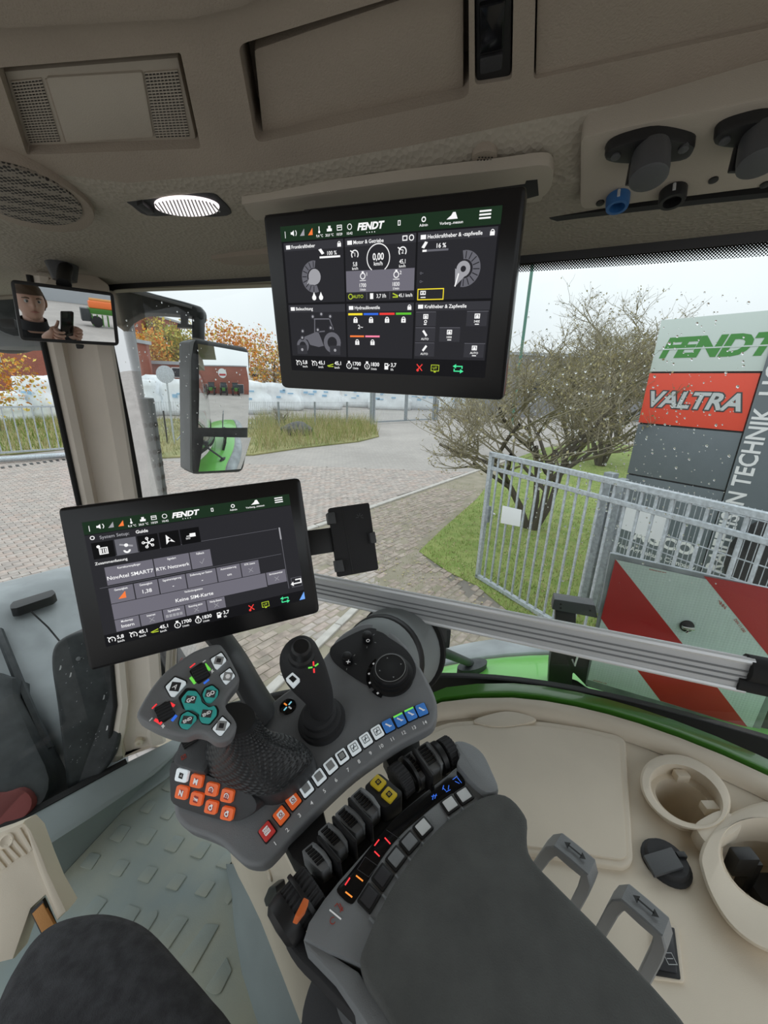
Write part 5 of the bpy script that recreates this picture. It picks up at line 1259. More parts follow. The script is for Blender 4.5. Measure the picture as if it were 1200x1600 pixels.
# display strip
ds_px = cat([(526, 1389), (540, 1372), (556, 1352), (574, 1329), (592, 1306), (616, 1280), (642, 1256), (675, 1230), (708, 1206), (718, 1208), (727, 1222), (722, 1231), (700, 1243), (677, 1260), (654, 1279), (632, 1298), (612, 1320), (595, 1343), (576, 1374), (557, 1404), (548, 1412), (534, 1402)], True, 3)
dp = slab('display_strip', AP, ds_px, .001, -.003, M['black_gloss'], ar, .0008)
f = Flat(AP)
def fl2(f, a, b, t, m, h=.0014): f.line(AP.st(*a), AP.st(*b), t, M[m], h)
zc = lambda x, y: (380 + .35 * x, 1130 + .35 * y)
for a, b, c in (((586, 550), (607, 522), 'led_red'), ((632, 514), (657, 542), 'led_red'), ((586, 575), (609, 598), 'led_red'), ((455, 726), (477, 693), 'led_red'), ((504, 683), (535, 708), 'led_amber'), ((457, 756), (487, 780), 'led_amber')):
    f_ = Flat(AP); fl2(f_, zc(*a), zc(*b), .0014, c); f_.build('lit_bar', dp)
for a, b in (((845, 345), (850, 320)), ((855, 340), (862, 318)), ((890, 300), (895, 280)), ((905, 310), (925, 300)), ((890, 290), (905, 305)), ((945, 262), (965, 272)), ((955, 245), (975, 270)), ((915, 300), (918, 280)), ((935, 255), (955, 240)), ((840, 330), (865, 325))):
    f_ = Flat(AP); fl2(f_, zc(*a), zc(*b), .0009, 'led_blue'); f_.build('lit_bar', dp)
for a, b in (((510, 655), (545, 600)), ((545, 600), (600, 640)), ((600, 640), (560, 690)), ((640, 480), (700, 520)), ((560, 690), (510, 655))):
    f_ = Flat(AP); fl2(f_, zc(*a), zc(*b), .0008, 'btn_dark'); f_.build('unlit_bar', dp)
for i, (u, v) in enumerate([(577, 1404), (598, 1371), (619, 1342), (640, 1317), (661, 1294), (703, 1258), (725, 1244)]):
    c = V(AP.st(u, v)); d = V(AP.st(u + 10, v - (16, 14.5, 13, 11, 10, 7, 6.5)[i])) - c
    kb = slab_st('small_key', AP, lsq(AP, c, d, .0195, .0175, .0018), .0025, -.003, M['black'], ar, .0008)
    slab_st('key_face', AP, lsq(AP, c, d, .0145, .0128, .0012), .0034, 0, M['btn_dark' if i < 2 else 'mid_grey' if i < 4 else 'paper'], kb, .0006)
    dn = d.normalized(); qn = V((dn.y, -dn.x))
    e = c + qn * .0145 - dn * .0115
    box('key_rib', AP.at(e.x, e.y, .0005), (AP.x * qn.x + AP.y * qn.y) * .0048, (AP.x * dn.x + AP.y * dn.y) * .0009, AP.n * .0022, M['mid_grey'], ar, .0005)
f = Flat(AP); fl2(f, (515, 1422), (533, 1437), .0013, 'print_white', .0008)
for a, b in (((523, 1417), (527, 1412)), ((527, 1412), (534, 1424)), ((531, 1412), (536, 1424)), ((536, 1418), (531, 1426))): fl2(f, a, b, .0008, 'print_red', .0008)
x, y = AP.st(520, 1439); f.ring(x, y, .0022, .0029, M['print_red'], .0008, 20, 300, 12)
f.build('printed_marks', ar)
# side wall of the module facing the driver: slanted face
slab('module_skirt', AP, [(474, 1467), (512, 1487), (560, 1518), (600, 1575), (640, 1640), (600, 1640), (560, 1580), (522, 1525), (478, 1480)], -.004, -.05, M['mid_grey'], ar, .003)
# rocker valve levers: black bed between console and armrest
LP = PL(AP.o - AP.n * .004, AP.n, AP.x)
bed = slab('lever_bed', LP, cat([(478, 1376), (508, 1342), (548, 1298), (596, 1250), (646, 1204), (692, 1172), (716, 1186), (690, 1212), (640, 1256), (590, 1306), (545, 1356), (512, 1394), (490, 1392)], True, 3), -.020, -.045, M['black_soft'], ar, .003)
for q in ([(436, 1300), (466, 1276), (502, 1252), (510, 1284), (520, 1300), (500, 1330), (478, 1360), (456, 1340)], [(598, 1178), (630, 1158), (654, 1142), (658, 1180), (640, 1206), (612, 1206)]):
    slab('bridge', LP, q, -.022, -.050, M['black'], ar, .004)
pads = [(495, 1338, 40), (520, 1307, 42), (547, 1279, 43), (571, 1252, 42), (647, 1196, 36), (671, 1181, 33)]
for i, (u, v, a) in enumerate(pads):
    t = V((math.cos(math.radians(a)), -math.sin(math.radians(a)))); s = V((t.y * -1, t.x)); s = V((.80, .60)) if False else V((-t.y, t.x))
    P = lambda x, y: (u + t.x * x + s.x * y, v + t.y * x + s.y * y)
    lv = slab('valve_paddle', LP, rcorner([P(-13, -22), P(11, -22), P(13, 4), P(10, 24), P(-10, 24), P(-14, 0)], 3), .004, -.024, M['grey_plastic'], ar, .002)
    vf = ([], [])
    for k in range(6):
        y = -18 + k * 5.5; q = [LP.p(*P(-9, y), .004), LP.p(*P(5, y), .004), LP.p(*P(5, y + 3), .004), LP.p(*P(-9, y + 3), .004)]; q2 = [p + LP.n * .0016 for p in q]
        vf = join_vf(vf, (q + q2, [(4, 5, 6, 7), (0, 1, 5, 4), (1, 2, 6, 5), (2, 3, 7, 6), (3, 0, 4, 7)]))
    bm = vf_bm(vf); fixn(bm); mk('grip_ribs', bm, M['black'], lv, smooth=False)
    slab('paddle_side', LP, rcorner([P(6, -20), P(12, -18), P(15, 2), P(12, 22), P(7, 22), P(9, 0)], 2), .010, -.01, M['mid_grey'], lv, .0015)
for (u, v, a) in [(513, 1325, 40), (537, 1294, 42), (562, 1265, 43), (660, 1190, 34)]:
    t = V((math.cos(math.radians(a)), -math.sin(math.radians(a)))); s = V((-t.y, t.x)); P = lambda x, y: (u + t.x * x + s.x * y, v + t.y * x + s.y * y)
    slab('divider_fin', LP, rcorner([P(-3, -26), P(3, -26), P(3.5, 28), P(-3.5, 28)], 3), .017, -.02, M['black'], ar, .0015)
yb = slab('yellow_key_block', LP, rcorner([(570, 1227), (590, 1208), (596, 1209), (628, 1236), (628, 1244), (604, 1262), (598, 1261), (572, 1236)], 3), .010, -.02, M['black'], ar, .002)
for u, v in ((591, 1222), (608, 1241)):
    k = slab('yellow_key', LP, rrect(u, v, 20, 19, 40, 3), .013, 0, M['btn_yellow'], yb, .001)
    f = Flat(LP); x, y = LP.st(u, v, .013); z = .0032; f.rect(x - z, y - z, x + z, y + z, M['print_black'], .0134); f.ring(x, y, .001, .0018, M['btn_yellow'], .0136, n=8); f.build('symbol', yb)
def wheel(name, u, v, pl, h, axis, r, wd, teeth=22, mt='black_soft', parent=None):
    c = pl.p(u, v, h); a = axis.normalized()
    return lathe(name, c - a * wd / 2, a, [(0, r * .86), (.0015, r), (wd - .0015, r), (wd, r * .86)], M[mt], parent, 20, teeth=teeth, tooth=r * .06, ang=20)
rowd = lambda a, b: (LP.p(*b) - LP.p(*a))
w1 = wheel('roller_wheel', 626, 1219, LP, -.004, rowd((610, 1232), (642, 1206)), .0215, .017, 24, 'black_soft', ar)
lathe('wheel_flange', LP.p(638, 1210, -.004), rowd((610, 1232), (642, 1206)), [(0, .0225), (.004, .0225)], M['black'], ar, 30)
w2 = wheel('roller_wheel', 700, 1176, LP, -.004, rowd((690, 1184), (716, 1168)), .0205, .017, 24, 'black_soft', ar)
lathe('wheel_flange', LP.p(688, 1183, -.004), rowd((690, 1184), (716, 1168)), [(-.006, .0215), (.001, .0215)], M['black'], ar, 30)
wa_ = LP.p(498, 1372, -.006); wb_ = LP.p(444, 1440, -.012); axw = (wb_ - wa_).normalized()
wl = (wb_ - wa_).length
lathe('large_wheel', wa_ + axw * wl * .12, axw, [(0, .0195), (.0015, .021), (.019, .021), (.020, .019)], M['black_soft'], ar, 24, teeth=24, tooth=.0014, ang=20)
lathe('wheel_disc', wa_ + axw * wl * .42, axw, [(0, .025), (.0022, .0255), (.0044, .025)], M['black'], ar, 40)
w3 = lathe('large_wheel', wa_ + axw * wl * .49, axw, [(0, .0205), (.0015, .0215), (.015, .0215), (.0165, .020)], M['black_soft'], ar, 24, teeth=24, tooth=.0014, ang=20)
slab('orange_marker', PL(LP.o + LP.n * .012, LP.n + CRIGHT * .3), rcorner([(461, 1430), (475, 1402), (483, 1406), (481, 1416), (468, 1433)], 2), .004, -.01, M['orange'], w3, .001)
lathe('wheel_cap', wa_ + axw * wl * .78, axw, [(0, .0225), (.004, .0232), (.014, .022), (.019, .016), (.020, 0)], M['black'], ar, 32, ang=30)
slab('wheel_mount', LP, cat([(440, 1452), (462, 1446), (500, 1470), (540, 1520), (580, 1580), (560, 1590), (500, 1530), (460, 1490)], True, 3), -.022, -.05, M['black_soft'], ar, .004)
# bellows and bracket under the armrest
BP = PL(Pz(540, 1560, 2.12), V((-.25, -.5, .7)))
br = thing('armrest_bracket', 'black curved bracket and bellows under the armrest', 'bracket', BP.p(530, 1580))
slab('bracket_fin', BP, cat([(500, 1508), (516, 1510), (530, 1560), (566, 1595), (640, 1640), (620, 1700), (500, 1680), (470, 1610), (478, 1550)], True, 4), 0, -.03, M['black_soft'], br, .006)
slab('bracket_inner', BP, cat([(522, 1520), (545, 1545), (580, 1590), (640, 1640), (600, 1660), (540, 1610), (522, 1560)], True, 4), .01, -.012, M['grey_plastic_dark'], br, .004)
tube('bracket_post', [BP.p(540, 1620, -.02), BP.p(540, 1700, -.05) - UP * .15, BP.p(540, 1700, -.05) - UP * .5], .05, M['black_soft'], br, 18)
tube('release_wire', [BP.p(535, 1545, .012), BP.p(560, 1565, .014), BP.p(585, 1590, .012)], .0016, M['alu_light'], br, 6)
# loop handles on the far side of the armrest
def loop(name, a, b, c, d, label):
    """legs a-b and c-d (pixels, tops b and c)"""
    t = thing(name, label, 'handle', Pz(*a, 2.06), 'loop handles beside the armrest')
    zt = 2.205; B = Pz(*b, zt); Cc = Pz(*c, zt); ld = (Pz(*a, 2.10) - B); le = (Pz(*d, 2.10) - Cc)
    A = B + ld * 1.35; Dd = Cc + le * 1.35
    ac = (Cc - B).normalized(); nv = ac.cross(UP).normalized()
    def bar(name, P, Q, wv, hv, m): box(name, (P + Q) / 2, (Q - P) / 2, wv, hv, M[m], t, .003)
    # one swept loop with rounded shoulders
    path = [A, B.lerp(A, .18), B.lerp(Cc, .12) + UP * .002, B.lerp(Cc, .5) + UP * .002, B.lerp(Cc, .88) + UP * .002, Cc.lerp(Dd, .18), Dd]
    path = [A] + [B + (A - B) * k for k in (.6, .25)] + [B + (A - B) * .09 + (Cc - B) * .03, B + (Cc - B) * .12] + [B.lerp(Cc, .5), Cc + (B - Cc) * .12, Cc + (B - Cc) * .03 + (Dd - Cc) * .09] + [Cc + (Dd - Cc) * k for k in (.25, .6)] + [Dd]
    rings = []
    for i, p in enumerate(path):
        dv_ = (path[min(i + 1, len(path) - 1)] - path[max(i - 1, 0)]).normalized(); y = nv; x = dv_.cross(y).normalized()
        tw = .0065; hw = .0125
        rings.append([p + x * tw * sx_ + y * hw * sy_ for sx_, sy_ in ((-1, -.85), (-.8, -1), (.8, -1), (1, -.85), (1, .85), (.8, 1), (-.8, 1), (-1, .85))])
    bm = vf_bm(rings_vf(rings)); fixn(bm); mk('loop', bm, M['mid_grey'], t, ang=30)
    pl = PL(B.lerp(Cc, .5) + UP * .0095, UP, ac); f = Flat(pl)
    f.line((-.008, 0), (.008, 0), .0022, M['print_black'], .0002)
    for q in (-1, 1): f.poly([(q * .013, 0), (q * .007, .005), (q * .007, -.005)], M['print_black'], .0002)
    f.build('arrow_mark', t)
    return t
lp1 = loop('loop_handle', (838, 1356), (868, 1314), (926, 1362), (900, 1412), 'grey loop handle nearer the storage lid, right of the armrest')
lp2 = loop('loop_handle', (946, 1442), (972, 1395), (1042, 1456), (1010, 1520), 'grey loop handle beside the recessed switch panel, right of the armrest')
# ================================================================== SEAT, RIBBED COVER
st = thing('driver_seat', 'dark grey fabric driver seat cushion in the bottom left corner', 'seat', Pz(150, 1560, 1.62))
STP = PL(Pz(155, 1420, 1.97), UP)
seat_px = cat([(-60, 1640), (10, 1520), (48, 1462), (90, 1432), (150, 1420), (200, 1428), (240, 1450), (290, 1504), (330, 1550), (372, 1605), (480, 1800), (560, 2100), (300, 2500), (-200, 2300), (-300, 1900)], True, 5)
nS = len(seat_px); T = [STP.p(u, v, 0) for u, v in seat_px]; cS = sum(T, V((0, 0, 0))) / nS
rings = []
for sc_, dz in ((.80, -.12), (.92, -.105), (.985, -.075), (1.0, -.04), (.985, -.015), (.95, 0), (.85, .012), (.6, .022), (.3, .026), (.02, .027)):
    rings.append([cS + (p - cS) * sc_ + UP * dz for p in T])
bm = vf_bm(rings_vf(rings)); fixn(bm); mk('cushion', bm, M['fabric'], st, ang=80)
box('seat_base', cS - UP * .24 + V((0, -.12, 0)), V((.10, 0, 0)), V((0, .10, 0)), UP * .12, M['black_soft'], st, .02)
rc_o = Pz(40, 1380, 1.80)
RP = PL(rc_o, V((.25, -.75, .62)))
rc = thing('ribbed_cover', 'beige ribbed cover with an orange strap at the left edge of the cab floor', 'cover', RP.p(50, 1420))
slab('cover_face', RP, [(-60, 1320), (0, 1300), (36, 1285), (50, 1300), (66, 1345), (82, 1385), (104, 1424), (88, 1440), (70, 1400), (48, 1420), (20, 1500), (-60, 1520)], 0, -.05, M['beige'], rc, .006)
slab('side_flange', RP, [(36, 1284), (48, 1298), (62, 1330), (74, 1362), (104, 1425), (90, 1432), (76, 1400), (60, 1362), (50, 1330)], .004, -.04, M['beige'], rc, .004)
for k, q in enumerate([((28, 1296), (48, 1330)), ((18, 1312), (38, 1337)), ((8, 1322), (27, 1342)), ((0, 1330), (16, 1350)), ((-12, 1336), (6, 1358)), ((-24, 1344), (-6, 1364))]):
    (a, b), (c, d) = q; slab('rib', RP, [(a - 3.2, b), (a + 3.2, b - 2), (c + 3.2, d - 2), (c - 3.2, d + 1)], .004, 0, M['beige'], rc, .0015)
lathe('screw_recess', RP.p(12, 1313), RP.n, [(0, .012), (.004, .012), (.005, .010), (.002, .006), (.002, 0)], M['beige'], rc, 20)
slab('strap_slot', RP, [(47, 1424), (66, 1406), (86, 1450), (68, 1468)], .001, -.01, M['black'], rc)
slab('orange_strap', RP, [(50, 1428), (66, 1412), (86, 1448), (68, 1464)], .004, -.004, M['strap'], rc, .001)
# ================================================================== GROUND
def g(u, v, z=0.0): return Pz(u, v, z)
grd = mk('ground', slab_bm([V((-90, -60, -.03)), V((90, -60, -.03)), V((90, 120, -.03)), V((-90, 120, -.03))], -UP * .2), M['paving_far'], smooth=False)
tag(grd, 'wide yard paved with grey blocks', kind='structure')
# block paving near the tractor, block by block
pav = thing('floor_1', None, None, (-1, 7, 0)); tag(pav, 'block paving of the yard beside the tractor', kind='structure')
ca, sa = math.cos(PROT), math.sin(PROT)
E1 = V((ca, sa, 0)); E2 = V((-sa, ca, 0))
def proj(p):
    c = RM.transposed() @ (V(p) - CAM)
    if c.z > -.05: return None
    return (600 - F * c.x / c.z, 800 + F * c.y / c.z)
curbA, curbB = g(590, 790), g(762, 730)
cd = (curbB - curbA).normalized(); cn = V((cd.y, -cd.x, 0))          # cn points to the lawn side
def side(p): return (p - curbA).dot(cn)
bedv = [g(-60, 760), g(-60, 900), g(100, 900), g(480, 1080), g(860, 1080), g(860, 900)]
joint = mk('joint_bed', slab_bm([V((-16, 2.5, -.012)), V((4.5, 2.5, -.012)), V((4.5, 13.5, -.012)), V((-16, 13.5, -.012))], -UP * .01), M['joint'], pav, smooth=False)
cells = []
for i in range(-70, 90):
    for j in range(-10, 190):
        c = E1 * (i * .205 + (.1025 if j % 2 else 0)) + E2 * (j * .105) + V((0, 0, 0))
        if c.y < 3.2 or c.y > 13.5 or c.x < -15: continue
        if side(c) > -.12: continue
        q = proj(c)
        if q is None: continue
        # visible windows only: left windscreen, centre, right of the terminals
        u, v = q
        vis = (-20 < u < 130 and 700 < v < 890) or (220 < u < 760 and 650 < v < 790) or (470 < u < 900 and 640 < v < 1060)
        cells.append((c.length + (0 if vis else 100), c))
cells.sort(key=lambda t: t[0])
def brick_bm(hx, hy, tilt):
    vf = box_vf((0, 0, 0), E1 * hx, E2 * hy, UP * .02); bm = vf_bm(vf); fixn(bm)
    bmesh.ops.bevel(bm, geom=[e for e in bm.edges if all(v.co.z > 0 for v in e.verts)], offset=.008, segments=1, affect='EDGES')
    return bm
protos = []
for k in range(5):
    me = bpy.data.meshes.new('brick'); bm = brick_bm(.0985, .0485, 0); bm.to_mesh(me); bm.free(); me.materials.append(M['paver%d' % k]); protos.append(me)
rb = random.Random(3)
for d, c in cells[:290]:
    o = bpy.data.objects.new('brick', protos[rb.randrange(5)]); COL.objects.link(o)
    o.location = c + UP * (-.018 + rb.uniform(-.003, .003)); o.rotation_euler = (rb.uniform(-.02, .02), rb.uniform(-.02, .02), rb.uniform(-.02, .02))
    o.parent = pav; o.matrix_parent_inverse = Matrix.Translation(-WLOC[pav.name])
vsets = ([], []); mids = []; allv = []; allf = []
for d, c in cells[290:]:
    b, bf = box_vf(c + UP * (-.018 + rb.uniform(-.002, .002)), E1 * .0985, E2 * .0485, UP * .02); o_ = len(allv); m_ = rb.randrange(5)
    allv += b
    for f_ in bf[1:2] + bf[2:]: allf.append(tuple(i + o_ for i in f_)); mids.append(m_)
if allv: tag(mk('bricks', (allv, allf), [M['paver%d' % k] for k in range(5)], pav, smooth=False, mid=mids), kind='stuff')
# curb stones between the yard and the old driveway strip
kerb = thing('trim_5', None, None, curbA); tag(kerb, 'pale concrete edging stones along the block paving', kind='structure')
for k in range(-6, 9):
    a = curbA + cd * (k * 1.0); 
    box('edging_stone', a + cd * .5 + UP * .005, cd * .49, cn * .06, UP * .03, M['curb'], kerb, .008, 1)
q0, q1 = g(490, 1014), g(582, 926); qd = (q1 - q0).normalized(); qn = V((qd.y, -qd.x, 0))
kerb2 = thing('trim_6', None, None, q0); tag(kerb2, 'flush row of pale edging stones close to the tractor', kind='structure')
for k in range(-2, int((q1 - q0).length / .5)): box('edging_stone', q0 + qd * (k * .5 + .25) + UP * .004, qd * .245, qn * .05, UP * .02, M['curb'], kerb2, .006, 1)
# old mossy driveway strip right of the curb
strip_pts = [curbA - cd * 7 + cn * .05, curbB + cd * 14 + cn * .05, curbB + cd * 14 + cn * 3, g(770, 748), g(745, 780), g(690, 828), g(655, 862), g(700, 905), g(760, 960), V((3.5, 3.4, 0)), V((1.5, 2.2, 0)), V((-2, 2.4, 0))]
os_ = mk('floor_2', slab_bm([V((p.x, p.y, -.004)) for p in strip_pts], -UP * .01), M['moss_ground'], smooth=False); tag(os_, 'old brown driveway strip overgrown with moss', kind='structure')
lf = ([], [])
cells2 = []
for i in range(-40, 110):
    for j in range(-60, 120):
        c = E1 * (i * .205 + (.1025 if j % 2 else 0)) + E2 * (j * .105)
        if side(c) < .15 or c.y > 11 or c.y < 2.8: continue
        q = proj(c)
        if q is None or not (300 < q[0] < 900 and 740 < q[1] < 1100): continue
        cells2.append((c.length + (0 if q[0] > 470 else 100), c))
lawn_px = [(655, 862), (690, 828), (745, 780), (770, 748)]
lawn = [g(*p) for p in lawn_px] + [g(790, 722), g(850, 700), g(930, 690), V((16, 20, 0)), V((14, 7, 0)), V((5.5, 3.2, 0)), g(800, 960), g(745, 915), g(700, 893)]
def inpoly(p, P):
    r = False; n = len(P)
    for i in range(n):
        a, b = P[i], P[i - 1]
        if (a.y > p.y) != (b.y > p.y) and p.x < (b.x - a.x) * (p.y - a.y) / (b.y - a.y) + a.x: r = not r
    return r
cells2 = [(d, c) for d, c in cells2 if not inpoly(c, lawn) and (rb.random() < .86 or (c - q0).dot(qn) < 0) and abs((c - q0).dot(qn)) > .08]
cells2.sort(key=lambda t: t[0])
pr2 = []
for k in range(3):
    me = bpy.data.meshes.new('old_brick'); bm = brick_bm(.097, .047, 0); bm.to_mesh(me); bm.free(); me.materials.append(M['oldpaver%d' % k]); pr2.append(me)
for d, c in cells2[:290]:
    o = bpy.data.objects.new('old_brick', protos[rb.randrange(5)] if (c - q0).dot(qn) < 0 else pr2[rb.randrange(3)]); COL.objects.link(o); o.location = c + UP * (-.017 + rb.uniform(-.007, .002)); o.rotation_euler = (rb.uniform(-.03, .03), rb.uniform(-.03, .03), rb.uniform(-.04, .04))
    o.parent = os_; o.matrix_parent_inverse = Matrix.Translation(-WLOC[os_.name])
allv, allf, mids = [], [], []
for d, c in cells2[290:]:
    b, bf = box_vf(c + UP * (-.018 + rb.uniform(-.007, .002)), E1 * .097, E2 * .047, UP * .02); o_ = len(allv); m_ = rb.randrange(3); allv += b
    for f_ in bf: allf.append(tuple(i + o_ for i in f_)); mids.append(m_)
if allv: tag(mk('old_bricks', (allv, allf), [M['oldpaver%d' % k] for k in range(3)], os_, smooth=False, mid=mids), kind='stuff')
# lawn with blades
lw = mk('lawn', slab_bm([V((p.x, p.y, .012)) for p in lawn], -UP * .02), M['lawn'], smooth=False); tag(lw, 'short green lawn behind the steel gate', 'grass', kind='stuff')
def blades(n, gen, hgt, wid, mts, seed, name, parent=None, lab=None):
    r = random.Random(seed); vs = []; fs = []; mi = []
    for _ in range(n):
        p = gen(r)
        if p is None: continue
        h = hgt * r.uniform(.5, 1.3); a = r.uniform(0, 6.28); w_ = wid * r.uniform(.6, 1.3); t = V((math.cos(a), math.sin(a), 0)); l = V((r.uniform(-.5, .5), r.uniform(-.5, .5), 1)) * h; o_ = len(vs)
        vs += [p - t * w_, p + t * w_, p + l]; fs.append((o_, o_ + 1, o_ + 2)); mi.append(r.randrange(len(mts)))
    ob = mk(name, (vs, fs), mts, parent, smooth=False, mid=mi)
    tag(ob, kind='stuff')
    if lab: tag(ob, lab, 'grass')
    return ob
xs = [p.x for p in lawn]; ys = [p.y for p in lawn]
def gl(r):
    for _ in range(8):
        d = 4.5 + 14 * r.random() ** 1.8; a = r.uniform(math.radians(38), math.radians(86)); p = V((d * math.cos(a), d * math.sin(a), .01))
        if inpoly(p, lawn): return p
    return None
blades(26000, gl, .045, .006, [M['grass'], M['lawn'], M['dry_grass']], 4, 'grass_blades', lw)
def gm(r):
    d = 4 + 8 * r.random(); a = r.uniform(math.radians(55), math.radians(95)); p = V((d * math.cos(a), d * math.sin(a), .0))
    return p if side(p) > .1 and not inpoly(p, lawn) and math.sin(p.x * 3.1) + math.sin(p.y * 2.3 + 1) + r.uniform(-1, 1) > .3 else None
blades(7000, gm, .025, .005, [M['grass'], M['dry_grass']], 6, 'grass_weeds', os_)
# fallen leaves on the old strip and lawn
def scatter_leaves():
    r = random.Random(8); vs = []; fs = []
    for _ in range(900):
        d = 4.2 + 9 * r.random(); a = r.uniform(math.radians(45), math.radians(92)); p = V((d * math.cos(a), d * math.sin(a), .02))
        if side(p) < .1: continue
        t = V((math.cos(a * 40), math.sin(a * 40), r.uniform(-.2, .2))) * .022; q = V((-t.y, t.x, 0)); o_ = len(vs); vs += [p - t, p - q * .7, p + t, p + q * .7]; fs.append((o_, o_ + 1, o_ + 2, o_ + 3))
    return vs, fs
tag(mk('leaf_litter', scatter_leaves(), M['dry_grass'], smooth=False), 'fallen leaves lying on the driveway strip', 'leaves', kind='stuff')
# verge left of the turning
vg = [g(205, 712), g(240, 716), g(330, 712), g(395, 711), g(470, 700), g(560, 690), g(592, 682), g(588, 668), g(560, 655), g(400, 655), g(220, 655), g(195, 660)]
vo = mk('verge', slab_bm([V((p.x, p.y, .03)) for p in vg], -UP * .05), M['verge'], smooth=False); tag(vo, 'rough grass verge with tall dry stalks beside the paved turning', 'grass', kind='stuff')
def gv(r):
    for _ in range(20):
        p = V((r.uniform(min(p.x for p in vg), max(p.x for p in vg)), r.uniform(min(p.y for p in vg), max(p.y for p in vg)), .03))
        if inpoly(p, vg) and p.length < 32: return p
    return None
blades(7000, gv, .30, .014, [M['verge'], M['verge'], M['dry_grass']], 9, 'verge_grass', vo)
blades(6500, lambda r: (lambda p: p if p is not None and proj(p)[0] > 400 else None)(gv(r)), .85, .012, [M['dry_grass'], M['grass'], M['dry_grass']], 10, 'dry_stalks', vo)
rk_c = g(465, 680)
bm = bmesh.new(); bmesh.ops.create_icosphere(bm, subdivisions=3, radius=1)
for v_ in bm.verts:
    n_ = 1 + .12 * math.sin(v_.co.x * 5 + 1) * math.cos(v_.co.y * 4) + .06 * math.sin(v_.co.z * 9); v_.co = rk_c + V((v_.co.x * .85 * n_, v_.co.y * .6 * n_, .28 + v_.co.z * .42 * n_))
tag(mk('boulder', bm, M['rock'], ang=60), 'dark grey boulder lying in the rough grass verge', 'rock')
# left verge seen through the windscreen
vg2 = [g(-40, 716), g(118, 700), g(118, 640), g(-40, 640)]
vo2 = mk('verge', slab_bm([V((p.x, p.y, .03)) for p in vg2], -UP * .05), M['verge'], smooth=False); tag(vo2, 'grassy bank behind the steel railing seen through the windscreen', 'grass', kind='stuff')
def gv2(r):
    for _ in range(20):
        p = V((r.uniform(-40, -11), r.uniform(12, 40), .03))
        if inpoly(p, vg2) and p.length < 32: return p
    return None
blades(3000, gv2, .35, .02, [M['grass'], M['dry_grass']], 12, 'bank_grass', vo2)

# ================================================================== TRACTOR OUTSIDE
hd_ = thing('front_bodywork', 'dusty grey front bodywork with a dark slot, outside the windscreen', 'bodywork', Pz(60, 1000, 1.5))
rw = [[(-300, 985, 1.93), (-120, 935, 1.93), (0, 905, 1.93), (60, 891, 1.93), (112, 876, 1.92), (130, 880, 1.86), (150, 900, 1.7)],
      [(-300, 1000, 1.97), (-120, 950, 1.97), (0, 919, 1.97), (60, 905, 1.97), (112, 893, 1.96), (140, 900, 1.90), (170, 925, 1.72)],
      [(-300, 1040, 1.95), (-120, 985, 1.95), (0, 950, 1.95), (60, 932, 1.95), (112, 918, 1.94), (150, 930, 1.89), (185, 960, 1.72)],
      [(-300, 1090, 1.90), (-120, 1030, 1.90), (0, 990, 1.90), (60, 970, 1.90), (112, 955, 1.89), (165, 975, 1.86), (200, 1010, 1.72)],
      [(-300, 1200, 1.82), (-120, 1110, 1.82), (0, 1060, 1.82), (60, 1045, 1.82), (112, 1035, 1.81), (165, 1060, 1.80), (200, 1100, 1.66)],
      [(-300, 1290, 1.74), (-120, 1190, 1.74), (0, 1130, 1.74), (60, 1120, 1.74), (112, 1130, 1.73), (165, 1150, 1.71), (200, 1170, 1.60)],
      [(-300, 1350, 1.62), (-120, 1260, 1.62), (0, 1200, 1.62), (60, 1200, 1.62), (112, 1210, 1.60), (165, 1220, 1.58), (200, 1230, 1.5)],
      [(-300, 1420, 1.4), (-120, 1330, 1.4), (0, 1290, 1.4), (60, 1280, 1.4), (112, 1280, 1.4), (165, 1280, 1.4), (200, 1280, 1.4)]]
sh = mk('panel', thick(grid_vf([[Pz(*p) for p in r] for r in rw]), -UP * .05), M['body_grey'], hd_, ang=80)
sh.modifiers.new('sub', 'SUBSURF').levels = 1
sl_ = PL(Pz(48, 937, 1.962), UP * .97 - V((.35, .0, 0)) * .1)
slab('slot', sl_, rcorner([(15, 946), (20, 940), (82, 921), (87, 926), (80, 932), (26, 950), (16, 951)], 2), .002, -.03, M['black'], hd_, .002)
tube('panel_seam', [Pz(48, 955, 1.955), Pz(75, 980, 1.90), Pz(95, 1004, 1.875)], .003, M['rubber'], hd_, 6)
tube('panel_seam', [Pz(-2, 985, 1.912), Pz(40, 1090, 1.805), Pz(76, 1170, 1.69)], .012, M['body_black'], hd_, 6)
dk = thing('engine_side', 'black engine side cover at the far left below the grey bodywork', 'cover', Pz(0, 1200, 1.4))
slab('cover', PL(Pz(10, 1170, 1.74), UP * .8 + V((.2, -.6, 0))), cat([(-200, 1060), (0, 1050), (22, 1085), (50, 1150), (78, 1215), (60, 1262), (0, 1300), (-200, 1400)], True, 3), .02, -.10, M['body_black'], dk, .02)
rt_ = slab('red_patch', PL(Pz(20, 1265, 1.66), UP * .7 + V((.2, -.7, 0))), cat([(-80, 1250), (0, 1240), (30, 1232), (50, 1248), (40, 1275), (-10, 1305), (-80, 1330)], True, 3), .02, -.04, M['brick_red'], dk, .01)
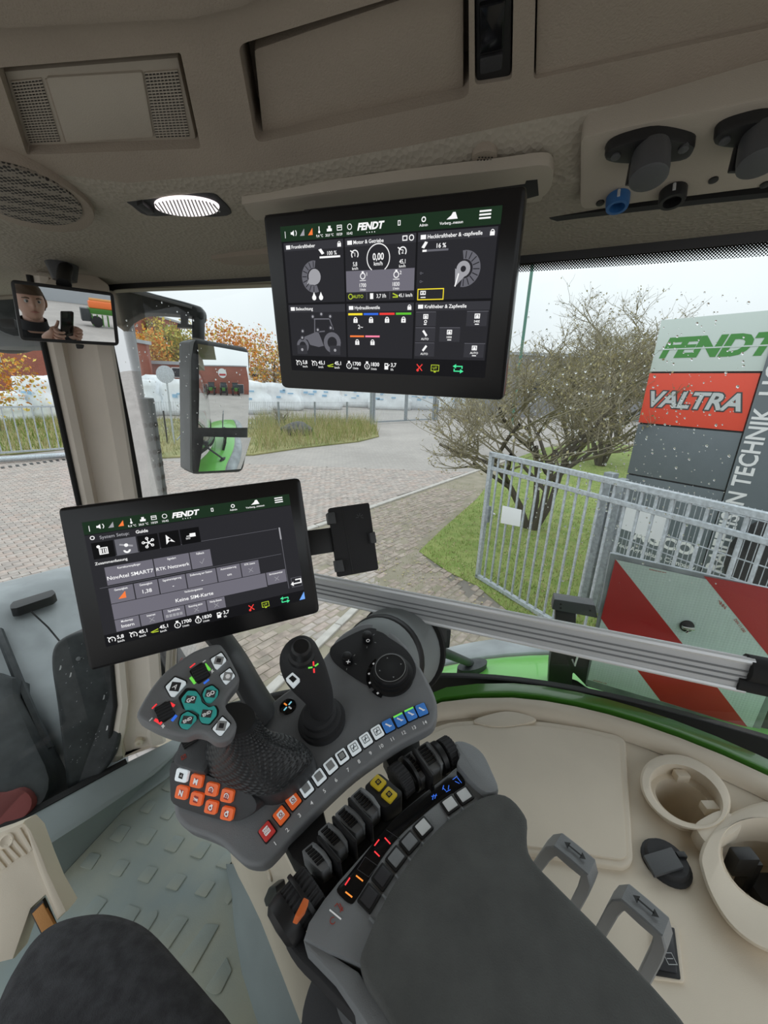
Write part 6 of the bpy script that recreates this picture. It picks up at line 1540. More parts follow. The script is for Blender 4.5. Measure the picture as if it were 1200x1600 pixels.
# black exhaust base cover with splashes
eb = thing('exhaust_cover', 'black mud-splashed cover at the foot of the pillar outside the windscreen', 'cover', Pz(130, 1120, 1.4))
ring_px = [[(84, 1060), (80, 1035), (84, 1015), (100, 1000), (122, 990), (150, 984), (200, 984), (230, 1000), (230, 1060)],
           [(92, 1110), (84, 1060), (88, 1030), (108, 1012), (132, 1003), (160, 1000), (205, 1000), (235, 1020), (235, 1090)],
           [(104, 1190), (96, 1120), (102, 1075), (126, 1050), (150, 1040), (176, 1040), (215, 1040), (240, 1060), (240, 1130)],
           [(112, 1262), (104, 1190), (112, 1140), (140, 1110), (165, 1100), (190, 1100), (225, 1100), (245, 1110), (245, 1180)]]
EBP = [PL(Pz(140, 1000, 1.86) + V((0, .10, 0)), V((.35, -.90, .2))), PL(Pz(140, 1000, 1.86) + V((0, .04, 0)), V((.35, -.90, .2))), PL(Pz(150, 1040, 1.80), V((.35, -.9, .25))), PL(Pz(160, 1120, 1.68), V((.35, -.9, .3)))]
rings = []
for i, rg in enumerate(ring_px): rings.append([EBP[i].p(u, v) for u, v in rg])
bm = vf_bm(grid_vf(rings)); fixn(bm)
sldo = slab('cover_shell', PL(Pz(150, 1080, 1.87), V((.35, -.85, .40))), cat([(80, 1045), (82, 1015), (96, 998), (122, 988), (150, 984), (176, 984), (190, 1000), (194, 1060), (192, 1130), (180, 1180), (155, 1215), (112, 1262), (98, 1180), (88, 1100)], True, 4), 0, -.10, M['body_black'], eb, .035, 4)
lathe('bolt', PL(Pz(150, 1080, 1.87), V((.35, -.85, .40))).p(123, 1029), V((.35, -.85, .40)), [(-.004, .006), (.004, .006), (.005, .004), (.005, 0)], M['grey_plastic'], eb, 12)
spp = PL(Pz(150, 1080, 1.87), V((.35, -.85, .40))); f = Flat(spp); rs = random.Random(5)
for _ in range(60):
    u, v = rs.uniform(95, 182), rs.uniform(1000, 1200); x, y = spp.st(u, v); L_ = rs.uniform(.0008, .006); f.poly([(x, y), (x + .001 * rs.uniform(.5, 1.4), y + L_ * .4), (x + .002, y + L_), (x - .0006, y + L_ * .5)], M['print_grey'], .0006)
for u, v in ((94, 1044), (162, 1090), (167, 1138), (110, 1055)):
    x, y = spp.st(u, v); f.poly([(x - .002, y - .006), (x + .002, y - .004), (x + .003, y + .007), (x, y + .008)], M['sign_letter'], .0007)
f.build('splashes', eb)
# exhaust pipe with perforated guard
EXP = PL(V((-1.05, 1.5, 0)), V((.55, -.83, 0)))
ex = thing('exhaust_pipe', 'upright black exhaust with perforated guard beside the pillar', 'exhaust', EXP.p(222, 900))
etop = EXP.p(216, 621); eax = EXP.p(216, 621); r_e = (EXP.p(241, 640) - EXP.p(191, 640)).length / 2
ecx = V((etop.x, etop.y, 0)) + EXP.n * 0
bm = vf_bm(lathe_vf(V((etop.x, etop.y, etop.z)), -UP, [(0, r_e * .6), (.002, r_e * .97), (.012, r_e), (2.2, r_e), (2.67, r_e * .9), (2.67, 0)], 40)); fixn(bm); mk('guard', bm, M['guard_grey'], ex, ang=50)
lathe('pipe', V((etop.x, etop.y, etop.z - .05)), UP, [(0, r_e * .40), (.62, r_e * .40), (.62, r_e * .33), (.5, r_e * .33)], M['grey_plastic'], ex, 24)
hv, hf = [], []
for i in range(12):
    for k in range(14):
        a = k / 14 * 6.283 + (i % 2) * .22; z = etop.z - .10 - i * .052; c = V((etop.x + r_e * 1.006 * math.cos(a), etop.y + r_e * 1.006 * math.sin(a), z)); nrm = V((math.cos(a), math.sin(a), 0)); tx = V((-math.sin(a), math.cos(a), 0)); o_ = len(hv)
        hv += [c + (tx * math.cos(b) + UP * math.sin(b)) * .0105 for b in [q * .785 for q in range(8)]]; hf.append(tuple(range(o_, o_ + 8)))
tag(mk('guard_holes', (hv, hf), M['black'], ex, smooth=False), kind='stuff')
# outside mirror on its arm
MA = PL(V((-.50, 1.27, 0)), V((.3, -.95, 0)))
om = thing('outside_mirror', 'black outside mirror with two glasses on an arm beyond the side window', 'mirror', Pd(345, 635, 1.3))
armp = [(150, 470), (190, 462), (230, 466), (280, 478), (308, 484)]
AO = PL(Pd(250, 470, 1.28), V((.2, -.97, .1)))
slab('arm', AO, cat([(150, 440), (190, 444), (240, 458), (300, 474), (316, 482), (314, 500), (290, 492), (230, 488), (206, 496), (190, 512), (184, 540), (150, 545)], True, 4), 0, -.05, M['body_black'], om, .012, 3)
slab('arm_edge', AO, [(160, 441), (190, 446), (240, 461), (300, 478), (299, 482), (238, 466), (188, 452), (160, 448)], .004, -.01, M['grey_plastic'], om, .002)
box('arm_root', AO.p(158, 470, -.02), CRIGHT * .06, V((0, .07, 0)), UP * .02, M['body_black'], om, .01)
tube('drop_tube', [AO.p(306, 484, -.02), AO.p(310, 494, -.02), AO.p(310, 530, -.02)], .020, M['body_black'], om, 14)
slab('lamp_bracket', AO, [(281, 486), (292, 488), (292, 506), (300, 507), (300, 512), (276, 511), (277, 505), (282, 505)], .0, -.02, M['black'], om, .003)
mdir = ray(345, 635).normalized()
_r = V((math.cos(math.radians(-16)), math.sin(math.radians(-16)), .0)); OMn = (_r - ray(345, 577).normalized()).normalized()
OM = PL(Pd(345, 635, 1.30), OMn, V((.7, .7, 0)))
slab('shell', OM, rcorner([(304, 528), (388, 543), (391, 560), (388, 700), (380, 738), (300, 742), (298, 560)], 9), 0, -.07, M['body_black'], om, .012, 3)
slab('shell_side', OM, rcorner([(296, 534), (306, 530), (304, 740), (297, 736)], 3), -.004, -.08, M['grey_plastic'], om, .004)
def cglass(name, px, R_, twist=0, off=.016):
    A, B, C_, D_ = [V(OM.st(u, v)) for u, v in px]; rows = []; cc_ = (A + B + C_ + D_) / 4
    for j in range(13):
        row = []
        for i in range(11):
            p = A.lerp(B, i / 10).lerp(D_.lerp(C_, i / 10), j / 12); q = p - cc_
            row.append(OM.at(p.x, p.y, off - q.length_squared / (2 * R_) + twist * q.y))
        rows.append(row)
    b_ = vf_bm(grid_vf(rows)); fixn(b_)
    if sum((f_.normal for f_ in b_.faces), V((0, 0, 0))).dot(OM.n) < 0: bmesh.ops.reverse_faces(b_, faces=b_.faces[:])
    mk(name, b_, M['mirror'], om, ang=180)
cglass('upper_glass', [(308, 537), (386, 551), (386, 668), (309, 668)], .95)
cglass('lower_glass', [(310, 680), (385, 682), (374, 732), (308, 736)], .6, .22, .03)
# rear fender, bright green with a grey outer lip
fn = thing('rear_fender', 'bright green rear fender with grey outer edge below the side window', 'fender', Pz(800, 1070, 1.85))
fr = [[(600, 1330, 1.55), (690, 1230, 1.75), (780, 1185, 1.85), (900, 1180, 1.88), (1050, 1215, 1.89), (1300, 1330, 1.88)],
      [(560, 1200, 1.55), (640, 1130, 1.78), (740, 1098, 1.87), (870, 1090, 1.90), (1050, 1120, 1.91), (1350, 1210, 1.90)],
      [(560, 1120, 1.50), (640, 1078, 1.76), (720, 1052, 1.855), (860, 1034, 1.89), (1050, 1060, 1.90), (1350, 1120, 1.89)],
      [(590, 1070, 1.45), (650, 1048, 1.72), (720, 1030, 1.82), (860, 1014, 1.86), (1050, 1030, 1.87), (1350, 1080, 1.86)]]
fg = [[Pz(*p) for p in r] for r in fr]
for r in fg: r += [r[-1] - FW * .5 - UP * .02, r[-1] - FW * 1.0 - UP * .12, r[-1] - FW * 1.4 - UP * .40]
ff = mk('fender_top', thick(grid_vf(fg), -UP * .02), M['fender_green'], fn, ang=80); ff.modifiers.new('sub', 'SUBSURF').levels = 1
lip = [fg[-1], [p + RT * .06 + UP * .006 for p in fg[-1]], [p + RT * .20 - UP * .03 for p in fg[-1]], [p + RT * .24 - UP * .16 for p in fg[-1]]]
fl_ = mk('fender_lip', thick(grid_vf(lip), -UP * .02), M['body_grey'], fn, ang=80); fl_.modifiers.new('sub', 'SUBSURF').levels = 1
# tail: fender drops behind towards the rear
# lamp on a stalk standing on the fender
lm = thing('marker_lamp', 'small dark box lamp on a bent stalk fixed to the green fender', 'lamp', Pz(735, 1040, 1.86))
LB = Pd(690, 988, 1.0); box('lamp_body', LB, CRIGHT * .018, V((.0, .03, 0)), UP * .026, M['body_black'], lm, .004)
slab('lamp_face', PL(LB + V((.0, -.031, 0)), V((.0, -1, .1))), rcorner([(680, 973), (698, 975), (698, 1004), (680, 1002)], 2), .003, -.004, M['grey_plastic_dark'], lm, .001)
tube('stalk', [Pd(684, 1000, 1.02), Pd(690, 1018, 1.04), Pz(735, 1036, 1.865)], .013, M['body_black'], lm, 12)
slab('foot', PL(Pz(735, 1040, 1.862), UP), ell(738, 1038, 24, 9, -12, 24), .008, -.02, M['body_black'], lm, .002)
# warning board with carrier
WB = PL(V((.611, .966, 2.337)) * 1.0, V((-.285, -.955, -.03)), V((.404, -.120, -.0)))
wb = thing('warning_board', 'red and white striped warning board on a black carrier behind the rail', 'board', WB.p(1070, 1030))
slab('backing', WB, rcorner([(954, 864), (1272, 935), (1184, 1150), (914, 1072)], 3), -.003, -.012, M['galv_dark'], wb, .002)
bt = [(961, 874), (1262, 940), (1175, 1138), (918, 1062)]
A, B, C_, D_ = [V(WB.st(*p)) for p in bt]
# stripes as flat film pieces in board coordinates 0..1
def bd(s, t): return A.lerp(B, s).lerp(D_.lerp(C_, s), t)
film = Flat(WB); white = [(0, 0), (1, 0), (1, 1), (0, 1)]
film.poly([bd(*p) for p in white], M['white_film'], 0)
zb = lambda x, y: WB.st(840 + .3 * x, 840 + .3 * y)
film.poly([zb(405, 112), zb(735, 528), zb(905, 740), zb(1098, 992), zb(1050, 975), zb(640, 850), zb(455, 605), zb(330, 420)], M['red_film'], .0006)
film.poly([zb(865, 200), zb(1195, 262), zb(1320, 285), zb(1300, 740), zb(1190, 600)], M['red_film'], .0006)
film.build('film', wb)
f = Flat(WB)
def wtext(s, a, b, size, m):
    p, q = V(zb(*a)), V(zb(*b)); d = q - p; c = (p + q) / 2; f.text(s, c.x, c.y, size, M[m], .0012, rot=math.degrees(math.atan2(d.y, d.x)))
wtext('Reflektierend nach', (565, 160), (685, 185), .0052, 'print_red')
wtext('phosphor s16', (270, 735), (380, 765), .0065, 'print_red'); wtext('DIN 11 030', (985, 370), (1120, 545), .009, 'print_red')
p = V(zb(985, 385))
for k in range(3): f.line(V(zb(945 + k * 12, 325 + k * 12)), V(zb(950 + k * 12, 348 + k * 12)), .0012, M['print_red'], .0012); f.line(V(zb(950 + k * 12, 348 + k * 12)), V(zb(957 + k * 12, 332 + k * 12)), .0012, M['print_red'], .0012)
f.build('small_print', wb)
c = WB.p(1073, 978, .001)
lathe('clamp_plate', c, WB.n, [(0, .0165), (.004, .016), (.005, .012), (.005, 0)], M['black'], wb, 24)
box('wing_nut', c + WB.n * .008, WB.x * .014, WB.y * .004, WB.n * .006, M['chrome'], wb, .002); box('wing_stem', c + WB.n * .008 - WB.y * .006, WB.x * .003, WB.y * .009, WB.n * .005, M['chrome'], wb, .001)
WC = PL(WB.p(895, 1000, -.02), V((-.32, -.94, .05)), WB.x)
slab('carrier_top', WC, rcorner([(866, 936), (930, 946), (934, 966), (862, 952)], 2), .014, -.03, M['grey_plastic_dark'], wb, .002)
for u, v in ((876, 944), (876, 950), (922, 954)): lathe('bolt_hole', WC.p(u, v, .014), WC.n, [(0, .003), (.0008, .003)], M['black'], wb, 10)
slab('carrier', WC, rcorner([(866, 990), (925, 1000), (920, 1062), (918, 1074), (895, 1050), (893, 1078), (856, 1076), (858, 1040)], 4), .004, -.04, M['black'], wb, .004)
slab('carrier_arm', WC, rcorner([(868, 950), (900, 955), (900, 1000), (866, 995)], 2), .0, -.03, M['black'], wb, .003)
tube('split_ring', [WC.p(897, 1012, .008), WC.p(903, 1024, .012), WC.p(898, 1040, .010), WC.p(894, 1030, .008)], .003, M['alu_light'], wb, 8)
slab('carrier_foot', PL(Pz(930, 1075, 1.90), V((-.2, -.6, .7))), cat([(893, 1060), (930, 1080), (1000, 1098), (1000, 1112), (920, 1100), (880, 1086)], True, 3), .01, -.02, M['black'], wb, .004)
slab('end_post', WB, rcorner([(1190, 1078), (1225, 1085), (1200, 1160), (1166, 1150)], 3), -.01, -.04, M['black'], wb, .003)

# ================================================================== GATE, MESH FENCE, SIGN PYLON
gp = V((1.455, 5.45, 0)); ge = V((2.916, 2.896, 0)); gd = (ge - gp); glen = gd.length * 1.25; gd.normalize(); gnv = V((gd.y, -gd.x, 0))
gt = thing('steel_gate', 'galvanised steel bar gate standing open in front of the lawn', 'gate', gp)
def gbar(name, s0, z0, s1, z1, w_, d_, m='galv', parent=gt): 
    a = gp + gd * s0 + UP * z0; b = gp + gd * s1 + UP * z1; ax = (b - a).normalized(); wv = gnv * d_; hv = ax.cross(gnv).normalized() * w_
    return box(name, (a + b) / 2, (b - a) / 2, wv, hv, M[m], parent, .004, 1)
gbar('top_rail', -.03, 1.90, glen, 1.90, .03, .03); gbar('second_rail', 0, 1.71, glen, 1.71, .025, .02); gbar('bottom_rail', -.03, .05, glen, .05, .03, .03)
gbar('end_stile', 0, .03, 0, 1.92, .03, .03)
nb_ = int(glen / .135)
for k in range(1, nb_): gbar('bar', k * .135, .06, k * .135, 1.90, .0125, .0125)
box('latch_box', gp + gd * .055 + UP * 1.05, gd * .03, gnv * .025, UP * .12, M['galv_dark'], gt, .004)
tube('latch_handle', [gp + gd * .05 + UP * 1.08 - gnv * .05, gp + gd * .14 + UP * 1.06 - gnv * .055], .012, M['alu_light'], gt, 8)
gsn = slab('notice_plate', PL(gp + UP * 1.1 + gnv * (-.02 if gnv.dot(CAM - gp) < 0 else .02), gnv if gnv.dot(CAM - gp) > 0 else -gnv, gd), [(785, 790), (815, 797), (812, 823), (782, 817)], 0, -.006, M['paper'], gt, .001)
tag(gsn, 'white notice plate')
# posts and double-rod mesh panels behind
fp0 = V((2.72, 4.42, 0)); 
mfA = PL(V((2.35, 4.0, 0)), V((-.95, -.3, 0)))
mf = thing('mesh_fence', 'galvanised rod mesh fence with square posts behind the open gate', 'fence', (2.5, 3.9, 0))
pa = Pz(962, 745, 1.80); pa = V((pa.x * 1.0, pa.y * 1.0, 0)); pb_ = Pz(1260, 812, 1.80); pb_ = V((pb_.x, pb_.y, 0)); fd = (pb_ - pa).normalized(); fnn = V((fd.y, -fd.x, 0)); flen = (pb_ - pa).length * 1.1
def post(p, parent, z=2.0, h=.05): return box('post', V((p.x, p.y, z / 2)), fd * h, fnn * h, UP * z / 2, M['galv_dark'], parent, .006, 1)
post(pa - fd * .06, mf, 1.84, .06); post(pa + fd * .10, mf, 1.8, .045)
vf = ([], [])
nrod = int(flen / .05)
for k in range(nrod): p = pa + fd * (.1 + k * .05); vf = join_vf(vf, bar_vf(p + UP * .05, p + UP * 1.80, fd * .003, fnn * .003))
for z in [.1 + .2 * k for k in range(9)]:
    for s in (-.006, .006): vf = join_vf(vf, bar_vf(pa + UP * z + fnn * s, pa + fd * flen + UP * z + fnn * s, UP * .004, fnn * .003))
tag(mk('mesh_rods', vf_bm(vf), M['galv'], mf, smooth=False), kind='stuff')
# sign pylon
s_ = .8
SO = CAM + (V((4.8, 7.8, 4.02)) - CAM) * s_
SG = PL(SO, V((-.80, -.60, 0)), V((.60, -.80, 0)))
py = thing('sign_pylon', 'tall dealer sign pylon with pale, red and dark panels and white upright lettering', 'sign', V((SO.x + .6, SO.y - .5, 0)))
def fit(*px): return [SG.p(u, v) for u, v in px]
xl = SG.st(1035, 500)[0]; xr = SG.st(1212, 484)[0] + .02; zt = SG.st(1035, 500)[1]
xl = sum(SG.st(*p)[0] for p in ((1035, 500), (1012, 583), (993, 660), (985, 742))) / 4
xr = sum(SG.st(*p)[0] for p in ((1186, 583), (1160, 678), (1132, 770))) / 3
y_f0 = zt; y_v0 = SG.st(1010, 582)[1]; y_v1 = SG.st(995, 661)[1]; y_d1 = SG.st(985, 741)[1]; y_bot = -SO.z
def spanel(name, y0, y1, m, a=xl, b=xr, h=0, d=.10): return slab_st(name, SG, [(a, y1), (b, y1), (b, y0), (a, y0)], h, h - d, M[m], py, .004)
spanel('pale_panel', y_f0, y_v0 + .012, 'sign_white', b=xr + .10); spanel('red_panel', y_v0 - .012, y_v1 + .012, 'sign_red'); spanel('dark_panel', y_v1 - .012, y_d1 + .012, 'sign_grey'); spanel('base_panel', y_d1 - .012, y_bot, 'sign_grey')
spanel('core', y_f0 - .01, y_bot, 'black', a=xl + .01, b=xr, h=-.04, d=.10)
slab_st('upright', SG, [(xr + .02, y_bot), (xr + .62, y_bot), (xr + .62, y_f0 + .6), (xr + .02, y_f0 + .6)], .03, -.2, M['sign_grey'], py, .01)
f = Flat(SG); wsg = xr - xl
cy_ = (SG.st(1100, 541)[1]); fs_ = .30
f.text('FENDT', xl + wsg * .585, cy_, .345, M['sign_green'], .004, bold=.05, shear=.28, sx=1.13)
f.rect(xl + .02, cy_ - .028, xr + .09, cy_ - .012, M['sign_white'], .006)
cv = (y_v0 + y_v1) / 2
for b_, m_, h_ in ((.085, 'letter_dark', .004), (.03, 'letter_silver', .008)):
    f.text('VALTRA', xl + wsg * .50, cv, .30, M[m_], h_, bold=b_, shear=.22, sx=1.02)
tA, tB = SG.st(1118, 893, .03), SG.st(1190, 636, .03)
_tw = text_vf('RAIFFEISEN TECHNIK', .02, 0)[0]; _w = max(q[0] for q in _tw) - min(q[0] for q in _tw)
_sz = (tB[1] - tA[1]) / _w
f.text('RAIFFEISEN TECHNIK', (tA[0] + tB[0]) / 2, tA[1], _sz * 1.12, M['sign_letter'], .034, al='l', rot=90, bold=.02, sx=1 / 1.12)
f.text('HG', (tA[0] + tB[0]) / 2, tB[1] + _sz * .6, _sz * 1.12, M['sign_letter'], .034, al='l', rot=90, bold=.02)
f.text('AGCO', xl + wsg * .56, SG.st(1052, 851)[1], .24, M['sign_letter'], .004, bold=.045, sx=1.15)
f.text('Your Agriculture Company', xl + wsg * .50, SG.st(1045, 873)[1] - .02, .10, M['sign_letter'], .004, bold=.02)
f.build('lettering', py)
# a white sheet hanging on the mesh
wsn = slab('notice_sheet', PL(pa + UP * 1.4 + fnn * .012, fnn if fnn.dot(CAM - pa) > 0 else -fnn, fd), [(978, 791), (1045, 808), (1032, 846), (970, 826)], .01, .006, M['paper'], mf)
tag(wsn, 'white sheet fixed to the mesh')
# green flag pole
fpb = g(797, 684); top = (proj(fpb + UP * 4)); 
pole = tube('flag_pole', [fpb, fpb + UP * 14], .085, M['pole_green'], None, 12); tag(pole, 'tall green pole rising behind the bare shrubs', 'pole')

# ================================================================== SHRUBS AND TREES
def shrub(name, base, hgt, spread, n_stem, seed, label, levels=5, leaves=1200):
    r = random.Random(seed); vf = ([], []); trunk = ([], []); lv, lf2 = [], []
    tips = []
    def seg(p, d, L_, rad, lev):
        nonlocal vf, trunk
        pts = [p]; q = p.copy(); dd = d.copy()
        n = 3
        for k in range(n):
            dd = (dd + V((r.uniform(-.25, .25), r.uniform(-.25, .25), r.uniform(-.05, .2)))).normalized(); q = q + dd * L_ / n; pts.append(q.copy())
        t = tube_vf(pts, [rad * (1 - .35 * k / n) for k in range(n + 1)], 3 if lev > 1 else 5, False)
        if lev < 2: trunk[0].extend(t[0]); o_ = len(trunk[0]) - len(t[0]); trunk[1].extend([tuple(i + o_ for i in f_) for f_ in t[1]])
        else: o_ = len(vf[0]); vf[0].extend(t[0]); vf[1].extend([tuple(i + o_ for i in f_) for f_ in t[1]])
        if lev >= levels: tips.append((q, dd)); return
        nc = r.choice([2, 3, 3, 4]) if lev > 0 else r.choice([3, 4])
        for k in range(nc):
            a = r.uniform(0, 6.28); ax = V((math.cos(a), math.sin(a), r.uniform(-.3, .35))); f_ = r.uniform(.45, 1.0)
            st_ = pts[0].lerp(pts[-1], f_) if f_ < .95 else pts[-1]
            k_ = min(int(f_ * n), n - 1); st_ = pts[k_].lerp(pts[k_ + 1], f_ * n - k_)
            seg(st_, (dd * .75 + ax * spread).normalized(), L_ * r.uniform(.55, .82), rad * .58, lev + 1)
            tips.append((st_, dd))
    for k in range(n_stem):
        a = k / n_stem * 6.28 + r.uniform(-.3, .3); seg(base + V((math.cos(a), math.sin(a), 0)) * .08, V((math.cos(a) * .35, math.sin(a) * .35, 1)).normalized(), hgt * .38, hgt * .017, 0)
    t = thing(name, label, 'shrub', base)
    mk('stem', vf_bm(trunk), M['bark'], t)
    tag(mk('twigs', vf, M['twig'], t, smooth=False), kind='stuff')
    for k in range(leaves):
        p, dd = r.choice(tips); p = p + V((r.gauss(0, .05), r.gauss(0, .05), r.gauss(0, .05))); a = V((r.uniform(-1, 1), r.uniform(-1, 1), r.uniform(-1, 1))).normalized() * .016 * r.uniform(.6, 1.4) * hgt / 3; b = a.cross(V((r.random(), r.random(), r.random())).normalized()); o_ = len(lv); lv += [p - a, p + b * .6, p + a, p - b * .6]; lf2.append((o_, o_ + 1, o_ + 2, o_ + 3))
    tag(mk('buds', (lv, lf2), M['bud'], t, smooth=False), kind='stuff')
    return t
shrub('bare_shrub', g(830, 826), 4.6, .9, 4, 21, 'large bare shrub with a split trunk on the lawn behind the gate', 6, 5000)
shrub('bare_shrub', g(938, 728), 6.4, .8, 5, 33, 'dense bare shrub growing beside the sign pylon', 6, 4500)
shrub('bare_shrub', g(890, 712), 6.8, .85, 4, 55, 'thin bare shrub farther back between the green pole and the sign', 5, 2400)
shrub('bare_shrub', g(440, 668), 1.6, .7, 5, 60, 'brown weedy shrub on the verge by the boundary fence', 4, 700)
def tree(name, base, hgt, wid, mts, seed, label, group=None, n=2600):
    r = random.Random(seed); t = thing(name, label, 'tree', base, group)
    mk('trunk', vf_bm(tube_vf([base - UP * .1, base + UP * hgt * .3, base + V((.2, 0, hgt * .75))], [hgt * .03, hgt * .022, hgt * .008], 8)), M['bark'], t)
    cl = [(base + V((r.uniform(-.7, .7) * wid * .5, r.uniform(-.5, .5) * wid * .5, hgt * r.uniform(.3, .88))), wid * r.uniform(.16, .30)) for _ in range(26)]
    vs, fs, mi = [], [], []
    for _ in range(n):
        c, rad = r.choice(cl); d = V((r.gauss(0, 1), r.gauss(0, 1), r.gauss(0, 1))).normalized() * rad * r.uniform(.6, 1.05); p = c + d
        a = V((r.uniform(-1, 1), r.uniform(-1, 1), r.uniform(-1, 1))).normalized() * hgt * .019 * r.uniform(.5, 1.4); b = a.cross(V((r.random(), r.random(), r.random())).normalized()); o_ = len(vs); vs += [p - a, p + b, p + a, p - b]; fs.append((o_, o_ + 1, o_ + 2, o_ + 3)); mi.append(r.randrange(len(mts)))
    tag(mk('foliage', (vs, fs), mts, t, smooth=False, mid=mi), kind='stuff'); return t
def at(u, y, z=0.0):
    """ground position on the sight line of column u at distance y"""
    d = ray(u, 600); return V((d.x / d.y * y, y, z))
tree('autumn_tree', at(205, 52), 8.4, 5, [M['leaf_orange'], M['leaf_yellow']], 1, 'orange autumn tree nearest the pillar, behind the brick building')
tree('autumn_tree', at(236, 46), 8.0, 4.6, [M['leaf_yellow'], M['leaf_orange']], 2, 'yellow-orange autumn tree between the orange and the green one')
tree('autumn_tree', at(270, 58), 10.5, 7.5, [M['leaf_green'], M['leaf_yellow']], 3, 'yellow-green leafy tree left of the outside mirror', n=3600)
tree('autumn_tree', at(378, 66), 10.5, 10, [M['leaf_orange'], M['leaf_orange'], M['leaf_yellow']], 4, 'bright orange autumn tree right of the outside mirror', n=3400)
tree('autumn_tree', at(428, 50), 7.0, 5.5, [M['leaf_yellow'], M['leaf_orange'], M['twig']], 5, 'half bare ochre tree beside the roof terminal edge')
tree('autumn_tree', at(-22, 19), 4.4, 4.4, [M['leaf_orange'], M['leaf_yellow']], 6, 'orange-leaved tree seen through the windscreen at the far left', n=1900)
shrub('bare_tree', at(345, 60), 8.0, .7, 3, 71, 'bare grey tree standing among the autumn trees', 5, 200)
# ================================================================== BACKGROUND: fences, wrapped bales, buildings
def bale(p, sx, sy, sz, seed):
    r = random.Random(seed); bm = bmesh.new(); bmesh.ops.create_cube(bm, size=2); bmesh.ops.subdivide_edges(bm, edges=bm.edges[:], cuts=5, use_grid_fill=True)
    ph = [r.uniform(0, 6) for _ in range(4)]
    for v in bm.verts:
        c = v.co; k = 1 - .10 * (abs(c.x) ** 6 + abs(c.y) ** 6) * (c.z > 0); b = 1 + .05 * math.sin(c.x * 4 + ph[0]) * math.sin(c.z * 5 + ph[1]) + .04 * math.sin(c.y * 6 + ph[2])
        v.co = V((p.x + c.x * sx * k * b, p.y + c.y * sy * k * b, p.z + (c.z + 1) * sz * .5 * (1 - .08 * abs(c.x) ** 3 * (c.z > 0)) * (1 + .04 * math.sin(c.x * 7 + ph[3]))))
    return bm
bl = [(205, 30, 2.6), (240, 31, 2.8), (285, 32, 2.6), (330, 33, 2.9), (385, 36, 2.7), (440, 40, 2.6), (500, 46, 2.6), (560, 50, 2.6), (610, 50, 2.4), (665, 50, 2.7), (715, 52, 2.4), (765, 53, 2.6), (60, 26, 2.5), (105, 27, 2.6), (-10, 24, 1.6)]
wher = ['behind the exhaust', 'behind the round traffic sign', 'right of the round traffic sign', 'left of the outside mirror', 'right of the outside mirror', 'behind the weedy shrub', 'behind the boulder, farther back', 'at the left post of the double gate', 'behind the left leaf of the double gate', 'behind the right leaf of the double gate', 'right of the double gate', 'left of the green pole', 'left of the pillar in the windscreen', 'touching the pillar edge in the windscreen', 'at the left frame edge in the windscreen']
for i, (u, y, h) in enumerate(bl):
    wdt = y * 27 / F * 1.15; y += 2.4 * (i % 2)
    p = at(u, y); o = mk('wrapped_stack', bale(p, wdt, 1.1, h, i), M['bale'], ang=180); tag(o, 'white film-wrapped stack ' + wher[i], 'stack', 'white wrapped stacks behind the fence')
    pl = PL(p + V((0, -1.16, 0)), V((0, -1, 0)), V((1, 0, 0))); f = Flat(pl); rr = random.Random(i)
    for k in range(5):
        x = rr.uniform(-.7, .5) * wdt; z = rr.uniform(.35, .75) * h; f.rect(x, z, x + wdt * rr.uniform(.12, .3), z + rr.uniform(.1, .25), M['bale_blue'], .01)
    f.build('blue_print', o)
def fence_line(a, b, name, label, nb, h=1.7, posts=True, mt='galv_dark', step=2.5, wire=.004):
    t = thing(name, label, 'fence', a); L_ = (b - a).length; d = (b - a).normalized(); n = V((d.y, -d.x, 0)); vf = ([], [])
    k = 0
    while k * step <= L_: box('post', a + d * k * step + UP * h / 2, d * .045, n * .045, UP * h / 2, M[mt], t); k += 1
    for k in range(nb): p = a + d * (L_ * k / nb); vf = join_vf(vf, bar_vf(p + UP * .05, p + UP * h, d * wire, n * wire))
    for z in (.15, .6, 1.1, h - .05): vf = join_vf(vf, bar_vf(a + UP * z, b + UP * z, UP * wire, n * wire))
    tag(mk('mesh_rods', vf_bm(vf), M['galv_dark'], t, smooth=False), kind='stuff'); return t
fence_line(V((-12.2, 19.5, 0)), g(578, 664), 'boundary_fence', 'thin mesh boundary fence along the verge in front of the white stacks', 130, 1.6)
ga, gb = g(584, 662), g(676, 657)
dgate = thing('double_gate', 'grey framed double mesh gate at the far end of the paved turning', 'gate', ga)
gdd = (gb - ga).normalized(); gl_ = (gb - ga).length; gnn = V((gdd.y, -gdd.x, 0))
for k, (s0, s1) in enumerate(((0, .49), (.51, 1))):
    a, b = ga + gdd * gl_ * s0, ga + gdd * gl_ * s1; vf = join_vf(bar_vf(a + UP * .08, a + UP * 2.3, gdd * .06, gnn * .05), bar_vf(b + UP * .08, b + UP * 2.3, gdd * .06, gnn * .05), bar_vf(a + UP * .12, b + UP * .12, UP * .05, gnn * .05), bar_vf(a + UP * 2.3, b + UP * 2.3, UP * .05, gnn * .05))
    lf_ = mk('leaf_frame', vf_bm(vf), M['galv_dark'], dgate, smooth=False)
    vf = ([], [])
    for q in range(1, 24): p = a.lerp(b, q / 24); vf = join_vf(vf, bar_vf(p + UP * .1, p + UP * 2.3, gdd * .008, gnn * .008))
    tag(mk('mesh_rods', vf_bm(vf), M['galv'], lf_, smooth=False), kind='stuff')
for p in (ga - gdd * .25, gb + gdd * .25): box('gate_post', p + UP * 1.25, gdd * .1, gnn * .1, UP * 1.25, M['galv_dark'], dgate)
fence_line(gb + gdd * .6, gb + gdd * 14, 'boundary_fence', 'thin mesh fence right of the double gate', 60, 1.7)
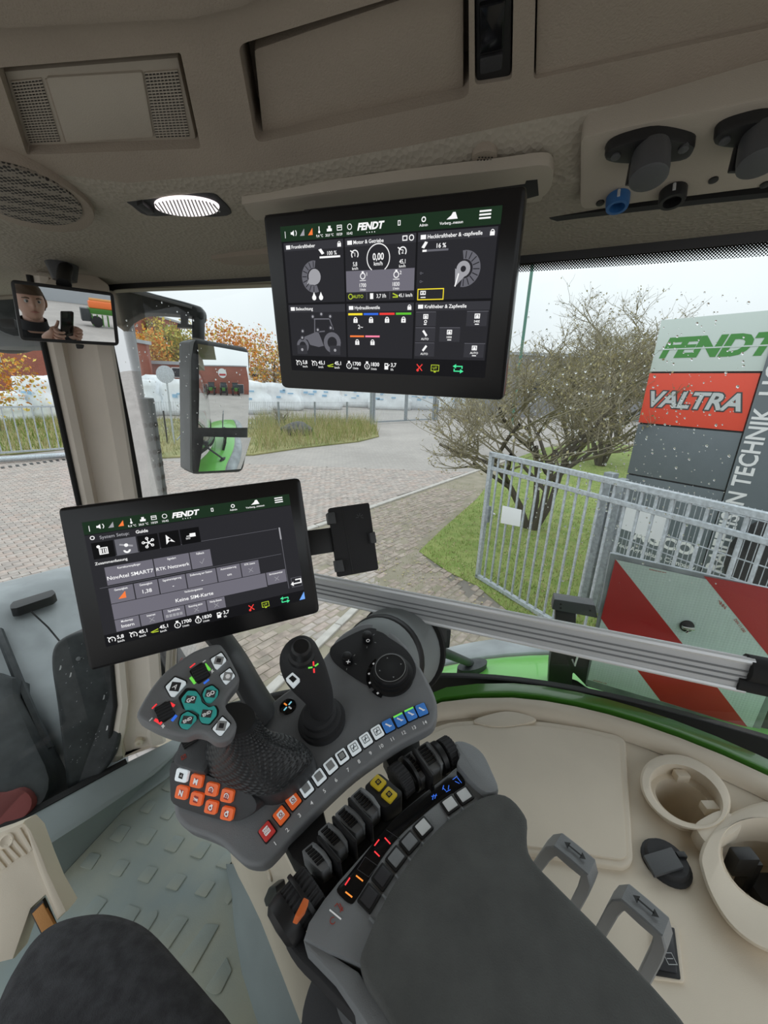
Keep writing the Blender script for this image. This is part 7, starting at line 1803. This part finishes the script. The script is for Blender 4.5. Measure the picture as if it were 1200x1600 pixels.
# railing through the windscreen
ra, rb_ = g(-40, 716), g(112, 705); 
rl = thing('steel_railing', 'pale upright-bar railing on the bank seen through the windscreen', 'railing', ra)
rd = (rb_ - ra).normalized(); rn = V((rd.y, -rd.x, 0)); rlen = (rb_ - ra).length
for z in (.12, 1.62): box('rail', (ra + rb_) / 2 + UP * z, rd * rlen * .55, rn * .03, UP * .03, M['galv'], rl)
for k in range(int(rlen / .26) + 2): p = ra + rd * (k * .26 - .1); box('bar', p + UP * .87, rd * .018, rn * .018, UP * .76, M['galv'], rl)
ta, tb = g(-40, 724), g(116, 706)
ta, tb = g(-60, 722, .12), g(118, 710, .12)
tag(tube('low_barrier', [ta, tb], .09, M['galv'], None, 12), 'low round barrier tube in front of the railing', 'barrier')
dr_ = thing('drain_channel', 'dark slotted drain channel in the paving below the barrier', 'drain', g(40, 728))
for k in range(14): p = g(-20, 734).lerp(g(118, 716), k / 13); box('slot', p + UP * .004, rd * .04, rn * .16, UP * .006, M['black'], dr_)
# traffic sign seen from behind
tsb = g(273, 696); ts = thing('traffic_sign', 'round traffic sign seen from the back on a grey post', 'sign', tsb)
hz = (proj(tsb)); 
def zfor(base, v_target):
    lo, hi = 0, 12
    for _ in range(40):
        m_ = (lo + hi) / 2
        if proj(base + UP * m_)[1] > v_target: lo = m_
        else: hi = m_
    return lo
tz = zfor(tsb, 585); tube('post', [tsb, tsb + UP * (tz + .2)], .035, M['galv'], ts, 10)
lathe('disc', tsb + UP * tz + V((0, -.04, 0)), V((.2, -1, 0)), [(0, .34), (.012, .34), (.014, .32), (.014, 0)], M['galv'], ts, 32)
tube('brace_post', [g(262, 694), g(262, 694) + UP * 1.4], .03, M['rubber'], ts, 8)
tube('brace', [g(270, 700) + UP * .3 + V((.1, .2, 0)), V((-8.1, 18.2, 1.6))], .025, M['galv_dark'], ts, 8)
# buildings
def building(name, label, c, sx, sy, h, wallm, wins, roof=None, dirv=V((1, 0, 0))):
    t = thing(name, label, 'building', c); n = V((dirv.y, -dirv.x, 0))
    box('wall', c + UP * h / 2, dirv * sx / 2, n * sy / 2, UP * h / 2, M[wallm], t)
    box('parapet', c + UP * (h + .12), dirv * (sx / 2 + .15), n * (sy / 2 + .15), UP * .14, M['roof_grey'], t)
    fr_ = c + n * (sy / 2 + .01)
    for (x, z, w_, hh_) in wins:
        wn_ = box('window', fr_ + dirv * x + UP * z, dirv * w_ / 2, n * .04, UP * hh_ / 2, M['paper'], t)
        box('pane', fr_ + dirv * x + UP * z + n * .03, dirv * (w_ / 2 - .07), n * .03, UP * (hh_ / 2 - .07), M['window_dark'], wn_)
    return t
building('brick_building', 'red brick hall behind the orange tree in the windscreen', at(30, 60), 44, 10, 10.5, 'brick_wall', [(-3, 5.5, 1.2, 2.0), (2, 4.2, 1.6, 1.6), (14, 5.5, 1.2, 2.0)])
building('brick_building', 'narrow brick block left of the yellow tree', at(202, 35.5), 2.6, 3, 5.4, 'brick_wall', [(.4, 4.2, .7, .9)])
building('brick_building', 'long low brick building behind the white stacks', at(264, 41), 9.5, 5, 3.9, 'brick_wall', [(-1.6, 3.2, 1.6, .9), (2.2, 3.2, .9, .9)])
building('grey_hall', 'long grey hall roof behind the bare shrubs', at(900, 48), 22, 8, 6.2, 'wall_dark', [(-6, 3.2, 2.5, 1.6), (0, 3.2, 2.5, 1.6), (6, 3.2, 2.5, 1.6)])
building('pale_shed', 'pale flat shed beyond the white stacks, right of the outside mirror', at(430, 78), 15, 4, 4.6, 'paper', [(-3, 3.6, 1.4, .8), (1, 3.6, 1.4, .8)])
# parked machine at the far right edge
pm = thing('parked_machine', 'dark parked machine with a red flank behind the mesh fence', 'vehicle', V((4.9, 4.6, 0)))
mc_ = V((5.2, 4.5, 0))
lathe('tyre', mc_ + UP * .75, V((-.6, -.8, 0)), [(-.25, .5), (-.2, .72), (.0, .75), (.2, .72), (.25, .5), (.2, .3), (.2, 0)], M['tyre'], pm, 32)
lathe('rim', mc_ + UP * .75 + V((-.6, -.8, 0)) * .2, V((-.6, -.8, 0)), [(0, .32), (.04, .3), (.02, .1), (.02, 0)], M['red_film'], pm, 24)
box('body', mc_ + V((1.2, 0, 1.2)), V((.9, -.2, 0)), V((.2, .5, 0)), UP * .5, M['red_film'], pm, .08)
# ---- yard behind the tractor, seen only in the mirrors
building('brick_workshop', 'red brick workshop with a white oval sign, seen in the outside mirror', V((36, -9.5, 0)), 16, 8, 7.5, 'brick_wall', [(-5.5, 1.4, 2.2, 2.6), (0, 1.4, 2.2, 2.6), (5.5, 1.4, 1.2, 2.4)], dirv=V((-.276, -.961, 0)))
bw = bpy.data.objects['brick_workshop']
nW = V((-.961, .276, 0)); lathe('oval_sign', V((36, -9.5, 5.6)) + nW * 4.05, nW, [(0, 1.3), (.1, 1.3), (.1, 0)], M['paper'], bw, 24)
box('red_bar', V((36, -9.5, 5.2)) + nW * 4.12, V((-.276, -.961, 0)) * 1.0, nW * .06, UP * .25, M['red_film'], bw)
def tractor(c, d, label, rimm):
    t = thing('parked_tractor', label, 'tractor', c, 'tractors parked in the yard behind'); n = V((d.y, -d.x, 0))
    for sx_, r_ in ((-1.2, .95), (1.3, .7)):
        for sy_ in (-.9, .9):
            w_ = lathe('wheel', c + d * sx_ + n * (sy_ - .22) + UP * r_, n, [(0, r_ * .6), (.06, r_), (.38, r_), (.44, r_ * .6)], M['tyre'], t, 28)
            lathe('rim', c + d * sx_ + n * (sy_ - .25) + UP * r_, n, [(0, r_ * .5), (.5, r_ * .5)], M[rimm], w_, 20)
    box('hood', c + d * 1.1 + UP * 1.45, d * 1.1, n * .42, UP * .38, M['green_dark'], t, .1)
    box('cab', c - d * .7 + UP * 2.2, d * .75, n * .8, UP * .75, M['window_dark'], t, .08)
    box('roof', c - d * .7 + UP * 3.0, d * .85, n * .88, UP * .1, M['body_black'], t, .05)
    box('fender', c - d * 1.2 + UP * 1.75, d * .8, n * 1.15, UP * .12, M['green_dark'], t, .05)
    return t
for k in range(3): tractor(V((29, -7.5, 0)) + V((-.276, -.961, 0)) * (k * 3.4 - 3.4), V((-.961, .276, 0)), ['dark parked tractor at the left end of the row before the workshop', 'dark parked tractor in the middle of the row before the workshop', 'dark parked tractor at the right end of the row before the workshop'][k], 'red_film')
# ================================================================== IMPLEMENT BEHIND (interior mirror)
mdl = (CAM - MC).normalized()                       # the interior mirror looks back along this line
def behind(dist, lat, z=0.0):
    l = V((mdl.x, mdl.y, 0)).normalized(); r = V((-l.y, l.x, 0)); p = l * dist + r * lat; return V((p.x, p.y, z)), l, r
ic, il, ir = behind(21, 3.4)
sd = thing('seed_drill', 'green seed drill with an orange hopper parked in the yard, seen in the interior mirror', 'implement', ic)
box('hopper', ic + UP * 1.75, ir * 1.6, il * .5, UP * .28, M['orange'], sd, .1); box('frame', ic + UP * 1.25, ir * 1.7, il * .6, UP * .22, M['green_dark'], sd, .05)
tube('cover_roll', [ic + UP * 2.1 - ir * 1.5, ic + UP * 2.1 + ir * 1.5], .16, M['strap'], sd, 14)
for k in (-1, 1): lathe('wheel', ic + ir * k * 1.2 - il * .75 + UP * .45, il, [(0, .3), (.05, .45), (.25, .45), (.3, .3)], M['tyre'], sd, 24)
box('side_box', ic + ir * -1.9 + UP * .9, ir * .35, il * .6, UP * .5, M['body_black'], sd, .05)
for k in range(9): box('coulter', ic + ir * (-1.5 + k * .37) - il * .6 + UP * .55, ir * .04, il * .12, UP * .45, M['green_dark'], sd)
tc_, _, _ = behind(60, -1.5); tractor(tc_, ir, 'dark green tractor with red rims parked beyond the seed drill', 'red_film')
wc_, wl_, wr_ = behind(55, 6); building('white_hall', 'pale hall across the yard, seen in the interior mirror', wc_, 40, 8, 6, 'roof_grey', [(-8, 3, 3, 1.2), (0, 3, 3, 1.2), (8, 3, 3, 1.2)], dirv=wr_)
# ================================================================== PERSON WITH PHONE
# the phone: its lens is the point the picture is taken from
ph2 = thing('smartphone', 'black smartphone held upright by the person with both hands', 'phone', CAM)
PBK = -CFWD
pc0 = CAM + PBK * .009 - CUP * .055 + CRIGHT * .022
bm = slab_bm([pc0 + CRIGHT * p.x + CUP * p.y + CFWD * .004 for p in rcorner([(-.036, -.074), (.036, -.074), (.036, .074), (-.036, .074)], .008)], PBK * .008, .001)
mk('case', bm, M['black_gloss'], ph2)
bm = slab_bm([pc0 + CRIGHT * (p.x) + CUP * p.y + CFWD * .0055 for p in rcorner([(-.034, .036), (-.002, .036), (-.002, .072), (-.034, .072)], .006)], PBK * .003, .0005)
mk('camera_island', bm, M['black'], ph2)
pr = thing('person', 'person in a dark jacket seated in the cab, holding a phone up with both hands', 'person', (.0, -.47, 1.98))
_r = V((-mdl.y, mdl.x, 0)).normalized(); HC_ = CAM + V((mdl.x, mdl.y, 0)).normalized() * .34 - _r * .17 + UP * .03            # head centre
look = (V((MC.x, MC.y, MC.z)) - HC_); look.z = 0; look.normalize(); look = (Matrix.Rotation(math.radians(-6), 3, 'Z') @ look)
side_ = V((look.y, -look.x, 0))
def hp(x, y, z): return HC_ + side_ * x + look * y + UP * z
# head: latitude rings with a modelled face
nu, nv = 40, 30; rings = []
for i in range(nv + 1):
    ph_ = math.pi * i / nv; zc_ = -math.cos(ph_); rr = max(math.sin(ph_), 1e-3); ring = []
    z = zc_ * .118
    for k in range(nu):
        th = 2 * math.pi * k / nu; cx, cy = math.cos(th), math.sin(th)
        wx = .076 * rr; wy = .098 * rr
        if zc_ < 0:                                   # jaw narrows downwards
            t = -zc_; wx *= 1 - .22 * t; wy *= 1 - .10 * t
        x, y = wx * cx, wy * cy
        front = max(0, cy)
        gz = lambda c, s: math.exp(-((z - c) / s) ** 2); gx = lambda c, s: math.exp(-((x - c) / s) ** 2)
        if cy > 0:
            y += .026 * gx(0, .012) * gz(-.022, .013) + .012 * gx(0, .010) * gz(-.002, .020)        # nose
            y += .006 * gz(.026, .010) * gx(0, .05)                                                # brow
            y -= .012 * (gx(.030, .014) + gx(-.030, .014)) * gz(.008, .012)                        # sockets
            y += .007 * gx(0, .022) * gz(-.054, .012)                                              # lips
            y -= .004 * gx(0, .02) * gz(-.068, .006)
            y += .010 * gx(0, .025) * gz(-.090, .016)                                              # chin
            y += .004 * (gx(.04, .015) + gx(-.04, .015)) * gz(-.02, .015)                          # cheeks
        ring.append(hp(x, y, z))
    rings.append(ring)
head = rings_vf(rings)
parts = [head]
NCK = HC_ + V((0, 0, -.10)) - look * .02
TOR = NCK - UP * .10 - look * .03
parts.append(tube_vf([NCK + UP * .04, NCK - UP * .02, NCK - UP * .09], [.052, .054, .062], 18))
# ears
for s in (-1, 1): parts.append(sphere_vf(hp(s * .078, -.008, .0), .03, 12, 8, (.35, .6, 1.1)))
# hands gripping the lower half of the phone
def finger(base, d, curl, L_, r0, axis):
    pts = [base]; dd = d.normalized(); q = base
    for k, f_ in enumerate((.42, .32, .26)):
        q = q + dd * L_ * f_; pts.append(q); dd = (Matrix.Rotation(curl, 3, axis) @ dd).normalized()
    return tube_vf(cat(pts, False, 3), [r0 * (1 - .3 * i / 9) for i in range(10)], 8)
def hand(s):
    """s = -1 left of the phone as the person sees it, +1 right"""
    edge = pc0 + CRIGHT * s * .040 - CUP * .035
    wrist = edge + CRIGHT * s * .045 - CUP * .075 + PBK * .055
    palm = edge + CRIGHT * s * .018 - CUP * .02 + PBK * .022
    out = [tube_vf([wrist, wrist.lerp(palm, .5), palm, palm + CUP * .025], [(.026, .02), (.036, .022), (.040, .020), (.030, .014)], 14)]
    for k in range(4):
        b = palm + CUP * (.022 - k * .019) + CRIGHT * s * .006 + CFWD * .008
        out.append(finger(b, CFWD * 1.0 + CRIGHT * s * .35, s * math.radians(-58 if s > 0 else -58) * -1 if False else math.radians(62) * s, (.075, .08, .074, .06)[k], .0085, CUP))
    out.append(finger(palm + CUP * .01 + PBK * .006 - CRIGHT * s * .004, -CRIGHT * s * .75 + CUP * .7 + PBK * .25, math.radians(12) * s, .06, .0095, CFWD))
    return out, wrist
hl, wl = hand(-1); hr, wr = hand(1)
parts += hl + hr
body = join_vf(*parts); bm = vf_bm(body); fixn(bm)
bo = mk('body', bm, M['skin'], pr, ang=180)
# eyes, brows, lips
for s in (-1, 1):
    e = mk('eye', vf_bm(sphere_vf(hp(s * .030, .078, .008), .0125, 14, 10)), M['print_grey'], bo); 
    mk('iris', vf_bm(sphere_vf(hp(s * .030, .0875, .007), .0052, 10, 6)), M['black'], e) if False else None
    mk('eyebrow', vf_bm(tube_vf([hp(s * .016, .096, .024), hp(s * .032, .093, .028), hp(s * .050, .080, .024)], [.003, .0042, .002], 8)), M['hair'], bo)
    mk('pupil', vf_bm(sphere_vf(hp(s * .030, .0875, .007), .0052, 10, 6)), M['black'], bo)
mk('lips', vf_bm(tube_vf([hp(-.024, .088, -.054), hp(-.01, .100, -.053), hp(0, .1015, -.0535), hp(.01, .100, -.053), hp(.024, .088, -.054)], [.0015, .0045, .005, .0045, .0015], 8)), M['lips'], bo)
# hair: cap over the skull with a fringe
hr_rings = []
for i in range(14):
    t = i / 13; ring = []
    for k in range(36):
        th = 2 * math.pi * k / 36; cx, cy = math.cos(th), math.sin(th)
        low = .045 if cy > .35 else (-.055 if cy < -.2 else .045 - (.35 - cy) / .55 * .10)
        ph_ = math.acos(max(-1, min(1, low / .128))); ph_ = ph_ * (1 - t) + .001; jag = 1 + .02 * math.sin(k * 5.3 + i * 1.7)
        ring.append(hp(.083 * math.sin(ph_) * cx * jag, (.105 * math.sin(ph_) * cy - .004) * jag, .128 * math.cos(ph_) * jag))
    hr_rings.append(ring)
bm = vf_bm(rings_vf(hr_rings, False, True)); fixn(bm); mk('hair', bm, M['hair'], pr, ang=180)
# jacket: torso, shoulders and sleeves as one skinned surface
def skin_body(name, verts, edges, rad, m, parent, root=0, sub=2):
    me = bpy.data.meshes.new(name); c = verts[0]; me.from_pydata([V(v) - c for v in verts], edges, []); me.materials.append(M[m])
    o = bpy.data.objects.new(name, me); COL.objects.link(o); o.location = c; WLOC[o.name] = c.copy()
    o.modifiers.new('skin', 'SKIN'); sv = me.skin_vertices[0].data
    for i, r_ in enumerate(rad): sv[i].radius = r_ if isinstance(r_, tuple) else (r_, r_)
    sv[root].use_root = True
    for i in range(len(verts)):
        if i != root: sv[i].use_root = False
    s = o.modifiers.new('sub', 'SUBSURF'); s.levels = sub; s.render_levels = sub
    for p in me.polygons: p.use_smooth = True
    _par(o, parent); return o
pelv = V((HC_.x - .06, HC_.y - .10, 2.08)); chest = V(TOR) - UP * .16 - look * .02
shl = TOR - side_ * .175 - UP * .045; shr = TOR + side_ * .175 - UP * .045
ell_ = shl.lerp(wl, .52) - UP * .16 - side_ * .06; elr = shr.lerp(wr, .52) - UP * .16 + side_ * .06
vs = [pelv, pelv.lerp(chest, .5), chest, TOR, shl, ell_, ell_.lerp(wl, .88), shr, elr, elr.lerp(wr, .88)]
skin_body('jacket', vs, [(0, 1), (1, 2), (2, 3), (3, 4), (4, 5), (5, 6), (3, 7), (7, 8), (8, 9)], [(.16, .13), (.155, .125), (.16, .12), (.085, .08), .072, .056, .040, .072, .056, .040], 'jacket', pr)
mk('collar', vf_bm(tube_vf([NCK - UP * .075, NCK - UP * .035, NCK - UP * .005 + look * .006], [.082, .074, .071], 22, False)), M['jacket'], pr)
fdir = FW
hpl = pelv - RT * .10 + UP * -.0; hpr = pelv + RT * .10
knl = hpl + FW * .44 - RT * .06 + UP * .02; knr = hpr + FW * .44 + RT * -.02 + UP * .02
fl0 = V((knl.x, knl.y, 1.64)) + FW * .06; fr0 = V((knr.x, knr.y, 1.64)) + FW * .06
skin_body('trousers', [pelv, hpl, knl, fl0, hpr, knr, fr0], [(0, 1), (1, 2), (2, 3), (0, 4), (4, 5), (5, 6)], [(.15, .12), .10, .07, .05, .10, .07, .05], 'jacket', pr)
for p in (fl0, fr0): box('shoe', V((p.x, p.y, 1.60)) + FW * .07, FW * .14, RT * .05, UP * .045, M['black'], pr, .03)
